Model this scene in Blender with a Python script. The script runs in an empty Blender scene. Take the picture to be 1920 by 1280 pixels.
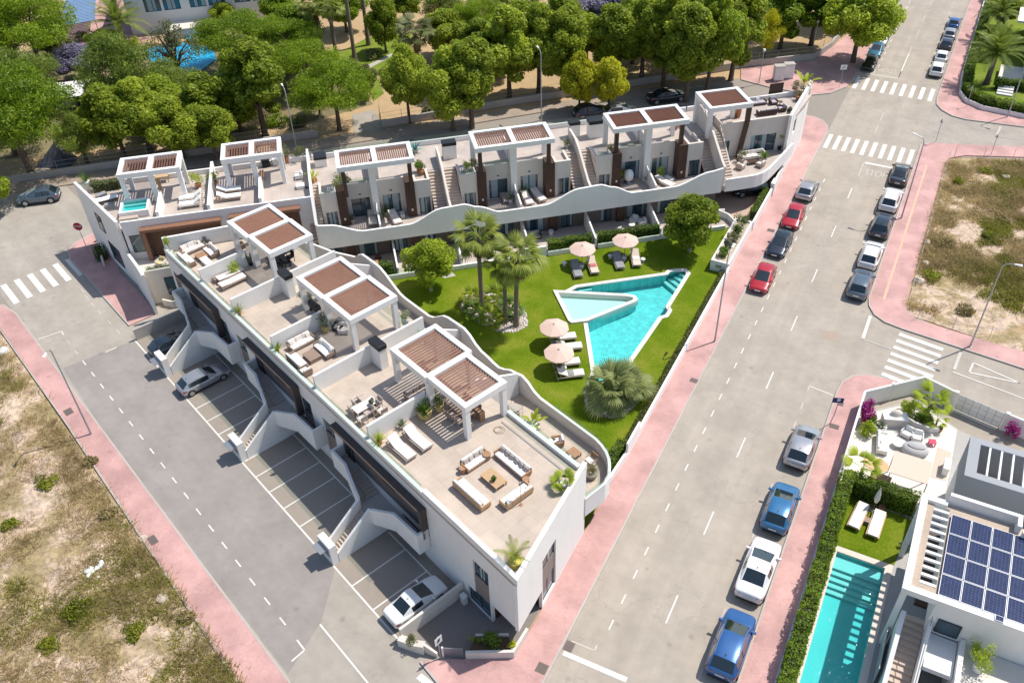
import bpy, math, random
import numpy as np
from mathutils import Vector, Matrix

SC = bpy.context.scene
COL = SC.collection
R = math.radians
random.seed(7)
rng = np.random.default_rng(11)

# ------------------------------------------------------------------ camera, sky, sun, exposure
CAM_POS = np.array([7.56, 0.0, 55.0])
FOC, PITCH, ROLL, YAW = 1659.53, R(40.284), R(-2.0914), R(28.633)


def _rz(v):
    c, s = math.cos(YAW), math.sin(YAW)
    return np.array([c * v[0] - s * v[1], s * v[0] + c * v[1], v[2]])


_F = _rz(np.array([0, math.cos(PITCH), -math.sin(PITCH)]))
_u = _rz(np.array([0, math.sin(PITCH), math.cos(PITCH)]))
_r = _rz(np.array([1.0, 0, 0]))
_R = math.cos(ROLL) * _r + math.sin(ROLL) * _u
_U = -math.sin(ROLL) * _r + math.cos(ROLL) * _u


def at(px, py, z=0.0):
    """Point of the level plane at height z that the survey photograph shows at (px, py)."""
    d = _F * FOC + _R * (px - 960) - _U * (py - 640)
    p = CAM_POS + d * ((z - CAM_POS[2]) / d[2])
    return (float(p[0]), float(p[1]), float(z))


cam = bpy.data.cameras.new('camera')
cam.sensor_width = 36.0
cam.lens = FOC / 1920 * 36.0
cam.clip_start, cam.clip_end = 0.5, 3000
camo = bpy.data.objects.new('camera', cam)
COL.objects.link(camo)
m = Matrix.Identity(4)
for i in range(3):
    m[i][0], m[i][1], m[i][2], m[i][3] = _R[i], _U[i], -_F[i], CAM_POS[i]
camo.matrix_world = m
SC.camera = camo

SUN_EL, SUN_AZ = R(60.0), math.atan2(0.397, 0.308)      # azimuth from +X, counter-clockwise
W = bpy.data.worlds.new('World')
SC.world = W
W.use_nodes = True
nt = W.node_tree
sky = nt.nodes.new('ShaderNodeTexSky')
sky.sky_type = 'NISHITA'
sky.sun_disc = False
sky.sun_elevation = SUN_EL
sky.sun_rotation = math.pi / 2 - SUN_AZ
sky.air_density, sky.dust_density, sky.ozone_density = 1.0, 1.0, 1.0
bg = nt.nodes['Background']
bg.inputs['Strength'].default_value = 0.15
nt.links.new(sky.outputs[0], bg.inputs['Color'])
sun = bpy.data.lights.new('sun', 'SUN')
sun.energy, sun.angle, sun.color = 4.75, R(0.53), (1.0, 0.955, 0.89)
suno = bpy.data.objects.new('sun', sun)
COL.objects.link(suno)
sd = Vector((math.cos(SUN_EL) * math.cos(SUN_AZ), math.cos(SUN_EL) * math.sin(SUN_AZ), math.sin(SUN_EL)))
suno.rotation_euler = sd.to_track_quat('Z', 'Y').to_euler()
suno.location = sd * 200
SC.view_settings.view_transform = 'Standard'
SC.view_settings.look = 'None'
SC.view_settings.exposure = 0.08
SC.view_settings.gamma = 1.0
SC.view_settings.use_curve_mapping = False
SC.render.engine = 'CYCLES'
SC.cycles.use_denoising = True
SC.cycles.max_bounces = 6
SC.cycles.transparent_max_bounces = 12

# ------------------------------------------------------------------ frames
_aL = R(158.795)
UL, NL = (math.cos(_aL), math.sin(_aL)), (math.sin(_aL), -math.cos(_aL))
_aB = R(39.75)
UB, VB = (math.cos(_aB), math.sin(_aB)), (-math.sin(_aB), math.cos(_aB))


def fL(a, n, z=0.0):        # front building: a runs along the parking street, n towards the garden
    return (a * UL[0] + n * NL[0], a * UL[1] + n * NL[1], z)


def fB(u, v, z=0.0):        # rear building: u runs along it, v away from the garden
    return (u * UB[0] + v * VB[0], u * UB[1] + v * VB[1], z)


def fW(x, y, z=0.0):
    return (x, y, z)


HL, HB = _aL, _aB           # headings of the two buildings

# ------------------------------------------------------------------ mesh builder


class MB:
    def __init__(s):
        s.v, s.f = [], []

    def add(s, vs, fs):
        o = len(s.v)
        s.v += [tuple(p) for p in vs]
        s.f += [tuple(i + o for i in f) for f in fs]
        return s

    def poly(s, pts):
        return s.add(pts, [tuple(range(len(pts)))])

    def box(s, fr, a0, a1, b0, b1, z0, z1):
        p = [fr(a0, b0, z0), fr(a1, b0, z0), fr(a1, b1, z0), fr(a0, b1, z0), fr(a0, b0, z1), fr(a1, b0, z1), fr(a1, b1, z1), fr(a0, b1, z1)]
        return s.add(p, [(0, 3, 2, 1), (4, 5, 6, 7), (0, 1, 5, 4), (1, 2, 6, 5), (2, 3, 7, 6), (3, 0, 4, 7)])

    def bx(s, cx, cy, cz, sx, sy, sz):
        return s.box(fW, cx - sx / 2, cx + sx / 2, cy - sy / 2, cy + sy / 2, cz - sz / 2, cz + sz / 2)

    def prism(s, pts, z0, z1):
        n = len(pts)
        ar = sum(pts[i][0] * pts[(i + 1) % n][1] - pts[(i + 1) % n][0] * pts[i][1] for i in range(n))
        if ar < 0:
            pts = pts[::-1]
        zz0 = z0 if hasattr(z0, '__len__') else [z0] * n
        zz1 = z1 if hasattr(z1, '__len__') else [z1] * n
        vs = [(p[0], p[1], zz0[i]) for i, p in enumerate(pts)] + [(p[0], p[1], zz1[i]) for i, p in enumerate(pts)]
        fs = [tuple(range(n))[::-1], tuple(range(n, 2 * n))] + [(i, (i + 1) % n, n + (i + 1) % n, n + i) for i in range(n)]
        return s.add(vs, fs)

    def wall(s, path, t, z0, z1, closed=False, side=0.0):
        """Thick wall along a level path; z0, z1 numbers or one per point; side -1..1 shifts it off the path."""
        n = len(path)
        P = [Vector((p[0], p[1])) for p in path]
        zz0 = z0 if hasattr(z0, '__len__') else [z0] * n
        zz1 = z1 if hasattr(z1, '__len__') else [z1] * n
        vs = []
        for i in range(n):
            if closed:
                d1, d2 = (P[i] - P[i - 1]).normalized(), (P[(i + 1) % n] - P[i]).normalized()
            else:
                d1 = (P[i] - P[i - 1]).normalized() if i else (P[1] - P[0]).normalized()
                d2 = (P[i + 1] - P[i]).normalized() if i < n - 1 else d1
            nn = (Vector((-d1.y, d1.x)) + Vector((-d2.y, d2.x)))
            nn = nn.normalized() if nn.length > 1e-6 else Vector((-d1.y, d1.x))
            k = 1.0 / max(0.5, nn.dot(Vector((-d1.y, d1.x))))
            a = P[i] + nn * t * k * (0.5 + side * 0.5)
            b = P[i] - nn * t * k * (0.5 - side * 0.5)
            vs += [(a.x, a.y, zz0[i]), (b.x, b.y, zz0[i]), (b.x, b.y, zz1[i]), (a.x, a.y, zz1[i])]
        fs = []
        m = n if closed else n - 1
        for i in range(m):
            j = (i + 1) % n
            for k in range(4):
                fs.append((i * 4 + k, i * 4 + (k + 1) % 4, j * 4 + (k + 1) % 4, j * 4 + k))
        if not closed:
            fs += [(3, 2, 1, 0), tuple((n - 1) * 4 + k for k in range(4))]
        return s.add(vs, fs)

    def tube(s, path, rad, seg=8, cap=True):
        n = len(path)
        P = [Vector(p) for p in path]
        rr = rad if hasattr(rad, '__len__') else [rad] * n
        vs = []
        ref = Vector((0.31, 0.87, 0.21)).normalized()
        for i in range(n):
            d = (P[min(i + 1, n - 1)] - P[max(i - 1, 0)])
            d = d.normalized() if d.length > 1e-9 else Vector((0, 0, 1))
            x = d.cross(ref)
            x = x.normalized() if x.length > 1e-4 else Vector((1, 0, 0))
            y = d.cross(x)
            for k in range(seg):
                t = 2 * math.pi * k / seg
                vs.append(P[i] + (x * math.cos(t) + y * math.sin(t)) * rr[i])
        fs = []
        for i in range(n - 1):
            for k in range(seg):
                k2 = (k + 1) % seg
                fs.append((i * seg + k, (i + 1) * seg + k, (i + 1) * seg + k2, i * seg + k2))
        if cap:
            fs += [tuple(range(seg)), tuple(range((n - 1) * seg, n * seg))[::-1]]
        return s.add(vs, fs)

    def lathe(s, c, prof, seg=14, sx=1.0, sy=1.0, cap=True, off=0.0):
        vs, n = [], len(prof)
        for r_, z_ in prof:
            for k in range(seg):
                t = 2 * math.pi * k / seg + off
                vs.append((c[0] + r_ * sx * math.cos(t), c[1] + r_ * sy * math.sin(t), c[2] + z_))
        fs = []
        for i in range(n - 1):
            for k in range(seg):
                k2 = (k + 1) % seg
                fs.append((i * seg + k, i * seg + k2, (i + 1) * seg + k2, (i + 1) * seg + k))
        if cap:
            fs += [tuple(range(seg))[::-1], tuple(range((n - 1) * seg, n * seg))]
        return s.add(vs, fs)

    def weld(s):
        key, idx, V = {}, [], []
        for p in s.v:
            k = tuple(round(c, 4) for c in p)
            if k not in key:
                key[k] = len(V)
                V.append(p)
            idx.append(key[k])
        s.v, s.f = V, [g for g in (tuple(dict.fromkeys(idx[i] for i in f)) for f in s.f) if len(g) > 2]
        return s

    def mesh(s, name, smooth=False, ang=40):
        me = bpy.data.meshes.new(name)
        me.from_pydata(s.v, [], s.f)
        if smooth:
            me.polygons.foreach_set('use_smooth', [True] * len(me.polygons))
            me.set_sharp_from_angle(angle=R(ang))
        me.update()
        return me

    def build(s, name, mat, parent=None, smooth=False, ang=40, bevel=0.0, **tags):
        me = s.mesh(name, smooth, ang)
        me.materials.append(mat)
        o = link(name, me, parent)
        if bevel:
            b = o.modifiers.new('bevel', 'BEVEL')
            b.width, b.segments, b.limit_method, b.angle_limit = bevel, 2, 'ANGLE', R(40)
        return tag(o, **tags)


def link(name, me, parent=None):
    o = bpy.data.objects.new(name, me)
    COL.objects.link(o)
    if parent is not None:
        o.parent = parent
        off = WOFF.get(parent.name)
        if off is not None:                      # mesh is in world coordinates, parent is not
            o.matrix_parent_inverse = Matrix.Translation(-Vector(off))
    return o


WOFF = {}


def tag(o, label=None, cat=None, group=None, kind=None):
    if label: o['label'] = label
    if cat: o['category'] = cat
    if group: o['group'] = group
    if kind: o['kind'] = kind
    return o


def thing(name, label, cat, loc=(0, 0, 0), rz=0.0, group=None, world=False):
    """An Empty at the thing's base. world=True: its parts are given in world coordinates."""
    o = bpy.data.objects.new(name, None)
    o.empty_display_size = 0.2
    COL.objects.link(o)
    o.location = loc
    o.rotation_euler = (0, 0, rz)
    if world:
        WOFF[o.name] = tuple(loc)
    return tag(o, label, cat, group)


def sub(o):
    """Let world-coordinate sub-parts hang on a world-coordinate part."""
    off, p = Vector((0, 0, 0)), o
    WOFF[o.name] = (0, 0, 0)
    return o


def dup(src, loc, rz=0.0, label=None, scale=None, group=None):
    r = src.copy()
    COL.objects.link(r)
    r.location = loc
    r.rotation_euler = (0, 0, rz)
    if scale is not None:
        r.scale = scale if hasattr(scale, '__len__') else (scale,) * 3
    if label: r['label'] = label
    if group: r['group'] = group
    for ch in src.children:
        c = ch.copy()
        COL.objects.link(c)
        c.parent = r
        for g in ch.children:
            d = g.copy()
            COL.objects.link(d)
            d.parent = c
    return r


class Proto:
    """First call places the prototype itself, later calls copy it."""

    def __init__(s, root):
        s.root, s.used = root, False

    def place(s, loc, rz=0.0, label=None, scale=None, group=None, mats=None):
        if not s.used:
            s.used = True
            o = s.root
            o.location = loc
            o.rotation_euler = (0, 0, rz)
            if scale is not None:
                o.scale = scale if hasattr(scale, '__len__') else (scale,) * 3
            if label: o['label'] = label
            if group: o['group'] = group
        else:
            o = dup(s.root, loc, rz, label, scale, group)
        return o


def struct(name, mb, mat, **k):
    return mb.build(name, mat, kind='structure', **k)


# ------------------------------------------------------------------ materials
MATS = {}


def nodes(name):
    m = bpy.data.materials.new(name)
    m.use_nodes = True
    return m, m.node_tree, m.node_tree.nodes['Principled BSDF']


def mat(name, col, rough=0.7, var=0.12, scale=3.0, bump=0.0, bscale=30.0, metal=0.0, spec=0.3, coat=0.0, col2=None, patch=0.25, island=0.0):
    if name in MATS:
        return MATS[name]
    m, t, b = nodes(name)
    N, Lk = t.nodes, t.links
    geo = N.new('ShaderNodeNewGeometry')
    n1 = N.new('ShaderNodeTexNoise')
    n1.inputs['Scale'].default_value = scale
    n1.inputs['Detail'].default_value = 6
    n1.inputs['Roughness'].default_value = 0.65
    Lk.new(geo.outputs['Position'], n1.inputs['Vector'])
    n2 = N.new('ShaderNodeTexNoise')
    n2.inputs['Scale'].default_value = patch
    n2.inputs['Detail'].default_value = 4
    Lk.new(geo.outputs['Position'], n2.inputs['Vector'])
    r = N.new('ShaderNodeValToRGB')
    c2 = col2 or tuple(min(1, c * (1 + var)) for c in col)
    c1 = tuple(c * (1 - var) for c in col)
    r.color_ramp.elements[0].position, r.color_ramp.elements[1].position = 0.3, 0.7
    r.color_ramp.elements[0].color, r.color_ramp.elements[1].color = (*c1, 1), (*c2, 1)
    mx = N.new('ShaderNodeMath')
    mx.operation = 'MULTIPLY_ADD'
    mx.inputs[1].default_value = 0.55
    Lk.new(n1.outputs['Fac'], mx.inputs[0])
    m2 = N.new('ShaderNodeMath')
    m2.operation = 'MULTIPLY'
    m2.inputs[1].default_value = 0.45
    Lk.new(n2.outputs['Fac'], m2.inputs[0])
    Lk.new(m2.outputs[0], mx.inputs[2])
    fac = mx.outputs[0]
    if island:
        ad = N.new('ShaderNodeMath')
        ad.operation = 'MULTIPLY_ADD'
        ad.inputs[1].default_value = island
        Lk.new(geo.outputs['Random Per Island'], ad.inputs[0])
        s2 = N.new('ShaderNodeMath')
        s2.operation = 'SUBTRACT'
        s2.inputs[1].default_value = island / 2
        Lk.new(fac, s2.inputs[0])
        Lk.new(s2.outputs[0], ad.inputs[2])
        fac = ad.outputs[0]
    Lk.new(fac, r.inputs[0])
    Lk.new(r.outputs[0], b.inputs['Base Color'])
    b.inputs['Roughness'].default_value = rough
    b.inputs['Metallic'].default_value = metal
    b.inputs['Specular IOR Level'].default_value = spec
    if coat:
        b.inputs['Coat Weight'].default_value = coat
        b.inputs['Coat Roughness'].default_value = 0.03
    if bump:
        n3 = N.new('ShaderNodeTexNoise')
        n3.inputs['Scale'].default_value = bscale
        n3.inputs['Detail'].default_value = 4
        Lk.new(geo.outputs['Position'], n3.inputs['Vector'])
        bp = N.new('ShaderNodeBump')
        bp.inputs['Strength'].default_value = bump
        bp.inputs['Distance'].default_value = 0.03
        Lk.new(n3.outputs['Fac'], bp.inputs['Height'])
        Lk.new(bp.outputs[0], b.inputs['Normal'])
    MATS[name] = m
    return m


def worn(m, ang=0.0, streak=.10, spots=.35, cracks=.25):
    """Wear on a street: tyre lanes along the heading, oil spots, hairline cracks."""
    t = m.node_tree
    N, Lk = t.nodes, t.links
    b = N['Principled BSDF']
    src = b.inputs['Base Color'].links[0].from_socket
    geo = N.new('ShaderNodeNewGeometry')
    mp = N.new('ShaderNodeMapping')
    mp.vector_type = 'POINT'
    mp.inputs['Rotation'].default_value = (0, 0, -ang)
    Lk.new(geo.outputs['Position'], mp.inputs['Vector'])

    def rng_(sock, a0, a1, b0, b1):
        r = N.new('ShaderNodeMapRange')
        for i, v in enumerate((a0, a1, b0, b1)):
            r.inputs[i + 1].default_value = v
        Lk.new(sock, r.inputs[0])
        return r.outputs[0]

    def mul(a, fac):
        x = N.new('ShaderNodeMix')
        x.data_type, x.blend_type = 'RGBA', 'MULTIPLY'
        x.inputs['Factor'].default_value = 1
        Lk.new(a, x.inputs['A']); Lk.new(fac, x.inputs['B'])
        return x.outputs['Result']
    sc = N.new('ShaderNodeMapping')
    sc.inputs['Scale'].default_value = (.03, .75, 1) 
    Lk.new(mp.outputs[0], sc.inputs['Vector'])
    n1 = N.new('ShaderNodeTexNoise'); n1.inputs['Scale'].default_value, n1.inputs['Detail'].default_value = 1.0, 5
    Lk.new(sc.outputs[0], n1.inputs['Vector'])
    o = mul(src, rng_(n1.outputs['Fac'], .3, .7, 1 - streak, 1 + streak * .6))
    n2 = N.new('ShaderNodeTexNoise'); n2.inputs['Scale'].default_value, n2.inputs['Detail'].default_value = .35, 8
    Lk.new(geo.outputs['Position'], n2.inputs['Vector'])
    o = mul(o, rng_(n2.outputs['Fac'], .35, .7, .9, 1.06))
    if spots:
        v = N.new('ShaderNodeTexVoronoi'); v.inputs['Scale'].default_value = .45
        Lk.new(geo.outputs['Position'], v.inputs['Vector'])
        n3 = N.new('ShaderNodeTexNoise'); n3.inputs['Scale'].default_value = 6
        Lk.new(geo.outputs['Position'], n3.inputs['Vector'])
        ad = N.new('ShaderNodeMath'); ad.operation = 'MULTIPLY_ADD'; ad.inputs[1].default_value = .16
        Lk.new(n3.outputs['Fac'], ad.inputs[0]); Lk.new(v.outputs['Distance'], ad.inputs[2])
        o = mul(o, rng_(ad.outputs[0], .12, .2, 1 - spots, 1.0))
    if cracks:
        v = N.new('ShaderNodeTexVoronoi'); v.feature = 'DISTANCE_TO_EDGE'; v.inputs['Scale'].default_value = .13
        n4 = N.new('ShaderNodeTexNoise'); n4.inputs['Scale'].default_value, n4.inputs['Detail'].default_value = .6, 5
        Lk.new(geo.outputs['Position'], n4.inputs['Vector'])
        mx = N.new('ShaderNodeMix'); mx.data_type = 'VECTOR'; mx.inputs['Factor'].default_value = .5
        Lk.new(geo.outputs['Position'], mx.inputs['A'])
        av = N.new('ShaderNodeVectorMath'); av.operation = 'MULTIPLY_ADD'
        av.inputs[1].default_value = (5, 5, 0)
        Lk.new(n4.outputs['Color'], av.inputs[0]); Lk.new(geo.outputs['Position'], av.inputs[2])
        Lk.new(av.outputs[0], v.inputs['Vector'])
        o = mul(o, rng_(v.outputs['Distance'], .001, .008, 1 - cracks, 1.0))
    Lk.new(o, b.inputs['Base Color'])
    return m


def streaked(m, amt=.10):
    """Rain streaks on a rendered wall."""
    t = m.node_tree
    N, Lk = t.nodes, t.links
    b = N['Principled BSDF']
    src = b.inputs['Base Color'].links[0].from_socket
    geo = N.new('ShaderNodeNewGeometry')
    sc = N.new('ShaderNodeMapping'); sc.inputs['Scale'].default_value = (1.3, 1.3, .2)
    Lk.new(geo.outputs['Position'], sc.inputs['Vector'])
    n = N.new('ShaderNodeTexNoise'); n.inputs['Scale'].default_value, n.inputs['Detail'].default_value = 1.0, 6
    Lk.new(sc.outputs[0], n.inputs['Vector'])
    r = N.new('ShaderNodeMapRange')
    for i, v in enumerate((.42, .68, 1.0, 1 - amt)):
        r.inputs[i + 1].default_value = v
    Lk.new(n.outputs['Fac'], r.inputs[0])
    x = N.new('ShaderNodeMix'); x.data_type, x.blend_type = 'RGBA', 'MULTIPLY'; x.inputs['Factor'].default_value = 1
    Lk.new(src, x.inputs['A']); Lk.new(r.outputs[0], x.inputs['B']); Lk.new(x.outputs['Result'], b.inputs['Base Color'])
    return m


def tile_mat(name, col, grout, w, h, frame_ang=0.0, rough=0.6, var=0.1, mortar=0.012, patch=0.3, bump=0.15, offset=0.0):
    """Flat tiling: each tile a little different, fine joints."""
    m, t, b = nodes(name)
    N, Lk = t.nodes, t.links
    geo = N.new('ShaderNodeNewGeometry')
    mp = N.new('ShaderNodeMapping')
    mp.inputs['Rotation'].default_value = (0, 0, -frame_ang)
    Lk.new(geo.outputs['Position'], mp.inputs['Vector'])
    br = N.new('ShaderNodeTexBrick')
    br.offset = offset
    br.inputs['Scale'].default_value = 1.0
    br.inputs['Brick Width'].default_value, br.inputs['Row Height'].default_value = w, h
    br.inputs['Mortar Size'].default_value = mortar
    br.inputs['Mortar Smooth'].default_value = 0.3
    br.inputs['Color1'].default_value = (*[c * (1 - var) for c in col], 1)
    br.inputs['Color2'].default_value = (*[min(1, c * (1 + var)) for c in col], 1)
    br.inputs['Mortar'].default_value = (*grout, 1)
    Lk.new(mp.outputs[0], br.inputs['Vector'])
    n2 = N.new('ShaderNodeTexNoise')
    n2.inputs['Scale'].default_value = patch
    n2.inputs['Detail'].default_value = 7
    n2.inputs['Roughness'].default_value = 0.6
    Lk.new(geo.outputs['Position'], n2.inputs['Vector'])
    rp = N.new('ShaderNodeMapRange')
    rp.inputs['From Min'].default_value, rp.inputs['From Max'].default_value = 0.3, 0.7
    rp.inputs['To Min'].default_value, rp.inputs['To Max'].default_value = 0.84, 1.1
    Lk.new(n2.outputs['Fac'], rp.inputs['Value'])
    mu = N.new('ShaderNodeMix')
    mu.data_type, mu.blend_type = 'RGBA', 'MULTIPLY'
    mu.inputs['Factor'].default_value = 1.0
    Lk.new(br.outputs['Color'], mu.inputs['A'])
    Lk.new(rp.outputs[0], mu.inputs['B'])
    Lk.new(mu.outputs['Result'], b.inputs['Base Color'])
    b.inputs['Roughness'].default_value = rough
    bp = N.new('ShaderNodeBump')
    bp.inputs['Strength'].default_value = bump
    bp.inputs['Distance'].default_value = 0.01
    bp.invert = True
    Lk.new(br.outputs['Fac'], bp.inputs['Height'])
    Lk.new(bp.outputs[0], b.inputs['Normal'])
    MATS[name] = m
    return m


def leaf_mat(name, c1, c2, trans=0.35, c3=None, patch=0.5):
    m = bpy.data.materials.new(name)
    m.use_nodes = True
    t = m.node_tree
    N, Lk = t.nodes, t.links
    N.remove(N['Principled BSDF'])
    geo = N.new('ShaderNodeNewGeometry')
    oi = N.new('ShaderNodeObjectInfo')
    nz = N.new('ShaderNodeTexNoise')
    nz.inputs['Scale'].default_value = patch
    Lk.new(geo.outputs['Position'], nz.inputs['Vector'])
    a = N.new('ShaderNodeMath'); a.operation = 'MULTIPLY_ADD'; a.inputs[1].default_value = 0.45
    Lk.new(geo.outputs['Random Per Island'], a.inputs[0])
    b2 = N.new('ShaderNodeMath'); b2.operation = 'MULTIPLY_ADD'; b2.inputs[1].default_value = 0.35
    Lk.new(oi.outputs['Random'], b2.inputs[0])
    Lk.new(nz.outputs['Fac'], b2.inputs[2])
    s = N.new('ShaderNodeMath'); s.operation = 'SUBTRACT'; s.inputs[1].default_value = 0.4
    Lk.new(b2.outputs[0], s.inputs[0])
    Lk.new(s.outputs[0], a.inputs[2])
    r = N.new('ShaderNodeValToRGB')
    r.color_ramp.elements[0].position, r.color_ramp.elements[1].position = 0.1, 0.9
    r.color_ramp.elements[0].color, r.color_ramp.elements[1].color = (*c1, 1), (*c2, 1)
    if c3:
        e = r.color_ramp.elements.new(0.97)
        e.color = (*c3, 1)
    Lk.new(a.outputs[0], r.inputs[0])
    d = N.new('ShaderNodeBsdfPrincipled')
    d.inputs['Roughness'].default_value = 0.5
    d.inputs['Specular IOR Level'].default_value = 0.35
    Lk.new(r.outputs[0], d.inputs['Base Color'])
    tr = N.new('ShaderNodeBsdfTranslucent')
    Lk.new(r.outputs[0], tr.inputs['Color'])
    mx = N.new('ShaderNodeMixShader')
    mx.inputs[0].default_value = trans
    Lk.new(d.outputs[0], mx.inputs[1])
    Lk.new(tr.outputs[0], mx.inputs[2])
    Lk.new(mx.outputs[0], N['Material Output'].inputs['Surface'])
    MATS[name] = m
    return m


def glass_mat(name, tint, tr=0.75, rough=0.02):
    m = bpy.data.materials.new(name)
    m.use_nodes = True
    t = m.node_tree
    N, Lk = t.nodes, t.links
    N.remove(N['Principled BSDF'])
    lw = N.new('ShaderNodeLayerWeight')
    lw.inputs['Blend'].default_value = 0.5
    pw = N.new('ShaderNodeMath'); pw.operation = 'POWER'; pw.inputs[1].default_value = 4.0
    Lk.new(lw.outputs['Facing'], pw.inputs[0])
    f = N.new('ShaderNodeMath'); f.operation = 'MULTIPLY_ADD'; f.inputs[1].default_value, f.inputs[2].default_value = 0.6, 0.03
    Lk.new(pw.outputs[0], f.inputs[0])
    g = N.new('ShaderNodeBsdfGlossy')
    g.inputs['Roughness'].default_value = rough
    tp = N.new('ShaderNodeBsdfTransparent')
    tp.inputs['Color'].default_value = (*tint, 1)
    mx = N.new('ShaderNodeMixShader')
    Lk.new(f.outputs[0], mx.inputs[0])
    Lk.new(tp.outputs[0], mx.inputs[1])
    Lk.new(g.outputs[0], mx.inputs[2])
    Lk.new(mx.outputs[0], N['Material Output'].inputs['Surface'])
    MATS[name] = m
    return m


def water_mat(name, tint, wave=0.25, ws=2.2):
    m = bpy.data.materials.new(name)
    m.use_nodes = True
    t = m.node_tree
    N, Lk = t.nodes, t.links
    N.remove(N['Principled BSDF'])
    geo = N.new('ShaderNodeNewGeometry')
    nz = N.new('ShaderNodeTexNoise')
    nz.inputs['Scale'].default_value = ws
    nz.inputs['Detail'].default_value = 5
    nz.inputs['Distortion'].default_value = 1.2
    Lk.new(geo.outputs['Position'], nz.inputs['Vector'])
    bp = N.new('ShaderNodeBump')
    bp.inputs['Strength'].default_value = wave
    bp.inputs['Distance'].default_value = 0.1
    Lk.new(nz.outputs['Fac'], bp.inputs['Height'])
    f = N.new('ShaderNodeFresnel')
    f.inputs['IOR'].default_value = 1.33
    Lk.new(bp.outputs[0], f.inputs['Normal'])
    g = N.new('ShaderNodeBsdfGlossy')
    g.inputs['Roughness'].default_value = 0.06
    Lk.new(bp.outputs[0], g.inputs['Normal'])
    tp = N.new('ShaderNodeBsdfTransparent')
    tp.inputs['Color'].default_value = (*tint, 1)
    mx = N.new('ShaderNodeMixShader')
    Lk.new(f.outputs[0], mx.inputs[0])
    Lk.new(tp.outputs[0], mx.inputs[1])
    Lk.new(g.outputs[0], mx.inputs[2])
    Lk.new(mx.outputs[0], N['Material Output'].inputs['Surface'])
    MATS[name] = m
    return m


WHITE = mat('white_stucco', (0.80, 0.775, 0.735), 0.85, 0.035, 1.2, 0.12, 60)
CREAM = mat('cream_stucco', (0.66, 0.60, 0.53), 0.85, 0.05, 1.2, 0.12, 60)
streaked(WHITE, .035); streaked(CREAM, .07)
TERR = tile_mat('terrace_tile', (0.495, 0.41, 0.33), (0.40, 0.335, 0.28), 0.9, 0.9, HL, 0.6, 0.05, 0.012, 0.45)
TERRB = tile_mat('terrace_tile_rear', (0.47, 0.40, 0.345), (0.38, 0.32, 0.275), 0.9, 0.9, HB, 0.6, 0.05, 0.012, 0.45)
STEP = mat('stair_tile', (0.47, 0.39, 0.325), 0.7, 0.06, 3)
SLAT = mat('brown_slat', (0.215, 0.092, 0.052), 0.5, 0.18, 2.0, spec=0.4)
WOODD = mat('dark_wood', (0.075, 0.042, 0.030), 0.55, 0.3, 4.0)
CLAD = mat('wood_cladding', (0.135, 0.070, 0.042), 0.6, 0.25, 5.0)
CANOPY = mat('dark_bronze', (0.075, 0.06, 0.055), 0.45, 0.15, 2.0)
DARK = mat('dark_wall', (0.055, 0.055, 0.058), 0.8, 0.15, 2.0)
BLACK = mat('black_metal', (0.02, 0.021, 0.023), 0.4, 0.1)
GREYM = mat('grey_metal', (0.35, 0.36, 0.37), 0.4, 0.08, metal=0.6)
POLE = mat('galvanised_pole', (0.42, 0.43, 0.44), 0.45, 0.08, metal=0.4)
FRAME = mat('window_frame', (0.035, 0.037, 0.042), 0.4, 0.1)
GLASSW = mat('window_glass', (0.045, 0.082, 0.10), 0.04, 0.5, 0.9, spec=0.9, patch=1.3)  # teal base colour stands in for the sky reflected in the panes
CURT = mat('curtain', (0.34, 0.42, 0.44), 0.35, 0.12, 8)
RAILG = glass_mat('rail_glass', (0.86, 0.93, 0.90))
CURTAIN_SHEER = glass_mat('sheer_curtain', (0.72, 0.72, 0.74), rough=0.6)
CUSH = mat('cushion_fabric', (0.74, 0.68, 0.61), 0.9, 0.05, 6)
CUSH2 = mat('taupe_fabric', (0.46, 0.39, 0.34), 0.9, 0.08, 6)
CUSHW = mat('white_fabric', (0.80, 0.78, 0.74), 0.9, 0.04, 6)
TEAK = mat('teak', (0.36, 0.205, 0.115), 0.6, 0.2, 5)
TEAKL = mat('light_teak', (0.50, 0.33, 0.185), 0.6, 0.15, 5)
WICK = mat('wicker', (0.30, 0.22, 0.17), 0.8, 0.25, 14)
PINKC = mat('parasol_cloth', (0.64, 0.465, 0.385), 0.85, 0.05, 3)
TERRA = mat('terracotta', (0.42, 0.19, 0.10), 0.8, 0.15, 5)
POTW = mat('white_pot', (0.72, 0.70, 0.66), 0.6, 0.06, 5)
POTY = mat('straw_pot', (0.50, 0.40, 0.17), 0.75, 0.18, 9)
POTG = mat('stone_pot', (0.42, 0.38, 0.33), 0.8, 0.12, 6)
SOIL = mat('soil', (0.10, 0.065, 0.04), 0.95, 0.3, 8)
BARK = mat('bark', (0.13, 0.095, 0.07), 0.9, 0.35, 6, 0.6, 12)
PBARK = mat('palm_bark', (0.20, 0.155, 0.115), 0.9, 0.35, 7, 0.8, 14)
PALEBARK = mat('pale_bark', (0.38, 0.34, 0.29), 0.9, 0.2, 4)
L_BROAD = leaf_mat('broad_leaves', (0.14, 0.21, 0.011), (0.56, 0.64, 0.07), 0.6)
L_LIGHT = leaf_mat('light_leaves', (0.19, 0.28, 0.014), (0.55, 0.64, 0.06), 0.55)
L_PINE = leaf_mat('pine_needles', (0.07, 0.14, 0.005), (0.34, 0.46, 0.02), 0.48)
L_YELL = leaf_mat('yellow_leaves', (0.34, 0.36, 0.012), (0.70, 0.68, 0.04), 0.5)
L_FEATH = leaf_mat('feathery_leaves', (0.12, 0.18, 0.024), (0.36, 0.44, 0.07), 0.48)
L_OLIVE = leaf_mat('olive_leaves', (0.10, 0.115, 0.04), (0.26, 0.28, 0.10), 0.38)
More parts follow.
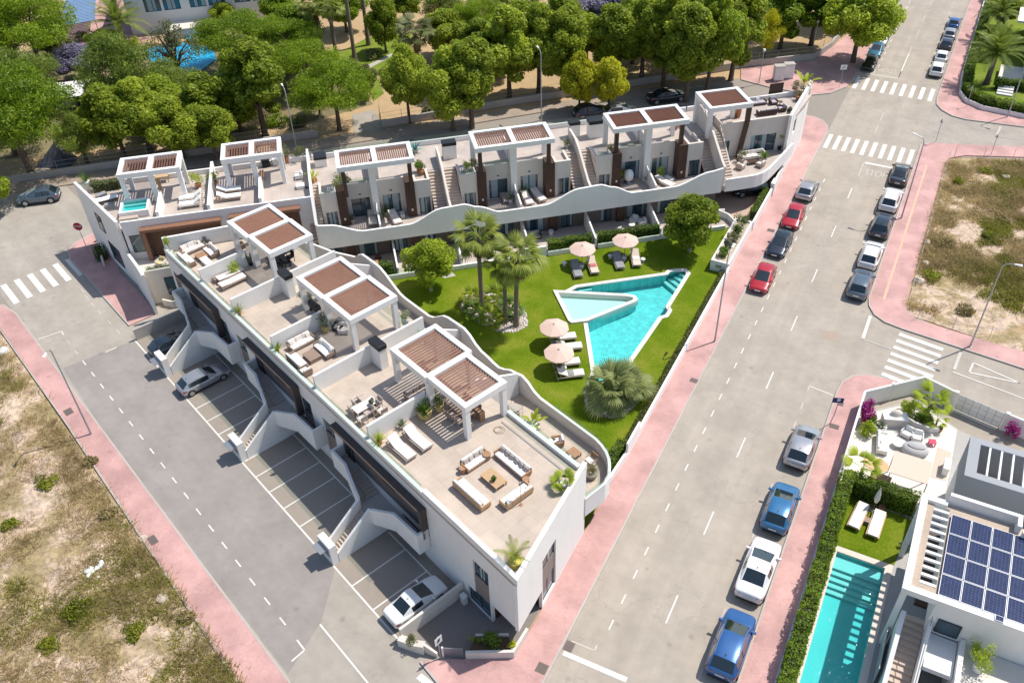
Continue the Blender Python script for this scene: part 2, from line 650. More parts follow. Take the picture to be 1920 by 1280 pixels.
L_PURP = leaf_mat('jacaranda_bloom', (0.16, 0.14, 0.21), (0.36, 0.33, 0.44), 0.35)
L_HEDGE = leaf_mat('hedge_leaves', (0.06, 0.125, 0.007), (0.25, 0.36, 0.022), 0.45)
L_PALM = leaf_mat('palm_leaves', (0.13, 0.18, 0.018), (0.46, 0.50, 0.10), 0.48)
L_DRY = leaf_mat('dry_palm_leaves', (0.20, 0.13, 0.06), (0.42, 0.31, 0.16), 0.3)
L_MAGENTA = leaf_mat('magenta_bloom', (0.28, 0.01, 0.15), (0.48, 0.03, 0.28), 0.3)
L_PLANT = leaf_mat('plant_leaves', (0.05, 0.11, 0.012), (0.19, 0.30, 0.03), 0.4)
L_SAGE = leaf_mat('sage_leaves', (0.11, 0.14, 0.09), (0.26, 0.30, 0.19), 0.3)

# ------------------------------------------------------------------ foliage
def np_mesh(name, V, Q, smooth=False):
    me = bpy.data.meshes.new(name)
    V = np.asarray(V, np.float32).reshape(-1, 3)
    Q = np.asarray(Q, np.int32)
    k = Q.shape[1]
    me.vertices.add(len(V))
    me.vertices.foreach_set('co', V.ravel())
    me.loops.add(Q.size)
    me.loops.foreach_set('vertex_index', Q.ravel())
    me.polygons.add(len(Q))
    me.polygons.foreach_set('loop_start', np.arange(0, Q.size, k, dtype=np.int32))
    me.update(calc_edges=True)
    return me


def unit(a):
    return a / np.maximum(np.linalg.norm(a, axis=1, keepdims=True), 1e-9)


def leaf_quads(P, Nn, size, asp=0.55, droop=0.0):
    n = len(P)
    Nn = unit(Nn)
    t = unit(np.cross(Nn, rng.normal(size=(n, 3))))
    if droop:
        t[:, 2] -= droop
        t = unit(t)
    b = unit(np.cross(Nn, t))
    L = (size * rng.uniform(0.65, 1.35, n))[:, None]
    V = np.stack([P - t * L, P + b * L * asp, P + t * L, P - b * L * asp], 1)
    return V.reshape(-1, 3), np.arange(4 * n).reshape(-1, 4)


def cloud(name, C, Rr, n, size, shell=0.55, up=0.35, asp=0.55, droop=0.0, jit=0.75):
    C, Rr = np.asarray(C, float), np.asarray(Rr, float)
    if Rr.ndim == 1:
        Rr = np.repeat(Rr[:, None], 3, 1)
    w = Rr[:, 0] * Rr[:, 1]
    k = rng.choice(len(C), n, p=w / w.sum())
    d = unit(rng.normal(size=(n, 3)))
    f = rng.uniform(shell, 1.0, n) ** 0.7
    P = C[k] + d * Rr[k] * f[:, None]
    Nn = d + rng.normal(size=(n, 3)) * jit
    Nn[:, 2] += up
    V, Q = leaf_quads(P, Nn, size, asp, droop)
    return np_mesh(name, V, Q)


def crown_clumps(w, h, n, kind='ovoid'):
    """Clump centres and radii of a crown of width w and height h whose base is z = 0."""
    C, Q = [], []
    for i in range(n):
        t = (i + rng.uniform(0, 1)) / n
        z = t ** 0.9
        a = rng.uniform(0, 2 * math.pi)
        if kind == 'pine':
            rad = math.sqrt(rng.uniform(0.05, 1)) * 0.5 * w * (1 - 0.45 * abs(z - 0.45))
            zz = h * (0.25 + 0.6 * z * (1 - (rad / (0.5 * w)) ** 2 * 0.75))
            rr = w * rng.uniform(0.10, 0.17)
            C.append((rad * math.cos(a), rad * math.sin(a), zz))
            Q.append((rr, rr, rr * 0.55))
        else:
            env = math.sin(math.pi * min(1, 0.14 + 0.84 * z)) ** 0.75
            rad = math.sqrt(rng.uniform(0.0, 1)) * 0.40 * w * env
            rr = w * rng.uniform(0.10, 0.19) * (0.65 + 0.45 * env)
            C.append((rad * math.cos(a), rad * math.sin(a), h * (0.08 + 0.86 * z)))
            Q.append((rr, rr, rr * rng.uniform(0.75, 1.1)))
    return C, Q


def trunk_mesh(h, r, tops, lean=0.0):
    mb = MB()
    x = lean
    mb.tube([(0, 0, -0.1), (0.02, 0, 0.15), (x * 0.5, 0.03, h * 0.55), (x, 0.0, h)], [r * 1.45, r * 1.1, r * 0.85, r * 0.7], 8)
    for (tx, ty, tz) in tops:
        mb.tube([(x * 0.8, 0, h * 0.8), ((x + tx) * 0.5, ty * 0.45, (h + tz) * 0.5), (tx, ty, tz)], [r * 0.5, r * 0.34, r * 0.12], 5)
    return mb.mesh('trunk', True, 60)


TREE_MESH = {}


def tree_variant(kind, v):
    """Unit tree meshes: crown 6 m wide."""
    key = (kind, v)
    if key in TREE_MESH:
        return TREE_MESH[key]
    if kind == 'pine':
        th, w, h = 2.2, 7.0, 4.4
        C, Q = crown_clumps(w, h, 60, 'pine')
        me = cloud('crown', C, Q, 26000, 0.10, 0.35, 0.5, 0.30, 0, 1.0)
    elif kind == 'feather':
        th, w, h = 2.2, 5.6, 5.2
        C, Q = crown_clumps(w, h, 40)
        me = cloud('crown', C, Q, 17000, 0.13, 0.25, 0.2, 0.22, 0.9, 0.9)
    elif kind == 'bare':
        th, w, h = 2.0, 5.5, 4.6
        C, Q = crown_clumps(w, h, 30)
        me = cloud('crown', C, np.array(Q) * 0.8, 2100, 0.13, 0.2, 0.2, 0.3, 0.3, 0.9)
    elif kind == 'upright':
        th, w, h = 2.2, 4.6, 6.4
        C, Q = crown_clumps(w, h, 38)
        me = cloud('crown', C, Q, 20000, 0.13, 0.45, 0.35, 0.55, 0.15)
    elif kind == 'round':
        th, w, h = 1.7, 6.0, 5.2
        C, Q = crown_clumps(w, h, 48)
        me = cloud('crown', C, np.array(Q) * 0.95, 19000, 0.135, 0.5, 0.4, 0.6)
    else:
        th, w, h = 2.1, 6.0, 5.4
        C, Q = crown_clumps(w, h, 36)
        me = cloud('crown', C, Q, 20000, 0.135, 0.45, 0.35, 0.55, 0.1)
    v_ = np.empty(len(me.vertices) * 3, np.float32)
    me.vertices.foreach_get('co', v_)
    v_ = v_.reshape(-1, 3)
    v_[:, 2] += th * 0.85
    me.vertices.foreach_set('co', v_.ravel())
    me.update()
    pick = [C[i] for i in rng.choice(len(C), 9 if kind != 'bare' else 26, replace=False)]
    tm = trunk_mesh(th + 0.6, 0.19, [(p[0] * 0.85, p[1] * 0.85, p[2] + th * 0.8) for p in pick])
    TREE_MESH[key] = (tm, me, w, th + h)
    return TREE_MESH[key]


def tree(kind, loc, width, height, label, leaf, bark=None, name='tree', v=0, group=None, rz=None):
    tm, cm, w, h = tree_variant(kind, v)
    t = thing(name, label, 'tree', loc, random.uniform(0, 6.28) if rz is None else rz, group)
    t.scale = (width / w, width / w, height / h)
    o = link('trunk', tm, t)
    setmat(o, bark or BARK)
    o = link('crown', cm, t)
    setmat(o, leaf)
    return t


def setmat(o, m, i=0):
    while len(o.data.materials) <= i:
        o.data.materials.append(m)
    o.material_slots[i].link = 'OBJECT'
    o.material_slots[i].material = m


def blades(name, n, length, width, tilt=(10, 75), droop=0.4, seg=3, base=0.05, jit=0.25, z0=0.0):
    """Rosette of pointed blades."""
    V, Q = [], []
    for i in range(n):
        a = rng.uniform(0, 2 * math.pi)
        tl = R(rng.uniform(*tilt))
        L = length * rng.uniform(1 - jit, 1 + jit)
        d = np.array([math.cos(a), math.sin(a), 0])
        s_ = np.array([-math.sin(a), math.cos(a), 0])
        p = d * base + np.array([0, 0, z0])
        ang = math.pi / 2 - tl
        pts = []
        for k in range(seg + 1):
            f = k / seg
            wv = width * (0.55 + 0.9 * f * (1 - f) * 2) * (1 - f * f * 0.96)
            pts.append((p.copy(), wv))
            p = p + (d * math.cos(ang) + np.array([0, 0, 1.0]) * math.sin(ang)) * L / seg
            ang -= droop * (0.4 + f)
        o = len(V)
        for q, wv in pts:
            V += [q - s_ * wv / 2, q + s_ * wv / 2]
        for k in range(seg):
            Q.append((o + 2 * k, o + 2 * k + 1, o + 2 * k + 3, o + 2 * k + 2))
    return np_mesh(name, V, Q)


def fan_frond(pet=1.1, L=1.15, nseg=17, span=150, droop=0.35):
    V, Q = [], []
    x, z, ang = 0.0, 0.0, 0.0
    pts = [(0, 0)]
    for k in range(4):
        x += pet / 4 * math.cos(ang); z += pet / 4 * math.sin(ang); ang -= 0.10
        pts.append((x, z))
    for k in range(4):
        o = len(V)
        for (a, b) in (pts[k], pts[k + 1]):
            V += [(a, -0.025, b), (a, 0.025, b)]
        Q.append((o, o + 1, o + 3, o + 2))
    for i in range(nseg):
        th = R(-span / 2 + span * i / (nseg - 1))
        LL = L * (0.72 + 0.28 * math.cos(th)) * rng.uniform(0.93, 1.05)
        c, s_ = math.cos(th), math.sin(th)
        prev = None
        p = np.array([x, 0, z])
        el = ang
        for k in range(4):
            f = k / 3
            wv = [0.02, 0.085, 0.075, 0.008][k] * L
            dz = (0.02 if i % 2 else -0.02)
            q = p
            a_, b_ = q + np.array([-s_, c, 0]) * wv / 2 + np.array([0, 0, dz * 0.5]), q - np.array([-s_, c, 0]) * wv / 2 - np.array([0, 0, dz * 0.5])
            o = len(V)
            V += [tuple(a_), tuple(b_)]
            if k:
                Q.append((o - 2, o - 1, o + 1, o))
            st = LL / 3
            e2 = el - droop * f * f * 2.2
            p = p + np.array([c * math.cos(e2), s_ * math.cos(e2), math.sin(e2)]) * st
    return np_mesh('frond', V, Q)


def pinnate_frond(L=2.4, n=26, droop=0.95, leaf=0.5, rise=0.5, w=0.045):
    V, Q = [], []
    x, z, ang = 0.0, 0.0, rise
    pts = []
    for k in range(n + 1):
        pts.append((x, z, ang))
        x += L / n * math.cos(ang); z += L / n * math.sin(ang)
        ang -= droop / n * (0.5 + 1.2 * k / n)
    for k in range(n):
        o = len(V)
        for (a, b, _) in (pts[k], pts[k + 1]):
            V += [(a, -0.02, b), (a, 0.02, b)]
        Q.append((o, o + 1, o + 3, o + 2))
    for k in range(2, n + 1):
        a, b, an = pts[k]
        f = k / n
        LL = leaf * math.sin(math.pi * min(1, 0.12 + 0.85 * f)) ** 0.6
        for sd_ in (-1, 1):
            dx, dy, dz = 0.62 * math.cos(an), sd_ * 0.75, 0.18 + 0.62 * math.sin(an)
            o = len(V)
            V += [(a - w * 0.6, 0, b), (a + w * 0.6, 0, b), (a + dx * LL * 0.6 + w * 0.5, dy * LL * 0.6, b + dz * LL * 0.6), (a + dx * LL * 0.6 - w * 0.5, dy * LL * 0.6, b + dz * LL * 0.6)]
            Q.append((o, o + 1, o + 2, o + 3))
            V += [(a + dx * LL, dy * LL, b + dz * LL - 0.22 * LL), (a + dx * LL + 0.005, dy * LL, b + dz * LL - 0.22 * LL)]
            Q.append((o + 3, o + 2, o + 5, o + 4))
    return np_mesh('frond', V, Q)


FANS = [fan_frond(1.0, 1.1), fan_frond(1.2, 1.2, 15, 140, 0.45), fan_frond(0.9, 1.0, 15, 150, 0.55)]
PINS = [pinnate_frond(2.4), pinnate_frond(2.6, 26, 1.25), pinnate_frond(2.2, 24, 0.7)]
DRYF = [fan_frond(0.8, 0.9, 9, 80, 0.5), fan_frond(0.9, 1.0, 9, 70, 0.7)]


def palm(name, label, loc, h, r, fronds, meshes, scale=1.0, leaf=None, dry=0, tilt=(-35, 70), lean=(0, 0), group=None, cat='palm', bark=None, rtop=None):
    t = thing(name, label, cat, loc, 0, group)
    lx, ly = lean
    if h > 0.05:
        mb = MB()
        n = max(6, int(h / 0.35))
        path, rad = [], []
        for i in range(n + 1):
            f = i / n
            path.append((lx * f * f, ly * f * f, -0.1 + (h + 0.1) * f))
            base = r * (1.35 - 0.35 * min(1, f * 5)) if f < 0.2 else r * (1 - 0.12 * f)
            rad.append(base * (1.06 if i % 2 else 0.97))
        mb.tube(path, rad, 9)
        mb.build('trunk', bark or PBARK, t, True, 60)
    for i in range(fronds + dry):
        d = i >= fronds
        ms = DRYF if d else meshes
        o = link('frond', ms[i % len(ms)], t)
        f = (i + 0.5) / fronds
        az = i * 2.39996 + random.uniform(-0.25, 0.25)
        el = R(tilt[1] + (tilt[0] - tilt[1]) * f + random.uniform(-8, 8)) if not d else R(random.uniform(-86, -62))
        s_ = scale * random.uniform(0.85, 1.1)
        o.location = (lx + 0.06 * math.cos(az), ly + 0.06 * math.sin(az), h - (0.0 if not d else 0.35 + 0.25 * random.random()))
        o.rotation_euler = (random.uniform(-0.2, 0.2), -el, az)
        o.scale = (s_,) * 3
        setmat(o, L_DRY if d else (leaf or L_PALM))
    return t


def pot_mesh(r, h, taper=0.75):
    mb = MB()
    mb.lathe((0, 0, 0), [(r * taper, 0), (r * 0.95, h * 0.6), (r, h), (r * 0.86, h), (r * 0.82, h * 0.86), (0.01, h * 0.86)], 14)
    return mb.mesh('pot', True, 50)


def potted(label, loc, pot_r, pot_h, potm, kind='bush', size=0.6, leaf=None, name='potted_plant', group=None, square=False):
    t = thing(name, label, 'potted plant', loc, random.uniform(0, 6), group)
    t.scale = (1.12,) * 3
    if square:
        mb = MB().box(fW, -pot_r, pot_r, -pot_r, pot_r, 0, pot_h)
        mb.build('pot', potm, t, bevel=0.02)
    else:
        o = link('pot', pot_mesh(pot_r, pot_h), t)
        o.data.materials.append(potm)
    z = pot_h * 0.85
    leaf = leaf or L_PLANT
    if kind == 'bush':
        C = [(random.uniform(-.35, .35) * size, random.uniform(-.35, .35) * size, z + size * random.uniform(0.25, 0.85)) for _ in range(9)]
        me = cloud('foliage', C, [size * random.uniform(0.22, 0.38) for _ in C], int(520 * max(1, size)), 0.055 * max(1, size ** 0.5), 0.3)
        o = link('foliage', me, t); setmat(o, leaf)
    elif kind == 'spiky':
        o = link('foliage', blades('foliage', 46, size, 0.06, (5, 85), 0.28, 3, 0.04, 0.2, z), t); setmat(o, leaf)
    elif kind == 'agave':
        o = link('foliage', blades('foliage', 26, size, 0.13, (10, 80), 0.12, 3, 0.05, 0.15, z), t); setmat(o, leaf)
    elif kind == 'grass':
        o = link('foliage', blades('foliage', 110, size, 0.025, (5, 55), 0.5, 4, 0.1, 0.3, z), t); setmat(o, leaf)
    elif kind == 'banana':
        for i in range(9):
            o = link('leaf', BANANA, t)
            az = i * 2.4
            o.location, o.rotation_euler, o.scale = (0, 0, z), (0, -R(random.uniform(48, 82)), az), (size * random.uniform(0.75, 1.1),) * 3
            setmat(o, leaf)
    elif kind == 'palm':
        for i in range(11):
            o = link('frond', PINS[i % 3], t)
            o.location, o.rotation_euler, o.scale = (0, 0, z + 0.15), (0, -R(random.uniform(5, 60)), i * 2.4), (size * random.uniform(0.38, 0.5),) * 3
            setmat(o, leaf)
    elif kind == 'fan':
        for i in range(16):
            o = link('frond', FANS[i % 3], t)
            o.location, o.rotation_euler, o.scale = (0, 0, z), (0, -R(random.uniform(0, 75)), i * 2.4), (size * random.uniform(0.42, 0.55),) * 3
            setmat(o, leaf)
    elif kind == 'cactus':
        mb = MB()
        for i in range(4):
            x, y = random.uniform(-.12, .12), random.uniform(-.12, .12)
            hh = size * random.uniform(0.6, 1.1)
            mb.tube([(x, y, z - .05), (x * 1.5, y * 1.5, z + hh * .6), (x * 1.6, y * 1.6, z + hh)], [0.07, 0.08, 0.03], 8)
        mb.build('stem', leaf, t, True)
    elif kind == 'standard':
        MB().tube([(0, 0, z - .05), (0.02, 0, z + size)], 0.03, 6).build('stem', BARK, t)
        C = [(random.uniform(-.18, .18), random.uniform(-.18, .18), z + size + random.uniform(0.0, .4)) for _ in range(7)]
        o = link('foliage', cloud('foliage', C, [0.22] * 7, 420, 0.05, 0.3), t); setmat(o, leaf)
    return t


def banana_leaf():
    V, Q = [], []
    x, z, ang = 0, 0, 0.0
    for k in range(8):
        f = k / 7
        wv = 0.02 if f < 0.35 else 0.30 * math.sin(math.pi * (f - 0.33) / 0.69) ** 0.7 + 0.01
        V += [(x, -wv * .5, z + wv * .16), (x, 0, z), (x, wv * .5, z + wv * .16)]
        if k:
            o = len(V) - 3
            Q += [(o - 3, o - 2, o + 1, o), (o - 2, o - 1, o + 2, o + 1)]
        x += 0.2 * math.cos(ang); z += 0.2 * math.sin(ang); ang -= 0.10 + 0.08 * f
    return np_mesh('leaf', V, Q)


BANANA = banana_leaf()


def hedge(label, path, t, h, leaf=None, name='hedge', z0=0.0, dens=120, lsz=0.085, cat='hedge', group=None):
    """Clipped hedge along a path: dark twig core under a coat of leaves."""
    loc = (path[0][0], path[0][1], z0)
    th = thing(name, label, cat, loc, 0, group, world=True)
    MB().wall(path, t * 0.72, z0, z0 + h * 0.9).build('twigs', MATS.get('twig') or mat('twig', (0.035, 0.04, 0.015), 0.95, 0.3, 4), th)
    P, Nn = [], []
    for i in range(len(path) - 1):
        a, b = np.array(path[i][:2]), np.array(path[i + 1][:2])
        L = np.linalg.norm(b - a)
        d = (b - a) / L
        nn = np.array([-d[1], d[0]])
        per = 2 * h + t
        n = int(L * per * dens)
        s_ = rng.uniform(-0.02, 1.02, n)[:, None]
        q = rng.uniform(0, per, n)
        off, zz = np.zeros(n), np.zeros(n)
        nv = np.zeros((n, 3))
        m1, m2 = q < h, (q >= h) & (q < h + t)
        m3 = q >= h + t
        bul = 1 + 0.10 * np.sin(s_[:, 0] * L * 1.9 + i) + 0.06 * np.sin(s_[:, 0] * L * 5.1)
        off[m1], zz[m1] = t / 2, q[m1]
        off[m2], zz[m2] = t / 2 - (q[m2] - h), h
        off[m3], zz[m3] = -t / 2, q[m3] - h - t
        nv[m1, :2], nv[m3, :2], nv[m2, 2] = nn, -nn, 1
        off = off * bul + rng.normal(size=n) * 0.05
        zz = zz * (1 + 0.06 * np.sin(s_[:, 0] * L * 2.7 + 1) + 0.03 * np.sin(s_[:, 0] * L * 7)) + rng.normal(size=n) * 0.04
        xy = a + (b - a) * s_ + nn * off[:, None]
        P.append(np.column_stack([xy, z0 + np.maximum(zz, 0.02)]))
        Nn.append(nv)
    P, Nn = np.vstack(P), np.vstack(Nn)
    Nn = Nn + rng.normal(size=Nn.shape) * 0.6
    V, Q = leaf_quads(P, Nn, lsz, 0.55)
    o = link('foliage', np_mesh('foliage', V, Q), th)
    setmat(o, leaf or L_HEDGE)
    return th


def bush(label, loc, r, h, leaf=None, name='bush', n=900, lsz=0.09, cat='bush', group=None):
    t = thing(name, label, cat, loc, random.uniform(0, 6), group)
    C = [(random.uniform(-.55, .55) * r, random.uniform(-.55, .55) * r, h * random.uniform(0.2, 0.72)) for _ in range(12)]
    o = link('foliage', cloud('foliage', C, [(r * random.uniform(.32, .5),) * 2 + (h * .3,) for _ in C], n, lsz, 0.4), t)
    setmat(o, leaf or L_PLANT)
    return t


# ------------------------------------------------------------------ cars
TYRE = mat('tyre', (0.018, 0.018, 0.019), 0.8, 0.15)
RIM = mat('rim', (0.46, 0.47, 0.49), 0.3, 0.06, metal=0.8)
CARGLASS = mat('car_glass', (0.012, 0.02, 0.024), 0.03, 0.2, spec=0.8, coat=0.6)
TRIM = mat('car_trim', (0.02, 0.02, 0.022), 0.55, 0.1)
LAMPW = mat('headlight', (0.62, 0.65, 0.68), 0.12, 0.06, spec=0.8, coat=0.8)
LAMPR = mat('taillight', (0.34, 0.012, 0.012), 0.15, 0.1, spec=0.6, coat=0.8)
PLATE = mat('number_plate', (0.72, 0.72, 0.70), 0.5, 0.04)


def paint(name, c, metal=0.35):
    return mat('paint_' + name, c, 0.28, 0.04, 1.0, metal=metal, spec=0.5, coat=1.0)


CARM = {}
CARSPEC = {
    # length, width, height, belt, hood front z, rear glass base x (from rear), roof rear x, roof front x, windscreen base x (from front), rear deck z
    'hatch': (4.15, 1.80, 1.47, 0.95, 0.74, 0.18, 0.70, 2.05, 0.98, 0.95),
    'suv': (4.45, 1.86, 1.64, 1.05, 0.86, 0.15, 0.58, 2.10, 1.05, 1.02),
    'sedan': (4.72, 1.84, 1.44, 0.94, 0.72, 0.85, 1.55, 2.25, 1.20, 0.98),
    'estate': (4.78, 1.86, 1.45, 0.95, 0.72, 0.20, 0.75, 2.10, 1.25, 0.95),
}


def car_meshes(kind):
    if kind in CARM:
        return CARM[kind]
    L, Wd, H, belt, hood, rgb, rrx, rfx, wsb, deck = CARSPEC[kind]
    x0, x1 = -L / 2, L / 2
    hw = Wd / 2
    xs = [x0, x0 + .06, x0 + .2, x0 + .45, x0 + .9, x0 + 1.5, 0, x1 - 1.6, x1 - wsb - .05, x1 - .8, x1 - .42, x1 - .18, x1 - .05, x1]
    wx = [.78, .86, .93, .975, 1, 1, 1, 1, .995, .985, .955, .90, .82, .70]
    zt = [deck - .16, deck - .05, deck, deck, belt + .01, belt, belt - .02, belt - .01, belt + .01, (belt + hood) / 2 + .06, hood + .03, hood - .03, hood - .10, hood - .20]
    zb = [.40, .33, .27, .24, .22, .21, .21, .21, .21, .22, .23, .25, .29, .36]
    X = np.linspace(0, 1, 40)
    xi = np.interp(X, np.linspace(0, 1, len(xs)), xs)
    wi, ti, bi = np.interp(xi, xs, wx) * hw, np.interp(xi, xs, zt), np.interp(xi, xs, zb)
    k = np.array([.2, .6, .2])
    for arr in (wi, ti, bi):
        arr[1:-1] = np.convolve(arr, k, 'valid')
    sec = []
    for i in range(40):
        w, t, b = wi[i], ti[i], bi[i]
        hgt = t - b
        half = [(0, t + .025), (.5 * w, t + .02), (.82 * w, t - .005), (.95 * w, t - .05 * hgt - .02), (.995 * w, t - .22 * hgt), (w, t - .45 * hgt), (.985 * w, b + .25 * hgt), (.95 * w, b + .05), (.86 * w, b), (0, b - .01)]
        sec.append(half)
    m = len(sec[0])
    body, low = MB(), MB()
    V, Fb = [], []
    ring = 2 * m - 2
    for i, half in enumerate(sec):
        pts = [(xi[i], y, z) for y, z in half] + [(xi[i], -y, z) for y, z in half[-2:0:-1]]
        V += pts
    for i in range(39):
        for j in range(ring):
            j2 = (j + 1) % ring
            Fb.append((i * ring + j, (i + 1) * ring + j, (i + 1) * ring + j2, i * ring + j2))
    Fb += [tuple(range(ring))[::-1][::-1], tuple(39 * ring + j for j in range(ring))[::-1]]
    body.add(V, Fb)
    # lower bumpers and sills in dark trim, proud of the body
    low.box(fW, x0 - .012, x0 + .25, -.70 * hw, .70 * hw, .27, .42)
    low.box(fW, x1 - .25, x1 + .012, -.60 * hw, .60 * hw, .30, .47)
    for s_ in (-1, 1):
        low.box(fW, x0 + 1.25, x1 - 1.3, s_ * hw * .97 - .02, s_ * hw * .97 + .03, .19, .30)
    # greenhouse
    gx = [x0 + rgb, x0 + rrx, x0 + rrx + .35, (x0 + rrx + x1 - rfx) / 2, x1 - rfx - .3, x1 - rfx, x1 - wsb]
    zr = [deck + .005, H - .09, H - .03, H, H - .02, H - .075, belt + .005]
    zbl = [deck - .01, belt, belt - .01, belt - .02, belt - .02, belt - .01, belt - .01]
    wb = [.80, .90, .915, .92, .92, .91, .84]
    wr = [.76, .70, .725, .735, .735, .70, .78]
    G_ = []
    for i in range(7):
        h_ = zr[i] - zbl[i]
        b_, r_ = wb[i] * hw, wr[i] * hw
        up = [(b_, zbl[i]), (b_ + (r_ - b_) * .84, zbl[i] + h_ * .80), (r_, zr[i] - .025 * min(1, h_ * 3)), (r_ * .90, zr[i]), (r_ * .45, zr[i] + .018), (0, zr[i] + .022)]
        G_.append([(gx[i], y, z) for y, z in up] + [(gx[i], -y, z) for y, z in up[-2::-1]])
    roof, sw, ws, rw, pil = MB(), (MB(), MB()), MB(), MB(), (MB(), MB())
    for i in range(6):
        A, B_ = G_[i], G_[i + 1]
        for j in range(10):
            q = [A[j], B_[j], B_[j + 1], A[j + 1]]
            jj = min(j, 9 - j)
            side = 0 if j < 5 else 1
            if jj == 0:
                if i in (0, 5):
                    # split triangle pane from pillar
                    pil[side].poly(q)
                else:
                    sw[side].poly(q)
            elif jj == 1:
                pil[side].poly(q)
            elif i == 5:
                (pil[side] if jj == 2 else ws).poly(q)
            elif i == 0:
                (pil[side] if jj == 2 else rw).poly(q)
            else:
                roof.poly(q)
    for s_ in (0, 1):          # B pillar
        y = (1 if s_ == 0 else -1)
        p = [(gx[3] - .05, y * (wb[3] * hw + .004), zbl[3]), (gx[3] + .05, y * (wb[3] * hw + .004), zbl[3]), (gx[3] + .05, y * ((wb[3] + (wr[3] - wb[3]) * .84) * hw + .004), zbl[3] + (zr[3] - zbl[3]) * .8), (gx[3] - .05, y * ((wb[3] + (wr[3] - wb[3]) * .84) * hw + .004), zbl[3] + (zr[3] - zbl[3]) * .8)]
        low.poly(p)
    # wheel arches
    wxp = (x0 + .80, x1 - .86)
    for wx_ in wxp:
        for s_ in (-1, 1):
            arc = [(wx_ + .39 * math.cos(t), s_ * (hw + .006), .33 + .39 * math.sin(t)) for t in np.linspace(-.25, math.pi + .25, 13)]
            low.poly(arc if s_ < 0 else arc[::-1])
    tyre, rim = MB(), MB()
    tyre.add(*_wheel(.335, .22, 18))
    rim.lathe((0, 0, 0), [(.235, -.0), (.215, .012), (.05, .02), (.0001, .02)], 16, cap=False)
    for kk in range(5):
        a = kk * 2 * math.pi / 5
    rimv = [(x, z, y) for x, y, z in rim.v]
    rim.v = rimv
    head, tail = [], []
    for s_ in (-1, 1):
        hb, tb = MB(), MB()
        z1 = hood - .09
        hb.add([(x1 - .46, s_ * hw * .955, z1 + .04), (x1 - .16, s_ * hw * .80, z1 + .0), (x1 - .10, s_ * hw * .60, z1 - .02), (x1 - .02, s_ * hw * .60, z1 - .13), (x1 - .10, s_ * hw * .84, z1 - .14), (x1 - .40, s_ * hw * 1.0, z1 - .10),
                (x1 - .45, s_ * hw * .80, z1 + .01), (x1 - .4, s_ * hw * .6, z1 - .1)],
               [(0, 1, 4, 5), (1, 2, 3, 4), (0, 6, 2, 1), (5, 4, 3, 7)])
        zz = deck - .20
        tb.add([(x0 + .42, s_ * hw * .985, zz + .10), (x0 + .10, s_ * hw * .90, zz + .10), (x0 - .015, s_ * hw * .55, zz + .08), (x0 - .015, s_ * hw * .55, zz - .05), (x0 + .08, s_ * hw * .905, zz - .07), (x0 + .36, s_ * hw * 1.003, zz - .02)],
               [(0, 1, 4, 5), (1, 2, 3, 4)])
        head.append(hb.mesh('headlight')); tail.append(tb.mesh('taillight'))
    mir = []
    for s_ in (-1, 1):
        mb = MB().box(fW, x1 - wsb - .32, x1 - wsb - .20, min(s_ * (hw * .9), s_ * (hw + .17)), max(s_ * (hw * .9), s_ * (hw + .17)), belt - .01, belt + .12)
        mir.append(mb.mesh('mirror'))
    pf = MB().box(fW, x1 - .02, x1 + .022, -.26, .26, .42, .53).mesh('number_plate')
    pr = MB().box(fW, x0 - .028, x0 + .02, -.26, .26, deck - .40, deck - .29).mesh('number_plate')
    fin = MB().tube([(gx[1] + .25, 0, H - .03), (gx[1] + .14, 0, H + .07)], [.035, .012], 5).mesh('antenna')
    rails = []
    if kind in ('suv', 'estate'):
        for s_ in (-1, 1):
            rails.append(MB().tube([(gx[1] + .1, s_ * .66 * hw, zr[1] + .03), (gx[3], s_ * .68 * hw, H + .02), (gx[5] - .1, s_ * .66 * hw, zr[5] + .035)], .022, 5).mesh('roof_rail'))
    CARM[kind] = dict(body=body.mesh('body', True, 50), low=low.mesh('lower_trim'), pil=[s_.weld().mesh('pillar', True, 35) for s_ in pil], roof=roof.weld().mesh('roof', True, 50), sw=[s_.weld().mesh('side_window', True) for s_ in sw], ws=ws.weld().mesh('windscreen', True), rw=rw.weld().mesh('rear_window', True),
                      tyre=tyre.mesh('tyre', True, 45), rim=rim.mesh('rim'), wxp=wxp, hw=hw, head=head, tail=tail, mir=mir, pf=pf, pr=pr, fin=fin, rails=rails)
    return CARM[kind]


def _wheel(r, w, seg):
    V, Fc = [], []
    for k in range(seg):
        t = 2 * math.pi * k / seg
        for (rr, y) in ((r * .70, w / 2), (r * .94, w / 2), (r, w / 2 - .03), (r, -w / 2 + .03), (r * .94, -w / 2), (r * .70, -w / 2)):
            V.append((rr * math.cos(t), y, rr * math.sin(t)))
    for k in range(seg):
        k2 = (k + 1) % seg
        for j in range(6):
            j2 = (j + 1) % 6
            Fc.append((k * 6 + j, k * 6 + j2, k2 * 6 + j2, k2 * 6 + j))
    return V, Fc


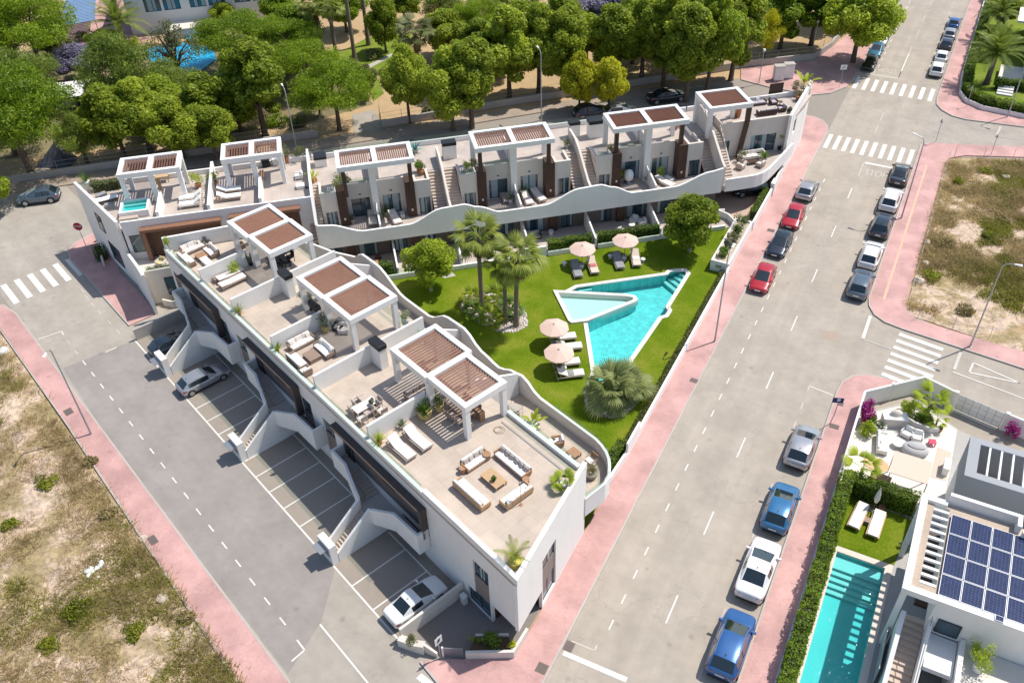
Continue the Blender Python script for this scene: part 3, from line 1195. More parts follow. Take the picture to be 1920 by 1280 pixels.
def car(kind, col, loc, rz, label, group=None, dark_roof=False, far=False, sc=1.17):
    M = car_meshes(kind)
    t = thing('parked_car', label, 'car', loc, rz, group)
    t.scale = (sc, sc, sc)

    def p(name, me, mt, par=t):
        o = link(name, me, par)
        setmat(o, mt)
        return o
    body = p('body', M['body'], col)
    p('lower_trim', M['low'], TRIM)
    p('roof', M['roof'], CARGLASS if dark_roof else col)
    p('windscreen', M['ws'], CARGLASS)
    p('rear_window', M['rw'], CARGLASS)
    for i in (0, 1):
        p('side_window', M['sw'][i], CARGLASS)
        p('pillar', M['pil'][i], col)
        p('headlight', M['head'][i], LAMPW)
        p('taillight', M['tail'][i], LAMPR)
        p('mirror', M['mir'][i], col)
    for wx_ in M['wxp']:
        for s_ in (-1, 1):
            w = p('wheel', M['tyre'], TYRE)
            w.location = (wx_, s_ * (M['hw'] - .095), .335)
            rm = p('rim', M['rim'], RIM, w)
            rm.location = (0, s_ * .10, 0)
            rm.scale = (1, s_, 1)
    if not far:
        p('number_plate', M['pf'], PLATE)
        p('number_plate', M['pr'], PLATE)
        p('antenna', M['fin'], TRIM)
        for r_ in M['rails']:
            p('roof_rail', r_, GREYM if col is not TRIM else TRIM)
    return t


# ------------------------------------------------------------------ outdoor furniture (local: x across the seat, seat faces +y)
def sofa(label, loc, rz, L=2.2, frame=None, cush=None, pillows=2, group=None, D=0.88, arms=True, name='sofa', cat='sofa', pil_mat=None):
    frame, cush = frame or TEAK, cush or CUSHW
    t = thing(name, label, cat, loc, rz, group)
    h = L / 2
    mb = MB().box(fW, -h, h, -D / 2, D / 2, .10, .26)
    for sx in (-1, 1):
        for sy in (-1, 1):
            mb.bx(sx * (h - .06), sy * (D / 2 - .06), .06, .07, .07, .12)
    mb.build('frame', frame, t, bevel=.01)
    n = 5
    for i in range(n):                                  # backrest rails
        MB().box(fW, -h, h, -D / 2 - .03, -D / 2 + .02, .27 + i * .085, .27 + i * .085 + .06).build('back_rail', frame, t)
    if arms:
        for sx in (-1, 1):
            MB().box(fW, sx * h - .05, sx * h + .05, -D / 2, D / 2 - .05, .27, .56).build('arm', frame, t, bevel=.015)
    ns = max(1, round(L / 0.85))
    w = (L - .14) / ns
    for i in range(ns):
        xc = -h + .07 + w * (i + .5)
        MB().box(fW, xc - w / 2 + .008, xc + w / 2 - .008, -D / 2 + .04, D / 2 - .02, .262, .42).build('seat_cushion', cush, t, True, 40, .035)
        b = MB().box(fW, xc - w / 2 + .012, xc + w / 2 - .012, -.09, .09, 0, .42).build('back_cushion', cush, t, True, 40, .05)
        b.location, b.rotation_euler = (0, -D / 2 + .15, .40), (R(12), 0, 0)
    for i in range(pillows):
        b = MB().box(fW, -.2, .2, -.06, .06, 0, .38).build('scatter_pillow', pil_mat or CUSH2, t, True, 40, .05)
        xx = -h + .32 + (L - .64) * (i / max(1, pillows - 1) if pillows > 1 else .5)
        b.location, b.rotation_euler = (xx, -D / 2 + .34, .41), (R(20), 0, R(random.uniform(-14, 14)))
    return t


def lounger(label, loc, rz, cush=None, frame=None, back=28, group=None, towel=None, name='sun_lounger', L=1.95, Wd=.68, h=.30):
    """Head at -x, foot at +x."""
    cush, frame = cush or CUSHW, frame or CUSH2
    t = thing(name, label, 'sun lounger', loc, rz, group)
    t.scale = (1.33, 1.33, 1.25)
    mb = MB()
    for s_ in (-1, 1):
        mb.box(fW, -L / 2, L / 2, s_ * Wd / 2 - .03, s_ * Wd / 2 + .03, h - .07, h)
    for x in (-L / 2 + .03, L / 2 - .03):
        mb.box(fW, x - .03, x + .03, -Wd / 2, Wd / 2, h - .065, h - .005)
    mb.build('frame', frame, t)
    for x in (-L / 2 + .12, L / 2 - .12):
        for s_ in (-1, 1):
            MB().bx(x, s_ * (Wd / 2 - .01), (h - .07) / 2, .05, .05, h - .07).build('leg', frame, t)
    j = -L / 2 + .78
    MB().box(fW, j, L / 2 - .01, -Wd / 2 + .035, Wd / 2 - .035, h + .002, h + .085).build('seat_pad', cush, t, True, 40, .025)
    b = MB().box(fW, -.78, 0, -Wd / 2 + .035, Wd / 2 - .035, 0, .085).build('back_pad', cush, t, True, 40, .025)
    b.location, b.rotation_euler = (j - .005, 0, h + .004), (0, R(back), 0)
    if back > 4:
        ln = .5 * math.sin(R(back))
        MB().box(fW, j - .5, j - .46, -Wd / 2 + .06, Wd / 2 - .06, h - .02, h + ln).build('back_support', frame, t)
    if towel:
        MB().box(fW, j + .05, j + .45, -Wd / 2 + .08, Wd / 2 - .08, h + .087, h + .15).build('towel', towel, t, bevel=.02)
    return t


def low_table(label, loc, rz, sx, sy, h=.36, top=None, group=None, cat='table', name='coffee_table', slats=0, legs=True):
    top = top or TEAK
    t = thing(name, label, cat, loc, rz, group)
    if slats:
        w = sy / slats
        for i in range(slats):
            MB().box(fW, -sx / 2, sx / 2, -sy / 2 + i * w + .006, -sy / 2 + (i + 1) * w - .006, h - .05, h).build('top_slat', top, t)
        MB().box(fW, -sx / 2 + .04, sx / 2 - .04, -sy / 2 + .03, sy / 2 - .03, h - .11, h - .052).build('frame', top, t)
    else:
        MB().box(fW, -sx / 2, sx / 2, -sy / 2, sy / 2, h - .07, h).build('top', top, t, bevel=.012)
    if legs:
        for a in (-1, 1):
            for b in (-1, 1):
                MB().bx(a * (sx / 2 - .07), b * (sy / 2 - .07), (h - .07) / 2, .08, .08, h - .07).build('leg', top, t)
    else:
        MB().box(fW, -sx / 2 + .03, sx / 2 - .03, -sy / 2 + .03, sy / 2 - .03, 0, h - .07).build('base', top, t)
    return t


def round_table(label, loc, r, h=.42, top=None, group=None, name='side_table', cat='table', solid=False):
    top = top or TEAK
    t = thing(name, label, cat, loc, 0, group)
    MB().lathe((0, 0, 0), [(r, h - .05), (r, h)], 16).build('top', top, t, True, 40)
    if solid:
        MB().lathe((0, 0, 0), [(r * .8, 0), (r * .88, h * .5), (r * .95, h - .051)], 10).build('base', top, t)
    else:
        MB().lathe((0, 0, 0), [(r * .6, 0), (r * .6, .03), (.035, .04), (.03, h - .051)], 12).build('stand', top, t)
    return t


def chair(label, loc, rz, frame=None, seat=None, group=None, w=.56, arms=True, name='chair', cat='chair', h=.44, back=.42):
    frame, seat = frame or TEAK, seat or frame or TEAK
    t = thing(name, label, cat, loc, rz, group)
    t.scale = (1.12,) * 3
    for a in (-1, 1):
        for b in (-1, 1):
            MB().bx(a * (w / 2 - .03), b * (w / 2 - .03), h / 2 - .02, .045, .045, h - .04).build('leg', frame, t)
    MB().box(fW, -w / 2, w / 2, -w / 2, w / 2, h - .04, h + .03).build('seat', seat, t, bevel=.015)
    b = MB().box(fW, -w / 2, w / 2, -.03, .03, 0, back).build('backrest', frame, t, bevel=.015)
    b.location, b.rotation_euler = (0, -w / 2 + .02, h + .031), (R(10), 0, 0)
    if arms:
        for a in (-1, 1):
            MB().bx(a * (w / 2 + .012), -.02, h + .21, .05, w - .08, .04).build('arm', frame, t)
    return t


def armchair(label, loc, rz, frame=None, cush=None, group=None, w=.82):
    return sofa(label, loc, rz, w, frame, cush, 0, group, .84, True, 'armchair', 'armchair')


def parasol(label, loc, r=1.45, h=2.35, group=None, cloth=None):
    t = thing('parasol', label, 'parasol', loc, 0.2, group)
    MB().lathe((0, 0, 0), [(.28, 0), (.28, .06), (.05, .09)], 12).build('base', GREYM, t)
    MB().tube([(0, 0, .05), (0, 0, h + .12)], .024, 8).build('pole', BLACK, t)
    for k in range(8):
        a0, a1 = k * math.pi / 4, (k + 1) * math.pi / 4
        am = (a0 + a1) / 2
        mb = MB()
        P_ = []
        for f, dz in ((.06, 0), (.5, -.19), (1, -.43)):
            for a, sg in ((a0, 0), (am, -.035), (a1, 0)):
                q = r * f * (1 if a != am else (.945 if f == 1 else .985))
                P_.append((q * math.cos(a), q * math.sin(a), h + dz + sg * f))
        mb.add(P_, [(0, 3, 4, 1), (1, 4, 5, 2), (3, 6, 7, 4), (4, 7, 8, 5)])
        mb.add([P_[6], P_[7], P_[8], (P_[8][0], P_[8][1], P_[8][2] - .10), (P_[7][0], P_[7][1], P_[7][2] - .085), (P_[6][0], P_[6][1], P_[6][2] - .10)], [(0, 5, 4, 1), (1, 4, 3, 2)])
        mb.build('canopy_panel', cloth or PINKC, t, True, 20)
        MB().tube([(.03, 0, h - .03), (r * .98, 0, h - .46)], .010, 4).build('rib', BLACK, t).rotation_euler = (0, 0, a0)
    MB().lathe((0, 0, 0), [(.13, h + .0), (.10, h + .07), (.02, h + .13)], 10).build('finial', cloth or PINKC, t)
    return t


def lamp_post(label, loc, h, rz, group=None, arm=1.0):
    t = thing('street_lamp', label, 'street lamp', loc, rz, group)
    MB().lathe((0, 0, 0), [(.14, 0), (.14, .04), (.10, .05), (.10, .35)], 10).build('base', POLE, t)
    MB().tube([(0, 0, .3), (0, 0, h * .5), (0, 0, h - .6), (arm * .15, 0, h - .25), (arm * .5, 0, h - .06), (arm, 0, h)], [.085, .07, .055, .05, .042, .04], 8).build('pole', POLE, t, True)
    MB().add([(arm - .12, -.10, h - .02), (arm + .55, -.15, h + .04), (arm + .55, .15, h + .04), (arm - .12, .10, h - .02), (arm - .08, -.08, h + .07), (arm + .5, -.11, h + .13), (arm + .5, .11, h + .13), (arm - .08, .08, h + .07)],
             [(0, 3, 2, 1), (4, 5, 6, 7), (0, 1, 5, 4), (1, 2, 6, 5), (2, 3, 7, 6), (3, 0, 4, 7)]).build('lamp_head', POTW, t, bevel=.03)
    return t

# ------------------------------------------------------------------ ground
def vnoise(x, y, s, seed=0):
    r = np.random.default_rng(seed).random((64, 64))
    u, v = np.asarray(x) / s, np.asarray(y) / s
    i, j = np.floor(u).astype(int), np.floor(v).astype(int)
    f, g = u - i, v - j
    f, g = f * f * (3 - 2 * f), g * g * (3 - 2 * g)
    a, b, c, d = r[i % 64, j % 64], r[(i + 1) % 64, j % 64], r[i % 64, (j + 1) % 64], r[(i + 1) % 64, (j + 1) % 64]
    return (a * (1 - f) + b * f) * (1 - g) + (c * (1 - f) + d * f) * g


def fbm(x, y, s, seed=0):
    return 0.5 * vnoise(x, y, s, seed) + 0.3 * vnoise(x, y, s * .45, seed + 1) + 0.2 * vnoise(x, y, s * .2, seed + 2)


ASPH = mat('street_asphalt', (0.385, 0.335, 0.275), 0.9, 0.07, 1.4, 0.1, 90, patch=0.09)
ASPHD = mat('grey_asphalt', (0.295, 0.265, 0.24), 0.9, 0.08, 1.4, 0.1, 90, patch=0.12)
ASPHS = mat('side_asphalt', (0.365, 0.325, 0.275), 0.9, 0.08, 1.4, 0.1, 90, patch=0.1)
BAYM = mat('bay_asphalt', (0.30, 0.255, 0.21), 0.9, 0.08, 1.6, 0.1, 90, patch=0.2)
worn(ASPH, math.pi / 2, .08, .22, .12); worn(ASPHD, HL, .06, .15, .06); worn(ASPHS, HL, .07, .2, .1)
PINKP = tile_mat('pink_paving', (0.53, 0.31, 0.28), (0.49, 0.285, 0.255), 0.2, 0.1, 0, 0.8, 0.05, 0.006, 0.35, 0.1)
PINKL = tile_mat('pink_paving_left', (0.53, 0.31, 0.28), (0.49, 0.285, 0.255), 0.2, 0.1, HL, 0.8, 0.05, 0.006, 0.35, 0.1)
worn(PINKP, math.pi / 2, .05, .22, .12); worn(PINKL, HL, .05, .22, .12)
KERBM = mat('kerb_concrete', (0.43, 0.39, 0.35), 0.85, 0.1, 2)
PAINT = mat('road_paint', (0.66, 0.63, 0.57), 0.7, 0.14, 5.0)
PAINTF = mat('worn_road_paint', (0.50, 0.465, 0.41), 0.8, 0.14, 4.0)
SAND = mat('sandy_ground', (0.43, 0.30, 0.165), 0.95, 0.16, 0.8, 0.2, 10, patch=0.08)
CONC = mat('concrete', (0.42, 0.39, 0.35), 0.85, 0.1, 1.5)


def lot_mat():
    m, t, b = nodes('scrub_ground')
    N, Lk = t.nodes, t.links
    geo = N.new('ShaderNodeNewGeometry')

    def nz(s, d=7, dist=0.0):
        n = N.new('ShaderNodeTexNoise')
        n.inputs['Scale'].default_value, n.inputs['Detail'].default_value, n.inputs['Distortion'].default_value = s, d, dist
        n.inputs['Roughness'].default_value = 0.68
        Lk.new(geo.outputs['Position'], n.inputs['Vector'])
        return n

    def ramp(n, st):
        r = N.new('ShaderNodeValToRGB')
        e = r.color_ramp.elements
        e[0].position, e[0].color = st[0][0], (*st[0][1], 1)
        e[1].position, e[1].color = st[1][0], (*st[1][1], 1)
        for p, c in st[2:]:
            e.new(p).color = (*c, 1)
        Lk.new(n.outputs['Fac'], r.inputs[0])
        return r
    a = ramp(nz(0.22, 9, 0.8), [(0.28, (0.27, 0.22, 0.085)), (0.72, (0.68, 0.53, 0.41)), (0.46, (0.42, 0.32, 0.175)), (0.53, (0.65, 0.50, 0.37))])
    c = ramp(nz(1.3, 8, 1.5), [(0.35, (0.55, 0.55, 0.55)), (0.66, (1.12, 1.1, 1.07))])
    mu = N.new('ShaderNodeMix')
    mu.data_type, mu.blend_type = 'RGBA', 'MULTIPLY'
    mu.inputs['Factor'].default_value = 1.0
    Lk.new(a.outputs[0], mu.inputs['A'])
    Lk.new(c.outputs[0], mu.inputs['B'])
    Lk.new(mu.outputs['Result'], b.inputs['Base Color'])
    b.inputs['Roughness'].default_value = 0.95
    bp = N.new('ShaderNodeBump')
    bp.inputs['Strength'].default_value, bp.inputs['Distance'].default_value = 0.9, 0.15
    Lk.new(nz(2.2, 9, 1.0).outputs['Fac'], bp.inputs['Height'])
    Lk.new(bp.outputs[0], b.inputs['Normal'])
    return m


LOT = lot_mat()

from mathutils.geometry import tessellate_polygon


def holed(outer, holes, z):
    polys = [[Vector((p[0], p[1], 0)) for p in outer]] + [[Vector((p[0], p[1], 0)) for p in h] for h in holes]
    tri = tessellate_polygon(polys)
    pts = [p for q in polys for p in q]
    mb = MB()
    fs = []
    for t in tri:
        a, b, c = (pts[i] for i in t)
        fs.append(tuple(t) if (b - a).cross(c - a).z > 0 else tuple(t)[::-1])
    return mb.add([(p.x, p.y, z) for p in pts], fs)


POOL = [(-21.55, 67.55), (-13.95, 73.55), (-13.85, 74.15), (-13.2, 74.65), (-12.35, 75.05), (-11.85, 74.6), (-11.9, 68.3), (-11.5, 67.9), (-11.5, 66.9), (-11.95, 66.4), (-12.3, 58.2), (-14.3, 53.4), (-14.75, 56.2), (-18.25, 62.45)]
KIDS = [(-23.05, 65.75), (-16.25, 68.25), (-15.5, 68.35), (-15.15, 68.0), (-15.35, 67.5), (-18.35, 62.85), (-19.5, 62.0), (-19.8, 62.15)]
VPOOL = [(9.3, 20), (12.7, 20), (12.7, 45.9), (9.3, 45.9)]
POOLHOLE = [(-23.05, 65.75), (-22.0, 66.3), (-21.55, 67.55), (-13.95, 73.55), (-13.85, 74.15), (-13.2, 74.65), (-12.35, 75.05), (-11.85, 74.6), (-11.9, 68.3), (-11.5, 67.9), (-11.5, 66.9), (-11.95, 66.4), (-12.3, 58.2), (-14.3, 53.4), (-14.75, 56.2), (-18.25, 62.45), (-18.35, 62.85), (-19.5, 62.0), (-19.8, 62.15)]
struct('terrain', holed([(-900, -300), (900, -300), (900, 1200), (-900, 1200)], [POOLHOLE, VPOOL], -.05), SAND)
struct('main_street', MB().poly([(-5.66, -40, 0), (5.66, -40, 0), (5.66, 500, 0), (-5.66, 500, 0)]), ASPH)
struct('parking_street', MB().poly([fL(-30, 10.5, -.006), fL(110, 10.5, -.006), fL(110, 24, -.006), fL(-30, 24, -.006)][::-1]), ASPHS)
struct('asphalt_patch', MB().poly([at(255, 636, .004), at(118, 690, .004), at(222, 850, .004), at(540, 1263, .004), at(562, 1228, .004), at(602, 1165, .004), fL(32, 17.7, .004), fL(61, 17.7, .004)]), ASPHD)
struct('parking_bay_surface', MB().poly([fL(24, 17.8, .008), fL(24, 23.6, .008), fL(69, 23.6, .008), fL(69, 17.8, .008)]), BAYM)
struct('rear_street', MB().poly([(-150, 10, -.012), fB(-30, 74, -.012), fB(66, 90, -.012), (-5.0, 112, -.012), (-5.0, 127, -.012), (-21, 123.5, -.012), (-62, 83.5, -.012), (-96, 53, -.012), (-170, -5, -.012)]), mat('rear_asphalt', (0.285, 0.25, 0.21), 0.9, 0.08, 1.4, 0.1, 90, patch=0.1))
struct('upper_side_street', MB().poly([(5, 110, -.018), (90, 142, -.018), (90, 150, -.018), (5, 128, -.018)]), ASPHS)
struct('lower_side_street', MB().poly([(5, 62, -.018), (90, 50, -.018), (90, 64, -.018), (20, 73.8, -.018), (5, 79, -.018)]), ASPH)


def pavement(name, pts, m, z=.12):
    return struct(name, MB().prism([p[:2] for p in pts], -.03, z), m)


def kerb(path, w=.14, z=.125):
    return struct('kerb', MB().wall([p[:2] for p in path], w, -.02, z), KERBM)


# left pavement of the parking street
p1o = [fL(a, 10.55) for a in (-30, 20, 50, 72, 80.5)] + [fL(83, 10.1), fL(84, 9.0)]
p1i = [fL(84, 8.6), fL(60, 8.55), fL(45, 8.3), fL(20, 7.9), fL(-30, 7.6)]
pavement('left_pavement', p1o + p1i, PINKL)
kerb(p1o)
# left end pavement below the rear building
p2 = [fL(70.6, 18.35), fL(86.6, 18.35), fL(88.3, 18.8), fL(89.4, 20.0), fL(90, 22.5), fL(84, 22.2), fL(80, 21.35), fL(70.6, 21.35)]
pavement('corner_pavement', p2, PINKL)
kerb(p2[:5])
# main street, left side
p3o = [(-5.72, 23.6), (-5.72, 112.2), (-6.0, 113.6), (-6.9, 115.0), (-8.2, 115.6), (-10, 115.6)]
p3 = p3o + [fB(60.5, 88.5), (-9, 108), (-8.2, 98), (-8.2, 27.6), at(945, 1236), at(830, 1237), at(789, 1241), at(822, 1282), at(835, 1300)]
pavement('main_pavement', p3, PINKP)
kerb(p3o)
kerb([at(789, 1241), at(822, 1282), at(835, 1300), (-5.72, 23.6)])
# right side, north lot
p4o = [(5.72, 113.2), (5.72, 78.2), (6.0, 76.9), (6.7, 75.7), (7.8, 74.95), (9.5, 74.6), (20.1, 73.4), (60, 68)]
p4i = [(60, 70.2), (20, 75.8), (12, 76.4), (10.3, 76.7), (9.4, 77.6), (9.1, 79), (9.0, 93.8), (8.95, 109.5), (9.4, 111.2), (11, 112.6), (17.3, 115), (60, 129)]
p4t = [(60, 131.8), (17.3, 117.9), (8.5, 114.8), (6.6, 114.3)]
pavement('lot_pavement', p4o + p4i + p4t, PINKP)
kerb(p4t[::-1][:1] + p4o)
struct('tactile_strip', MB().poly([(6.95, 78.5, .126), (7.2, 78.5, .126), (7.2, 108, .126), (6.95, 108, .126)]), mat('yellow_paving', (0.60, 0.40, 0.285), 0.8, 0.1, 2))
# right side, far north
p5o = [(5.72, 420), (5.72, 127.8), (5.95, 126.0), (6.8, 124.5), (8.2, 123.3), (10, 122.9), (17, 123.7), (60, 136)]
pavement('hedge_pavement', p5o + [(60, 139), (16.8, 126.1), (11.4, 126.5), (9.2, 128), (8.2, 130.2), (7.8, 137.4), (7.75, 420)], PINKP)
kerb(p5o)
# plaza at the park corner
p6o = [(-20.4, 123.2), (-16.1, 122.4), (-10.0, 122.2), (-7.8, 123.8), (-6.3, 126.6), (-5.72, 129.4), (-5.72, 420)]
pavement('park_plaza', p6o + [(-9.0, 420), (-9.0, 150), (-12.3, 134.2), (-21.4, 126.8)], PINKP)
kerb(p6o)
# villa pavement
p7o = [(5.72, -30), (5.72, 63.2), (5.9, 64.6), (6.5, 65.8), (7.6, 66.5), (8.9, 66.75), (12.6, 66.6)]
pavement('villa_pavement', p7o + [(7.95, 62.3), (7.85, 55), (7.85, -30)], PINKP)
kerb(p7o)
# pavements of the rear street
pavement('rear_pavement', [fB(-24, 87.3), fB(60.5, 87.3), fB(60.5, 89.6), fB(-22, 89.6)], PINKP)
pavement('park_pavement', [(-98, 53.6), (-64.6, 84.0), (-23, 123), (-22, 121.6), (-62.5, 82.2), (-96.6, 51.6)], mat('litter_paving', (0.33, 0.265, 0.205), 0.9, 0.25, 2.5))
struct('lane_surface', MB().poly([at(660, 215, -.02), at(700, 206, -.02), at(735, 262, -.02), at(668, 275, -.02)]), ASPHS)

# ------------------------------------------------------------------ road markings
ZM = .0135


def stripe(name, p, q, w, m=PAINT, z=ZM):
    d = Vector((q[0] - p[0], q[1] - p[1])).normalized()
    n = Vector((-d.y, d.x)) * w / 2
    mb = MB().poly([(p[0] + n.x, p[1] + n.y, z), (p[0] - n.x, p[1] - n.y, z), (q[0] - n.x, q[1] - n.y, z), (q[0] + n.x, q[1] + n.y, z)])
    return struct(name, mb, m)


for i in range(10):
    x = -5.05 + i * 1.115
    stripe('zebra_stripe', (x, 107.7), (x, 111.7), .52)
for i in range(9):
    x = -5.2 + i * 1.26
    stripe('zebra_stripe', (x, 126.8), (x, 131.0), .55)
for i in range(7):
    y = 73.75 - i * 1.07
    stripe('zebra_stripe', (9.3 - .08 * i, y), (13.3 - .08 * i, y - .62), .50)
for i in range(6):
    n = 11.25 + i * 1.38
    stripe('zebra_stripe', fL(82.5 + .05 * i, n), fL(86.9, n), .62)
stripe('stop_line', (0.2, 105.9), (4.0, 105.9), .4, PAINT)
stripe('lane_line', (0.1, 102.3), (0.1, 105.7), .12, PAINTF)
stripe('lane_line', (3.45, 103.8), (5.0, 104.1), .12, PAINTF)
stripe('stop_line', (-4.0, 132.6), (-.2, 132.6), .4, PAINTF)
stripe('lane_line', (-.1, 132.9), (-.1, 142.5), .14, PAINT)
stripe('lane_line', (-3.6, 132.8), (-3.6, 134.5), .14, PAINTF)
for px, py in [(1592, 362), (1560, 433), (1527, 517), (1489, 606), (1440.6, 712), (1382, 836), (1315, 975), (1244, 1135)]:
    x, y, _ = at(px, py)
    stripe('lane_dash', (0, y - 1.25), (0, y + 1.25), .11, PAINT)
for y in (115.5, 119.5, 134, 144, 151, 158, 166, 174, 182):
    stripe('lane_dash', (-.1, y - 1.3), (-.1, y + 1.3), .11, PAINTF)
y0, y1 = at(1424, 579)[1], at(1296, 838)[1]
st = (y1 - y0) / 9
for i in range(-14, 18):
    y = y0 + st * i
    if y > 100: continue
    stripe('bay_dash', (-3.35, y - .42), (-3.35, y + .42), .10, PAINT)
for y in list(np.arange(29.5, 63, 2.55)) + list(np.arange(80.5, 101, 2.55)):
    stripe('bay_dash', (3.35, y - .42), (3.35, y + .42), .10, PAINTF)
for y in np.arange(136, 190, 2.6):
    stripe('bay_dash', (-3.35, y - .45), (-3.35, y + .45), .10, PAINT)
    stripe('bay_dash', (3.35, y - .45), (3.35, y + .45), .10, PAINTF)
stripe('bay_line', (3.35, 62.9), (5.5, 62.6), .10, PAINT)
stripe('bay_line', (3.35, 132.6), (5.5, 132.6), .12, PAINTF)
stripe('bay_line', (-5.4, 106.6), (-3.4, 106.3), .10, PAINTF)
stripe('stop_line', at(1056, 1223), at(1175, 1274), .38, PAINT)
stripe('bay_line', at(1071, 1201), at(1115, 1219), .10, PAINTF)
stripe('bay_line', at(1115, 1219), at(1119, 1209), .10, PAINTF)
stripe('stop_line', at(1618, 634), at(1632, 592), .30, PAINT)
stripe('lane_line', at(1612, 634), at(1672, 655), .12, PAINTF)
stripe('stop_line', at(1789, 693), at(1801, 660), .28, PAINTF)
stripe('lane_line', at(1786, 697), at(1919, 747), .12, PAINT)
for a, b in (((1817, 698), (1825, 680)), ((1825, 680), (1912, 718)), ((1912, 718), (1817, 698))):
    stripe('yield_triangle_line', at(*a), at(*b), .14, PAINT)
stripe('lane_line', at(1868, 255), at(1918, 262), .14, PAINTF)
stripe('stop_line', at(1868, 255), at(1876, 238), .22, PAINTF)
# parking street
c0, c1 = at(158, 680), at(530, 1164)
for i in range(18):
    f = i / 17
    p = Vector(c0).lerp(Vector(c1), f)
    stripe('lane_dash', (p.x - UL[0] * .42, p.y - UL[1] * .42), (p.x + UL[0] * .42, p.y + UL[1] * .42), .11, PAINT)
for px, py in [(128, 641), (143, 660), (187, 586), (205, 604), (222, 622), (155, 545), (163, 558), (174, 571)]:
    p = at(px, py)
    stripe('lane_dash', (p[0] - UL[0] * .5, p[1] - UL[1] * .5), (p[0] + UL[0] * .5, p[1] + UL[1] * .5), .10, PAINTF)
stripe('lane_line', at(72, 636), at(115, 621), .11, PAINT); stripe('lane_line', at(115, 621), at(120, 628), .11, PAINT)
stripe('lane_line', at(198, 660), at(219, 651), .12, PAINT)
stripe('lane_line', at(557, 1199), at(571, 1218), .12, PAINT); stripe('lane_line', at(571, 1218), at(547, 1239), .12, PAINT)
stripe('lane_line', at(600, 1170), at(690, 1280), .13, PAINT)
stripe('stop_line', at(785, 1266), at(808, 1285), .5, PAINT)
for a0, a1 in ((24.1, 32.4), (34.6, 46.8), (48.6, 61.2), (62.7, 68.2)):
    stripe('bay_line', fL(a0, 17.8), fL(a1, 17.8), .14)
    if a0 < 60: stripe('bay_line', fL(a0 + 1, 22.65), fL(a1 - .3, 22.65), .12)
for a in [(480, 894), (506, 922), (534, 952), (564, 986), (662, 1097), (702, 1141), (351, 744), (368, 766), (388, 790), (409, 815)]:
    p = at(*a)
    q = p[0] * UL[0] + p[1] * UL[1]
    stripe('bay_line', fL(q, 17.8), fL(q, 22.6), .12, z=ZM + .004)
for a in (60.9, 46.3):
    stripe('bay_line', fL(a, 18.0), fL(a, 22.6), .12, z=ZM + .004)


def flat_text(name, txt, loc, rz, size, m, sy=1.0, kind='structure', tilt=0.0, parent=None, depth=0.0):
    cu = bpy.data.curves.new(name, 'FONT')
    cu.body, cu.size, cu.align_x, cu.align_y = txt, size, 'CENTER', 'CENTER'
    cu.extrude = depth
    tmp = bpy.data.objects.new(name, cu)
    COL.objects.link(tmp)
    dg = bpy.context.evaluated_depsgraph_get()
    me = bpy.data.meshes.new_from_object(tmp.evaluated_get(dg))
    bpy.data.objects.remove(tmp)
    me.materials.clear()
    me.materials.append(m)
    o = link(name, me, parent)
    o.location, o.rotation_euler, o.scale = loc, (tilt, 0, rz), (1, sy, 1)
    if kind: o['kind'] = kind
    return o


flat_text('road_word', 'STOP', (1.9, 103.6, ZM + .003), 0, 1.05, PAINTF, 1.9)
flat_text('road_word', 'STOP', (-1.85, 134.8, ZM + .003), math.pi, 1.05, PAINTF, 1.9)

# worn spots and repaired trench on the main street
struct('road_patch', MB().poly([at(1541, 626, .006), at(1549, 618, .006), at(1568, 622, .006), at(1569, 634, .006), at(1560, 640, .006), at(1542, 634, .006)]), mat('patch_asphalt', (0.38, 0.30, 0.235), 0.9, 0.12, 3))


def drain(label, px, py, sx, sy, rz, z, m=None):
    t = thing('drain_cover', label, 'drain cover', at(px, py, z), rz)
    MB().box(fW, -sx / 2, sx / 2, -sy / 2, sy / 2, 0, .012).build('frame', m or mat('rusty_iron', (0.20, 0.145, 0.115), 0.8, 0.15, 4), t)
    n = 5
    for i in range(n):
        w = (sx - .1) / n
        MB().box(fW, -sx / 2 + .05 + i * w + .015, -sx / 2 + .05 + (i + 1) * w - .015, -sy / 2 + .06, sy / 2 - .06, .012, .022).build('bar', mat('iron_bar', (0.13, 0.11, 0.10), 0.7, 0.15, 4), t)


drain('square iron drain cover on the pink pavement near the building corner', 1016, 1252, .75, .75, 0, .125)
drain('dark iron gully grating beside the kerb near the building corner', 1067, 1211, .65, .8, 0, .004)
drain('iron cover on the left pink pavement beside the lamp', 128.5, 771.5, .9, .7, HL, .125)
drain('iron cover on the left pink pavement beside the dirt lot corner', 286.5, 1012, .95, .6, HL, .125)
drain('brown cover on the pavement beside the blue street sign', 1564, 799, .8, .55, 0, .125)
drain('brown cover on the pavement beside the pool garden wall', 1301, 713, .7, .55, 0, .125)
drain('iron cover on the pavement beside the dark blue hatchback', 1445.5, 432, .8, .6, 0, .125)
drain('iron cover on the pavement beside the hedge of the villa', 1576, 757, .5, .5, 0, .125)

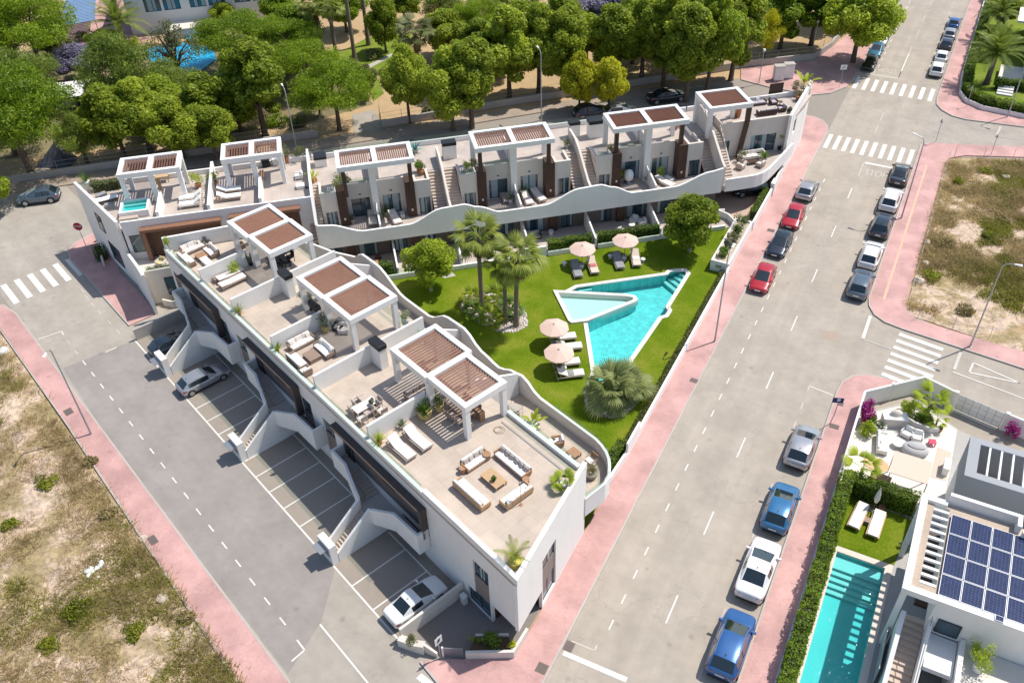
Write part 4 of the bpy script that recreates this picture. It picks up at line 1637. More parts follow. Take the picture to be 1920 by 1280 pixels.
# ------------------------------------------------------------------ dirt lots
def lot(name, c00, c10, c11, c01, nu, nv, amp, seed):
    u, v = np.meshgrid(np.linspace(0, 1, nu), np.linspace(0, 1, nv), indexing='ij')
    P = [np.array(c) for c in (c00, c10, c11, c01)]
    X = (P[0][0] * (1 - u) + P[1][0] * u) * (1 - v) + (P[3][0] * (1 - u) + P[2][0] * u) * v
    Y = (P[0][1] * (1 - u) + P[1][1] * u) * (1 - v) + (P[3][1] * (1 - u) + P[2][1] * u) * v
    e = np.minimum(np.minimum(u, 1 - u) * nu / 6, np.minimum(v, 1 - v) * nv / 6)
    Z = amp * (fbm(X + 300, Y + 300, 5, seed) - .25) * np.clip(e, 0, 1) + .02
    idx = np.arange(nu * nv).reshape(nu, nv)
    Q = np.stack([idx[:-1, :-1], idx[1:, :-1], idx[1:, 1:], idx[:-1, 1:]], -1).reshape(-1, 4)
    me = np_mesh(name, np.stack([X, Y, Z], -1), Q)
    me.polygons.foreach_set('use_smooth', [True] * len(me.polygons))
    me.materials.append(LOT)
    return tag(link(name, me), kind='structure')


def lot_z(x, y, amp, seed):
    return amp * (fbm(np.asarray(x) + 300, np.asarray(y) + 300, 5, seed) - .25) + .02


lot('dirt_lot', fL(-20, -42)[:2], fL(-20, 8.0)[:2], fL(105, 8.5)[:2], fL(105, -42)[:2], 110, 260, .7, 3)
lot('dirt_lot', (9.3, 77.2), (60, 70.3), (60, 128.9), (9.0, 111.2), 110, 130, .7, 9)

TUFT_D = leaf_mat('dry_tuft', (0.33, 0.26, 0.12), (0.72, 0.58, 0.30), 0.5)
TUFT_G = leaf_mat('green_tuft', (0.17, 0.18, 0.02), (0.44, 0.42, 0.085), 0.5)
TUFT_B = leaf_mat('brown_tuft', (0.24, 0.17, 0.08), (0.52, 0.39, 0.20), 0.45)


def tufts(name, X, Y, Z, m, nb, L, w, spread=0.18, up=0.9):
    n = len(X)
    k = nb
    base = np.repeat(np.stack([X, Y, Z], 1), k, 0)
    a = rng.uniform(0, 2 * np.pi, n * k)
    r = np.abs(rng.normal(size=n * k)) * spread * np.repeat(rng.uniform(.5, 1.5, n), k)
    base[:, 0] += r * np.cos(a); base[:, 1] += r * np.sin(a)
    d = np.stack([np.cos(a) * rng.uniform(.2, 1.2, n * k), np.sin(a) * rng.uniform(.2, 1.2, n * k), np.full(n * k, up)], 1)
    d = unit(d + rng.normal(size=d.shape) * .25)
    LL = (L * rng.uniform(.5, 1.4, n * k) * np.repeat(rng.uniform(.5, 1.5, n), k))[:, None]
    s_ = unit(np.cross(d, rng.normal(size=d.shape))) * w
    mid = base + d * LL * .55
    tip = base + d * LL + np.stack([np.cos(a), np.sin(a), -0.3 * np.ones_like(a)], 1) * LL * .2
    V = np.stack([base - s_, base + s_, mid + s_ * .9, tip, mid - s_ * .9], 1).reshape(-1, 3)
    o5 = np.arange(n * k)[:, None] * 5
    Q = np.concatenate([o5 + np.array([[0, 1, 2, 4]]), o5 + np.array([[4, 2, 3, 3]])], 0)
    me = bpy.data.meshes.new(name)
    tri = np.concatenate([o5 + np.array([[0, 1, 2]]), o5 + np.array([[0, 2, 4]]), o5 + np.array([[4, 2, 3]])], 0)
    me = np_mesh(name, V, tri)
    me.materials.append(m)
    return tag(link(name, me), kind='stuff')


def scatter(n, fr, a0, a1, b0, b1, thr, s, seed, lo=True):
    A, B = rng.uniform(a0, a1, n), rng.uniform(b0, b1, n)
    P = np.array([fr(a, b)[:2] for a, b in zip(A, B)])
    q = fbm(P[:, 0] + 500, P[:, 1] + 500, s, seed)
    keep = rng.random(n) < np.clip((q - thr) * 11, 0, 1)
    return P[keep, 0], P[keep, 1]


def edge_lot(a, b):       # b measured from the pavement
    return fL(a, b)


for nm, m, n, thr, s, seed, nb, L, w, sp in (('dry_grass', TUFT_D, 20000, .455, 6, 21, 10, .42, .016, .28), ('green_weeds', TUFT_G, 22000, .50, 6, 33, 13, .32, .022, .30), ('brown_scrub', TUFT_B, 14000, .48, 7, 45, 10, .36, .013, .28)):
    x, y = scatter(n, fL, 14, 80, -22, 8.1, thr, s, seed)
    tufts(nm, x, y, lot_z(x, y, .7, 3) - .03, m, nb, L, w, sp)
    x, y = scatter(int(n * 1.1), fW, 9.4, 40, 77.5, 113, thr + .05, s, seed + 5)
    k = (y > 78.2 - (x - 10) * .12) & (y < 110.8 + (x - 10) * .3)
    x, y = x[k], y[k]
    tufts(nm, x, y, lot_z(x, y, .7, 9) - .03, m, nb, L * 1.15, w * 1.3, sp)
# weeds crowding the lot edges
for n, fr, a0, a1, b0, b1, am, sd_ in ((900, fL, 18, 66, 6.0, 8.0, .3, 3), (700, fW, 9.3, 10.8, 80, 110, .3, 9)):
    A, B = rng.uniform(a0, a1, n), rng.uniform(b0, b1, n)
    P = np.array([fr(a, b)[:2] for a, b in zip(A, B)])
    P = P[fbm(P[:, 0] + 500, P[:, 1] + 500, 3, 77) > .45]
    tufts('edge_weeds', P[:, 0], P[:, 1], np.full(len(P), .05), TUFT_D, 9, .38, .02, .2)


def shrub_patch(label, px, py, r, h, leaf):
    bush(label, at(px, py, .1), r, h, leaf, 'wild_shrub', 800, .10, 'shrub')


L_WILD = leaf_mat('wild_leaves', (0.13, 0.155, 0.010), (0.40, 0.42, 0.04), 0.45)
L_WILDD = leaf_mat('dry_leaves', (0.2, 0.16, 0.06), (0.45, 0.36, 0.16), 0.4)
for i, (px, py, r, h, lf, lb) in enumerate([
    (88, 905, 1.2, .7, 0, 'bright green weed clump on the sandy lot beside pale sand'),
    (170, 868, .7, .6, 1, 'dry brown shrub at the lot edge below the pavement lamp'),
    (25, 985, .9, .6, 0, 'green weed clump at the left picture edge on the sandy lot'),
    (150, 1145, 1.3, .6, 0, 'low green shrub left of the dumped white rubbish'),
    (245, 1190, 1.0, .6, 0, 'olive green shrub in the lot near the bottom edge'),
    (350, 1160, .7, .6, 1, 'dry shrub against the pavement edge near the bottom'),
    (205, 965, .8, .7, 1, 'brown bush in the middle of the left dirt lot'),
    (90, 1215, .9, .5, 0, 'small green tuft bush near the bottom left lot corner'),
    (1845, 325, 1.0, .8, 0, 'round green shrub in the right lot below the signposts'),
    (1795, 345, .8, .7, 0, 'bright green shrub near the left edge of the right lot'),
    (1745, 520, 1.2, .8, 0, 'yellow green shrub beside the pavement in the right lot'),
    (1765, 460, 1.3, .9, 1, 'wide dry shrub along the fence of the right lot'),
    (1852, 445, .8, .6, 0, 'small green bush on bare sand in the right lot'),
    (1810, 585, 1.0, .9, 1, 'brown bush in the lower corner of the right lot'),
    (1880, 415, .9, .7, 1, 'dry bush beyond the tall lamp in the right lot'),
]):
    shrub_patch(lb, px, py, r, h, L_WILDD if lf else L_WILD)


def rock(label, px, py, r, m=None):
    t = random.uniform(0, 6)
    mb = MB()
    mb.lathe((0, 0, 0), [(r * .8, -.05), (r * 1.0, r * .2), (r * .8, r * .55), (r * .3, r * .75)], 8, 1.0, random.uniform(.6, .9))
    mb.v = [(x + random.uniform(-.12, .12) * r, y + random.uniform(-.12, .12) * r, z + random.uniform(-.1, .1) * r) for x, y, z in mb.v]
    o = mb.build('rock', m or mat('pale_rock', (0.52, 0.44, 0.36), 0.9, 0.14, 3, .3, 8))
    o.location, o.rotation_euler = at(px, py, .05), (0, 0, t)
    tag(o, label, 'rock')


for i, (px, py, r, lb) in enumerate([(1738, 457, .55, 'pale flat rock in the right lot beside the long grass'), (1735, 495, .5, 'pale rock at the fence between two flat rocks'), (1722, 528, .6, 'large pale rock by the fence opposite the grey car'),
                                     (258, 1082, .35, 'whitish stone at the lot edge above the rubbish sacks'), (268, 1010, .4, 'broken stone beside the leaning fence post'), (305, 1125, .55, 'pale boulder by the pavement in the left lot'),
                                     (175, 1075, .5, 'white lump of dumped plaster in the left lot'), (185, 1085, .35, 'small white lump lying by the dumped plaster'), (1885, 335, .6, 'pale rock in the middle of the right lot'),
                                     (8, 660, .6, 'white boulder at the upper tip of the left lot')]):
    rock(lb, px, py, r, mat('white_rubble', (0.68, 0.66, 0.62), 0.9, 0.12, 6) if 'white' in lb else None)

# ------------------------------------------------------------------ building helpers
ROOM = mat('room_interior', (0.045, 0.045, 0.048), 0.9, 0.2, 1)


def skin(mb, fr, a0, a1, n, z0, z1, holes=(), t=.25):
    A = sorted({a0, a1} | {x for h in holes for x in h[:2] if a0 < x < a1})
    Z = sorted({z0, z1} | {x for h in holes for x in h[2:4] if z0 < x < z1})
    for j in range(len(Z) - 1):
        run = None
        for i in range(len(A) - 1):
            ac, zc = (A[i] + A[i + 1]) / 2, (Z[j] + Z[j + 1]) / 2
            hole = any(h[0] < ac < h[1] and h[2] < zc < h[3] for h in holes)
            if not hole:
                run = [A[i], A[i + 1]] if run is None else [run[0], A[i + 1]]
            if (hole or i == len(A) - 2) and run:
                mb.box(fr, run[0], run[1], n, n + t, Z[j], Z[j + 1])
                run = None
    return mb


def window(parent, fr, a0, a1, n, z0, z1, mull=1, name='window', d=.14, curtain=0.0, fw=.06, glass=None):
    """Framed window set d behind the wall face n (outside is -n)."""
    mb = MB()
    e = .004
    m = n + d
    mb.box(fr, a0 + e, a0 + fw, m, m + .07, z0 + e, z1 - e)
    mb.box(fr, a1 - fw, a1 - e, m, m + .07, z0 + e, z1 - e)
    mb.box(fr, a0 + fw, a1 - fw, m, m + .07, z0 + e, z0 + fw)
    mb.box(fr, a0 + fw, a1 - fw, m, m + .07, z1 - fw, z1 - e)
    for i in range(mull):
        c = a0 + (a1 - a0) * (i + 1) / (mull + 1)
        mb.box(fr, c - fw * .5, c + fw * .5, m + .004, m + .066, z0 + fw, z1 - fw)
    o = sub(mb.build(name, FRAME, parent))
    for i in range(mull + 1):
        p0 = a0 + (a1 - a0) * i / (mull + 1) + fw * .9
        p1 = a0 + (a1 - a0) * (i + 1) / (mull + 1) - fw * .9
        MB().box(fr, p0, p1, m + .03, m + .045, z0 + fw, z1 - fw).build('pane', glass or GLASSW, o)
        if curtain and random.random() < .8:
            w = (p1 - p0) * random.uniform(.3, .8) * curtain
            q0 = p0 if random.random() < .5 else p1 - w
            cb = MB()
            k = max(3, int(w / .16))
            for s_ in range(k):
                cb.box(fr, q0 + w * s_ / k + .003, q0 + w * (s_ + 1) / k - .003, m + .024 - .004 * (s_ % 2), m + .029, z0 + fw + .01, z1 - fw - .01)
            cb.build('curtain', CURT, o)
    return o


def rail(parent, path, z0, z1, name='glass_rail', t=.02, step=2.2):
    """Frameless glass balustrade, one panel after another."""
    for i in range(len(path) - 1):
        a, b = Vector(path[i][:2]), Vector(path[i + 1][:2])
        L = (b - a).length
        n = max(1, round(L / step))
        for k in range(n):
            p, q = a.lerp(b, (k + .012) / n), a.lerp(b, (k + .988) / n)
            zz0 = z0 if not hasattr(z0, '__len__') else [z0[i] + (z0[i + 1] - z0[i]) * k / n, z0[i] + (z0[i + 1] - z0[i]) * (k + 1) / n]
            zz1 = z1 if not hasattr(z1, '__len__') else [z1[i] + (z1[i + 1] - z1[i]) * k / n, z1[i] + (z1[i + 1] - z1[i]) * (k + 1) / n]
            MB().wall([p, q], t, zz0, zz1).build(name, RAILG, parent)


def stairs(parent, fr, a0, a1, n0, n1, z0, z1, steps, m=None, axis='n', solid=.0):
    """Flight rising from n0 (z0) to n1 (z1); every step an own piece."""
    for i in range(steps):
        p, q = n0 + (n1 - n0) * i / steps, n0 + (n1 - n0) * (i + 1) / steps
        za = z0 + (z1 - z0) * i / steps
        zb = z0 + (z1 - z0) * (i + 1) / steps
        lo = (za - .12) if solid <= 0 else max(z0 - .01, za - solid)
        lo_, hi_ = min(p, q), max(p, q)
        mb = MB().box(fr, a0, a1, lo_, hi_, lo, zb) if axis == 'n' else MB().box(fr, lo_, hi_, a0, a1, lo, zb)
        mb.build('step', m or STEP, parent)


def pergola(parent, fr, cells, z, floor, posts, th=.52, bw=.42, slat_along='n', closed=(), nslat=13, front_low=None):
    """Flat white frame of several cells filled with brown louvres. cells: (a0, a1, n0, n1)."""
    mb = MB()
    for k, (a0, a1, n0, n1) in enumerate(cells):
        last = k == len(cells) - 1
        mb.box(fr, a0, a1, n0, n0 + bw, z - th, z)
        mb.box(fr, a0, a1, n1 - bw, n1, z - th, z)
        mb.box(fr, a0, a0 + (bw if k == 0 else bw * .62), n0 + bw, n1 - bw, z - th, z)
        mb.box(fr, a1 - (bw if last else bw * .62), a1, n0 + bw, n1 - bw, z - th, z)
    p = sub(mb.build('pergola', WHITE, parent))
    for (pa, pn, w, d) in posts:
        MB().box(fr, pa - w / 2, pa + w / 2, pn - d / 2, pn + d / 2, floor, z - th).build('post', WHITE, p)
    for k, (a0, a1, n0, n1) in enumerate(cells):
        s0 = a0 + (bw if k == 0 else bw * .62)
        s1 = a1 - (bw if k == len(cells) - 1 else bw * .62)
        ns = nslat if k not in closed else nslat + 4
        w = (s1 - s0) / ns
        for i in range(ns):
            c = s0 + w * (i + .5)
            hw = w * (.27 if k not in closed else .33)
            sl = MB()
            zt = z - .16
            tl = .02 if k not in closed else .05
            q = [fr(c - hw, n0 + bw, zt - tl), fr(c + hw, n0 + bw, zt + tl), fr(c + hw, n1 - bw, zt + tl), fr(c - hw, n1 - bw, zt - tl)]
            q2 = [(x, y, zz - .045) for x, y, zz in q]
            sl.add(q + q2, [(0, 1, 2, 3), (7, 6, 5, 4), (0, 4, 5, 1), (1, 5, 6, 2), (2, 6, 7, 3), (3, 7, 4, 0)])
            sl.build('louvre', SLAT, p)
    return p


def chimney(parent, fr, a0, a1, n0, n1, z0, z1, cap=.45):
    MB().box(fr, a0, a1, n0, n1, z0, z1).build('chimney', WHITE, parent)
    mb = MB().box(fr, a0 - .05, a1 + .05, n0 - .05, n1 + .05, z1 + .003, z1 + cap)
    mb.build('chimney_cap', BLACK, parent, bevel=.03)


# ------------------------------------------------------------------ front building
FB = thing('apartment_building', 'long white apartment building with flat roof terraces along the parking bays', 'building', fL(44, 28, 0), 0, None, world=True)
RF, F1 = 7.3, 3.1            # roof floor, first floor
foot = [fL(18.05, 23.5), fL(69.0, 23.5), fL(66.3, 29.4), fL(64.4, 33.4), fL(21.82, 33.4), (-8.2, 39.2)]
core = [fL(18.7, 23.95), fL(68.4, 23.95), fL(65.8, 29.2), fL(64.2, 33.1), fL(22.3, 33.1), (-8.75, 38.9)]
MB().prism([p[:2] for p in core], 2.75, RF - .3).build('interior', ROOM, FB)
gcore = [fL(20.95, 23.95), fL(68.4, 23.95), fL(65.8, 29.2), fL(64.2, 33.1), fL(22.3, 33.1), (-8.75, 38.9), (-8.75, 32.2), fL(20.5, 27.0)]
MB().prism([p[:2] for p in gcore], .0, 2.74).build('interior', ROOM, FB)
MB().prism([p[:2] for p in foot], RF - .29, RF).build('roof_slab', TERR, FB)

wins = [(20.9, 22.5, 3.8, 5.5)]
pan = [(20.9, 22.5, 1.75, 3.8)]
for c in (43.15, 57.5):
    wins += [(c, c + 1.6, 3.5, 5.25), (c - 3.35, c - 1.7, 3.5, 5.1), (c, c + 1.3, .65, 1.75)]
    pan += [(c, c + 1.6, 1.75, 3.5), (c - 3.35, c - 1.7, 1.0, 3.5)]
wins += [(27.9, 29.1, 3.5, 5.0)] if False else []
darks = [(28.2, 38.6, 3.12, 6.2), (45.4, 52.6, 3.12, 6.2), (59.2, 65.6, 3.12, 6.2), (67.0, 68.4, 3.3, 5.4)]
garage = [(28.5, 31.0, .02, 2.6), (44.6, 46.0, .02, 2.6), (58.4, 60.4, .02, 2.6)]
hol = wins + pan + darks + garage
mb = MB()
skin(mb, fL, 20.75, 69.0, 23.5, 0, 7.3, hol + [(20.9, 22.5, .03, 1.75), (22.5, 23.3, .03, 1.75)])
skin(mb, fL, 18.05, 20.75, 23.5, 2.2, 7.3)
mb.build('wall', WHITE, FB)
for w in wins:
    window(FB, fL, w[0], w[1], 23.5, w[2], w[3], 1 if w[1] - w[0] > 1.4 else 0, curtain=.5)
for p in pan:
    MB().box(fL, p[0] + .004, p[1] - .004, 23.58, 23.7, p[2], p[3]).build('wall_panel', mat('taupe_panel', (0.25, 0.205, 0.18), 0.7, 0.1, 2), FB)
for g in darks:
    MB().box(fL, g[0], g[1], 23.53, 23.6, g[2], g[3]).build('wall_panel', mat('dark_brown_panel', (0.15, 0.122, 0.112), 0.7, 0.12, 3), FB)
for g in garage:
    MB().box(fL, g[0], g[1], 23.66, 23.74, g[2], g[3]).build('garage_opening', DARK, FB)  # dark panel colour stands for the shade inside the open garage
# doors on the walkways and slit windows in the dark panels
for a0 in (37.2, 51.3, 64.2):
    d = sub(MB().box(fL, a0, a0 + .95, 23.46, 23.525, 3.12, 5.3).build('door', BLACK, FB))
    MB().box(fL, a0 + .08, a0 + .12, 23.42, 23.455, 3.9, 4.5).build('handle', GREYM, d)
for a0 in (31.6, 47.4):
    window(FB, fL, a0, a0 + 1.5, 23.5, 4.5, 5.1, 0, d=-.04)
# curb, parapets and glass of the roof edge
MB().box(fL, 27.8, 69.0, 23.5, 23.78, RF, 7.7).build('parapet', WHITE, FB)
MB().wall([fL(27.78, 23.66), (-8.36, 28.62), (-8.36, 39.3)], .32, RF, 7.92).build('parapet', WHITE, FB)
rail(FB, [fL(27.9, 23.62), fL(68.8, 23.62)], 7.7, 8.45)
fR = lambda a, n, z=0.0: (-8.2 - n, a, z)       # right-hand facade: a = y, outside is +x
rw = [(32.0, 34.1, 4.0, 5.4), (30.0, 31.5, .7, 2.25)]
rp = [(32.0, 34.1, 1.9, 4.0), (32.0, 34.1, .35, 1.9)]
mb = MB()
skin(mb, fR, 28.35, 39.2, 0, 2.2, 7.3, [rw[0], (32.0, 34.1, 2.2, 4.0)])
skin(mb, fR, 31.9, 39.2, 0, 0, 2.2, [(32.0, 34.1, .35, 2.2)])
mb.build('wall', WHITE, FB)
window(FB, fR, *rw[0][:2], 0, *rw[0][2:], 1, curtain=.4)
MB().box(fR, 32.0, 34.1, .10, .2, 2.3, 4.0).build('wall_panel', MATS['taupe_panel'], FB)
window(FB, fR, 32.0, 34.1, 0, .35, 2.3, 1)
# overhang underside at the corner and the recessed ground floor front
MB().prism([p[:2] for p in (fL(18.35, 23.76), fL(20.74, 23.76), fL(20.5, 26.9), (-8.46, 32.0))], 2.21, 2.7).build('overhang', CREAM, FB)
window(FB, fL, 20.9, 23.3, 23.5, .03, 1.75, 1, 'glass_door')
MB().wall([(-8.46, 32.0), fL(20.6, 27.0), fL(20.85, 23.8)], .12, 0, 2.2).build('wall', WOODD, FB)
MB().box(fL, 19.3, 19.6, 24.4, 24.7, 0, 2.2).build('column', WHITE, FB)
# end wall on the left
MB().wall([fL(68.9, 23.6), fL(66.3, 29.4), fL(64.4, 33.3)], .25, 0, 8.9).build('wall', WHITE, FB)
# dividing walls between the terraces
for a, n0, n1 in ((34.6, 23.75, 29.0), (41.95, 23.75, 34.4), (48.55, 23.75, 28.6), (55.4, 23.75, 34.4), (61.4, 23.75, 28.5)):
    MB().box(fL, a - .1, a + .1, n0, n1, RF, 9.0).build('dividing_wall', WHITE, FB)
for a in (34.3, 42.1, 55.6):
    MB().wall([fL(a, 34.42 if a > 35 else 33.42), fL(a, 38.1)], .2, 3.0, [7.6, 5.4]).build('dividing_wall', WHITE, FB)
# pergolas
pergola(FB, fL, [(29.7, 34.2, 29.15, 33.15), (34.2, 38.75, 29.0, 33.5)], 10.7, RF, [(29.95, 29.38, .42, .42), (34.2, 29.3, .45, .5), (38.5, 29.25, .42, .42), (29.95, 32.9, .42, .42), (34.2, 33.2, .45, .5), (38.5, 33.25, .42, .42)])
pergola(FB, fL, [(43.8, 47.9, 28.7, 33.4), (47.9, 52.0, 28.6, 33.2)], 10.7, RF, [(44.05, 28.95, .42, .42), (47.9, 28.9, .45, .5), (51.75, 28.85, .42, .42), (44.05, 33.1, .42, .42), (47.9, 33.1, .45, .5), (51.75, 32.9, .42, .42)])
pergola(FB, fL, [(56.7, 60.5, 28.7, 33.2), (60.5, 64.3, 28.5, 33.1)], 10.7, RF, [(56.95, 28.95, .42, .42), (60.5, 28.9, .45, .5), (64.0, 28.8, .42, .42), (56.95, 32.9, .42, .42), (60.5, 32.9, .45, .5), (63.6, 32.8, .42, .42)], nslat=15)
chimney(FB, fL, 40.45, 41.84, 29.0, 29.7, RF, 9.3)
chimney(FB, fL, 54.0, 55.29, 28.5, 29.2, RF, 9.3)
# garden edge of the roof
MB().box(fL, 22.2, 29.8, 33.05, 33.38, RF, 7.62).build('parapet', WHITE, FB)
rail(FB, [fL(22.3, 33.2), fL(29.7, 33.2)], 7.62, 8.3)
MB().box(fL, 22.2, 29.5, 32.2, 32.32, RF, 7.34).build('drain_channel', mat('channel_steel', (0.30, 0.28, 0.26), 0.5, 0.1), FB)
for a0, a1 in ((34.5, 41.8), (42.2, 55.2), (55.6, 64.0)):
    rail(FB, [fL(a0, 33.6), fL(a1, 33.6)], RF, 8.3)
# first floor balconies on the garden side
balc = [fL(21.8, 33.42), fL(21.85, 35.6), fL(22.75, 37.0), fL(23.8, 37.9), fL(25.4, 38.35), fL(59, 38.2), fL(61.5, 37.3), fL(63.5, 36.3), fL(65.0, 34.4), fL(64.4, 33.42)]
MB().prism([p[:2] for p in balc], 2.7, 3.1).build('balcony_floor', TERR, FB)


def smooth(a, pts):
    for (x0, y0), (x1, y1) in zip(pts, pts[1:]):
        if x0 <= a <= x1:
            t = (a - x0) / (x1 - x0)
            return y0 + (y1 - y0) * t * t * (3 - 2 * t)
    return pts[0][1] if a < pts[0][0] else pts[-1][1]


profL = [(0, 4.2), (31.9, 4.2), (33.9, 5.25), (35.0, 5.0), (37.0, 4.2), (39.2, 4.6), (41.5, 5.85), (43.8, 5.75), (46.8, 4.2), (50.5, 4.2), (54.8, 5.9), (57, 5.9), (59.8, 4.3), (62, 4.5), (65, 5.6)]
path = [(fL(21.82, 33.5), 4.2), (fL(21.85, 35.6), 4.2), (fL(22.15, 36.4), 4.2), (fL(22.75, 37.1), 4.2), (fL(23.3, 37.6), 4.2), (fL(23.9, 37.95), 4.2), (fL(24.6, 38.2), 4.2), (fL(25.4, 38.35), 4.2)]
for a in np.arange(26.5, 59.1, .75):
    path.append((fL(a, 38.35 - .15 * (a - 26) / 33), smooth(a, profL)))
path += [(fL(61.5, 37.3), smooth(61.5, profL)), (fL(63.5, 36.3), 4.9), (fL(65.2, 34.3), 5.6)]
MB().wall([p[0] for p in path], .22, 2.2, [p[1] for p in path]).build('balcony_wall', WHITE, FB)
rail(FB, [p[0] for p in path if True][0:14], 4.2, 4.75, step=1.6)
lows = [p for p in path[14:16]]
# garden side ground floor stands back; one dark brown wall
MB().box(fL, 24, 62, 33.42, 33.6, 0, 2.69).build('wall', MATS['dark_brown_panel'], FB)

# outside stairs over the bays, one per stairwell
for k, a in enumerate((32.35, 46.35, 60.75)):
    pa0, pa1 = a, a + 1.55
    # mailbox pillar
    pil = sub(MB().box(fL, pa0, pa1 + .1, 17.8, 18.35, 0, 2.05).build('mailbox_wall', WHITE, FB))
    for j in range(3):
        for r_ in range(2):
            MB().box(fL, pa0 + .22 + j * .4, pa0 + .57 + j * .4, 17.765, 17.798, .75 + r_ * .48, 1.15 + r_ * .48).build('mailbox', GREYM, pil)
    MB().box(fL, pa0 + .3, pa1 - .1, 17.15, 17.78, 1.62, 1.66).build('shelf', GREYM, pil)
    # flight
    stairs(FB, fL, a + .2, a + 1.3, 18.5, 21.6, 0, 2.3, 13, solid=2.4)
    stairs(FB, fL, 22.5, 23.49, a + 1.75, a + 4.4, 2.3, 3.09, 8, MATS.get('walkway_tile') or STEP, 'a')
    MB().wall([fL(a + .08, 18.38), fL(a + .08, 21.6)], .2, 0, [1.0, 3.4]).build('stair_wall', WHITE, FB)
    MB().wall([fL(a + 1.45, 18.38), fL(a + 1.45, 21.6)], .2, 0, [1.0, 3.4]).build('stair_wall', WHITE, FB)
    MB().wall([fL(a + .08, 21.61), fL(a + .08, 23.4)], .2, 0, 1.99).build('stair_wall', WHITE, FB)
    # walkway in front of the dark recess
    hi = a + 6.4
    lo = a - 4.8
    wl = [fL(a + 4.4, 22.45), fL(hi - .06, 22.45), fL(hi - .06, 23.49), fL(a + 4.4, 23.49)]
    MB().prism([p[:2] for p in wl], 2.75, 3.09).build('walkway', mat('walkway_tile', (0.46, 0.41, 0.37), 0.8, 0.1, 2), FB)
    wl = [fL(lo + .06, 23.49), fL(lo + .06, 22.5), fL(a - 1.9, 22.5), fL(a - .3, 21.64), fL(a + 1.6, 21.64), fL(a + 1.74, 21.7), fL(a + 1.74, 23.49)]
    MB().prism([p[:2] for p in wl], 2.0, 2.3).build('walkway', mat('walkway_tile', (0.46, 0.41, 0.37), 0.8, 0.1, 2), FB)
    MB().wall([fL(lo + .1, 23.45), fL(lo + .1, 22.55), fL(a - 1.9, 22.5), fL(a - .35, 21.68), fL(a + .0, 21.62)], .2, [1.85, 1.85, 1.9, 1.95, 1.95], [4.0, 4.0, 3.9, 3.6, 3.4]).build('walkway_wall', WHITE, FB)
    MB().wall([fL(a + 1.52, 21.62), fL(a + 1.9, 21.7), fL(a + 4.4, 22.45), fL(hi - .1, 22.5), fL(hi - .1, 23.45)], .2, [1.95, 1.95, 2.2, 2.2, 2.2], [3.4, 3.6, 4.15, 4.15, 4.15]).build('walkway_wall', WHITE, FB)
    # long bronze canopy
    c0, c1 = ((27.5, 39.1), (44.6, 53.1), (58.5, 66.0))[k]
    MB().box(fL, c0, c1, 22.92, 23.495, 5.98, 6.32).build('canopy', CANOPY, FB, bevel=.03)
    MB().box(fL, c0 + .3, c1 - .2, 22.87, 22.917, 6.2, 6.33).build('canopy_trim', mat('copper_trim', (0.42, 0.27, 0.19), 0.45, 0.08), FB)
    MB().box(fL, c0 + .05, c0 + .35, 22.96, 23.49, 3.12, 5.97).build('canopy_side', CANOPY, FB)
# low wall closing the bays at the left end
MB().wall([fL(68.0, 17.95), fL(67.8, 23.4)], .2, 0, 1.3).build('bay_wall', CONC, FB)

# ------------------------------------------------------------------ rear building
RB = thing('apartment_building', 'white rear apartment building with a wavy balcony wall above the garden', 'building', fB(20, 82, 0), 0, None, world=True)
ZR, Z1 = 7.0, 3.4
VF, VP, VW = 79.4, 78.2, 75.15          # main facade, side bays, wavy wall
units = [(2.2, 13.9), (17.1, 29.4), (32.3, 44.7)]
# roof slab with the stairwells left open
MB().prism([fB(*p)[:2] for p in [(-17.9, 77.65), (1.5, 77.65), (1.5, 81.2), (2.2, 81.2), (2.2, 78.3), (4.0, 78.3), (4.0, 79.5), (12.1, 79.5), (12.1, 78.3), (13.9, 78.3), (13.9, 81.2), (17.1, 81.2), (17.1, 78.3), (19, 78.3), (19, 79.5), (27.6, 79.5), (27.6, 78.3), (29.4, 78.3), (29.4, 81.2), (32.3, 81.2), (32.3, 78.3), (34.2, 78.3), (34.2, 79.5), (42.8, 79.5), (42.8, 78.3), (44.7, 78.3), (44.7, 81.2), (48.0, 81.2), (48.0, 81.5), (57.0, 81.5), (62.4, 87.2), (-23.2, 87.2)]], ZR - .3, ZR).build('roof_slab', TERRB, RB)
# rooms
for (u0, u1) in units:
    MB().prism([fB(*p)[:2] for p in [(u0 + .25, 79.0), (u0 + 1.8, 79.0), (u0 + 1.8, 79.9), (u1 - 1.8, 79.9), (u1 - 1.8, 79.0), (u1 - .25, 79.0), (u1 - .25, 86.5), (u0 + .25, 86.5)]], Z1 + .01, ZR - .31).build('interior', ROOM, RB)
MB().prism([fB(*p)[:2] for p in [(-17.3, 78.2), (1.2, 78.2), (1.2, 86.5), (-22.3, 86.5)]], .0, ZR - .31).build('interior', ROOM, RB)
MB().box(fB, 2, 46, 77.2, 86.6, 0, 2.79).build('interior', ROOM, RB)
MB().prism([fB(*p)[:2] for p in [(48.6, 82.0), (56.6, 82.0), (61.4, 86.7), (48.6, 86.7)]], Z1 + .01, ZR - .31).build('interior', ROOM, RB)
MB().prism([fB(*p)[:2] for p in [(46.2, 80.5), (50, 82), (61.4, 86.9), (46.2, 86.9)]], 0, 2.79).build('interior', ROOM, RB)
MB().box(fB, 1.5, 61.5, 86.75, 87.0, 0, ZR - .3).build('wall', WHITE, RB)
# stairwell back walls
for a, b in ((1.5, 2.2), (13.9, 17.1), (29.4, 32.3), (44.7, 48.0)):
    MB().box(fB, a, b, 81.2, 81.35, Z1, ZR - .305).build('wall', WHITE, RB)


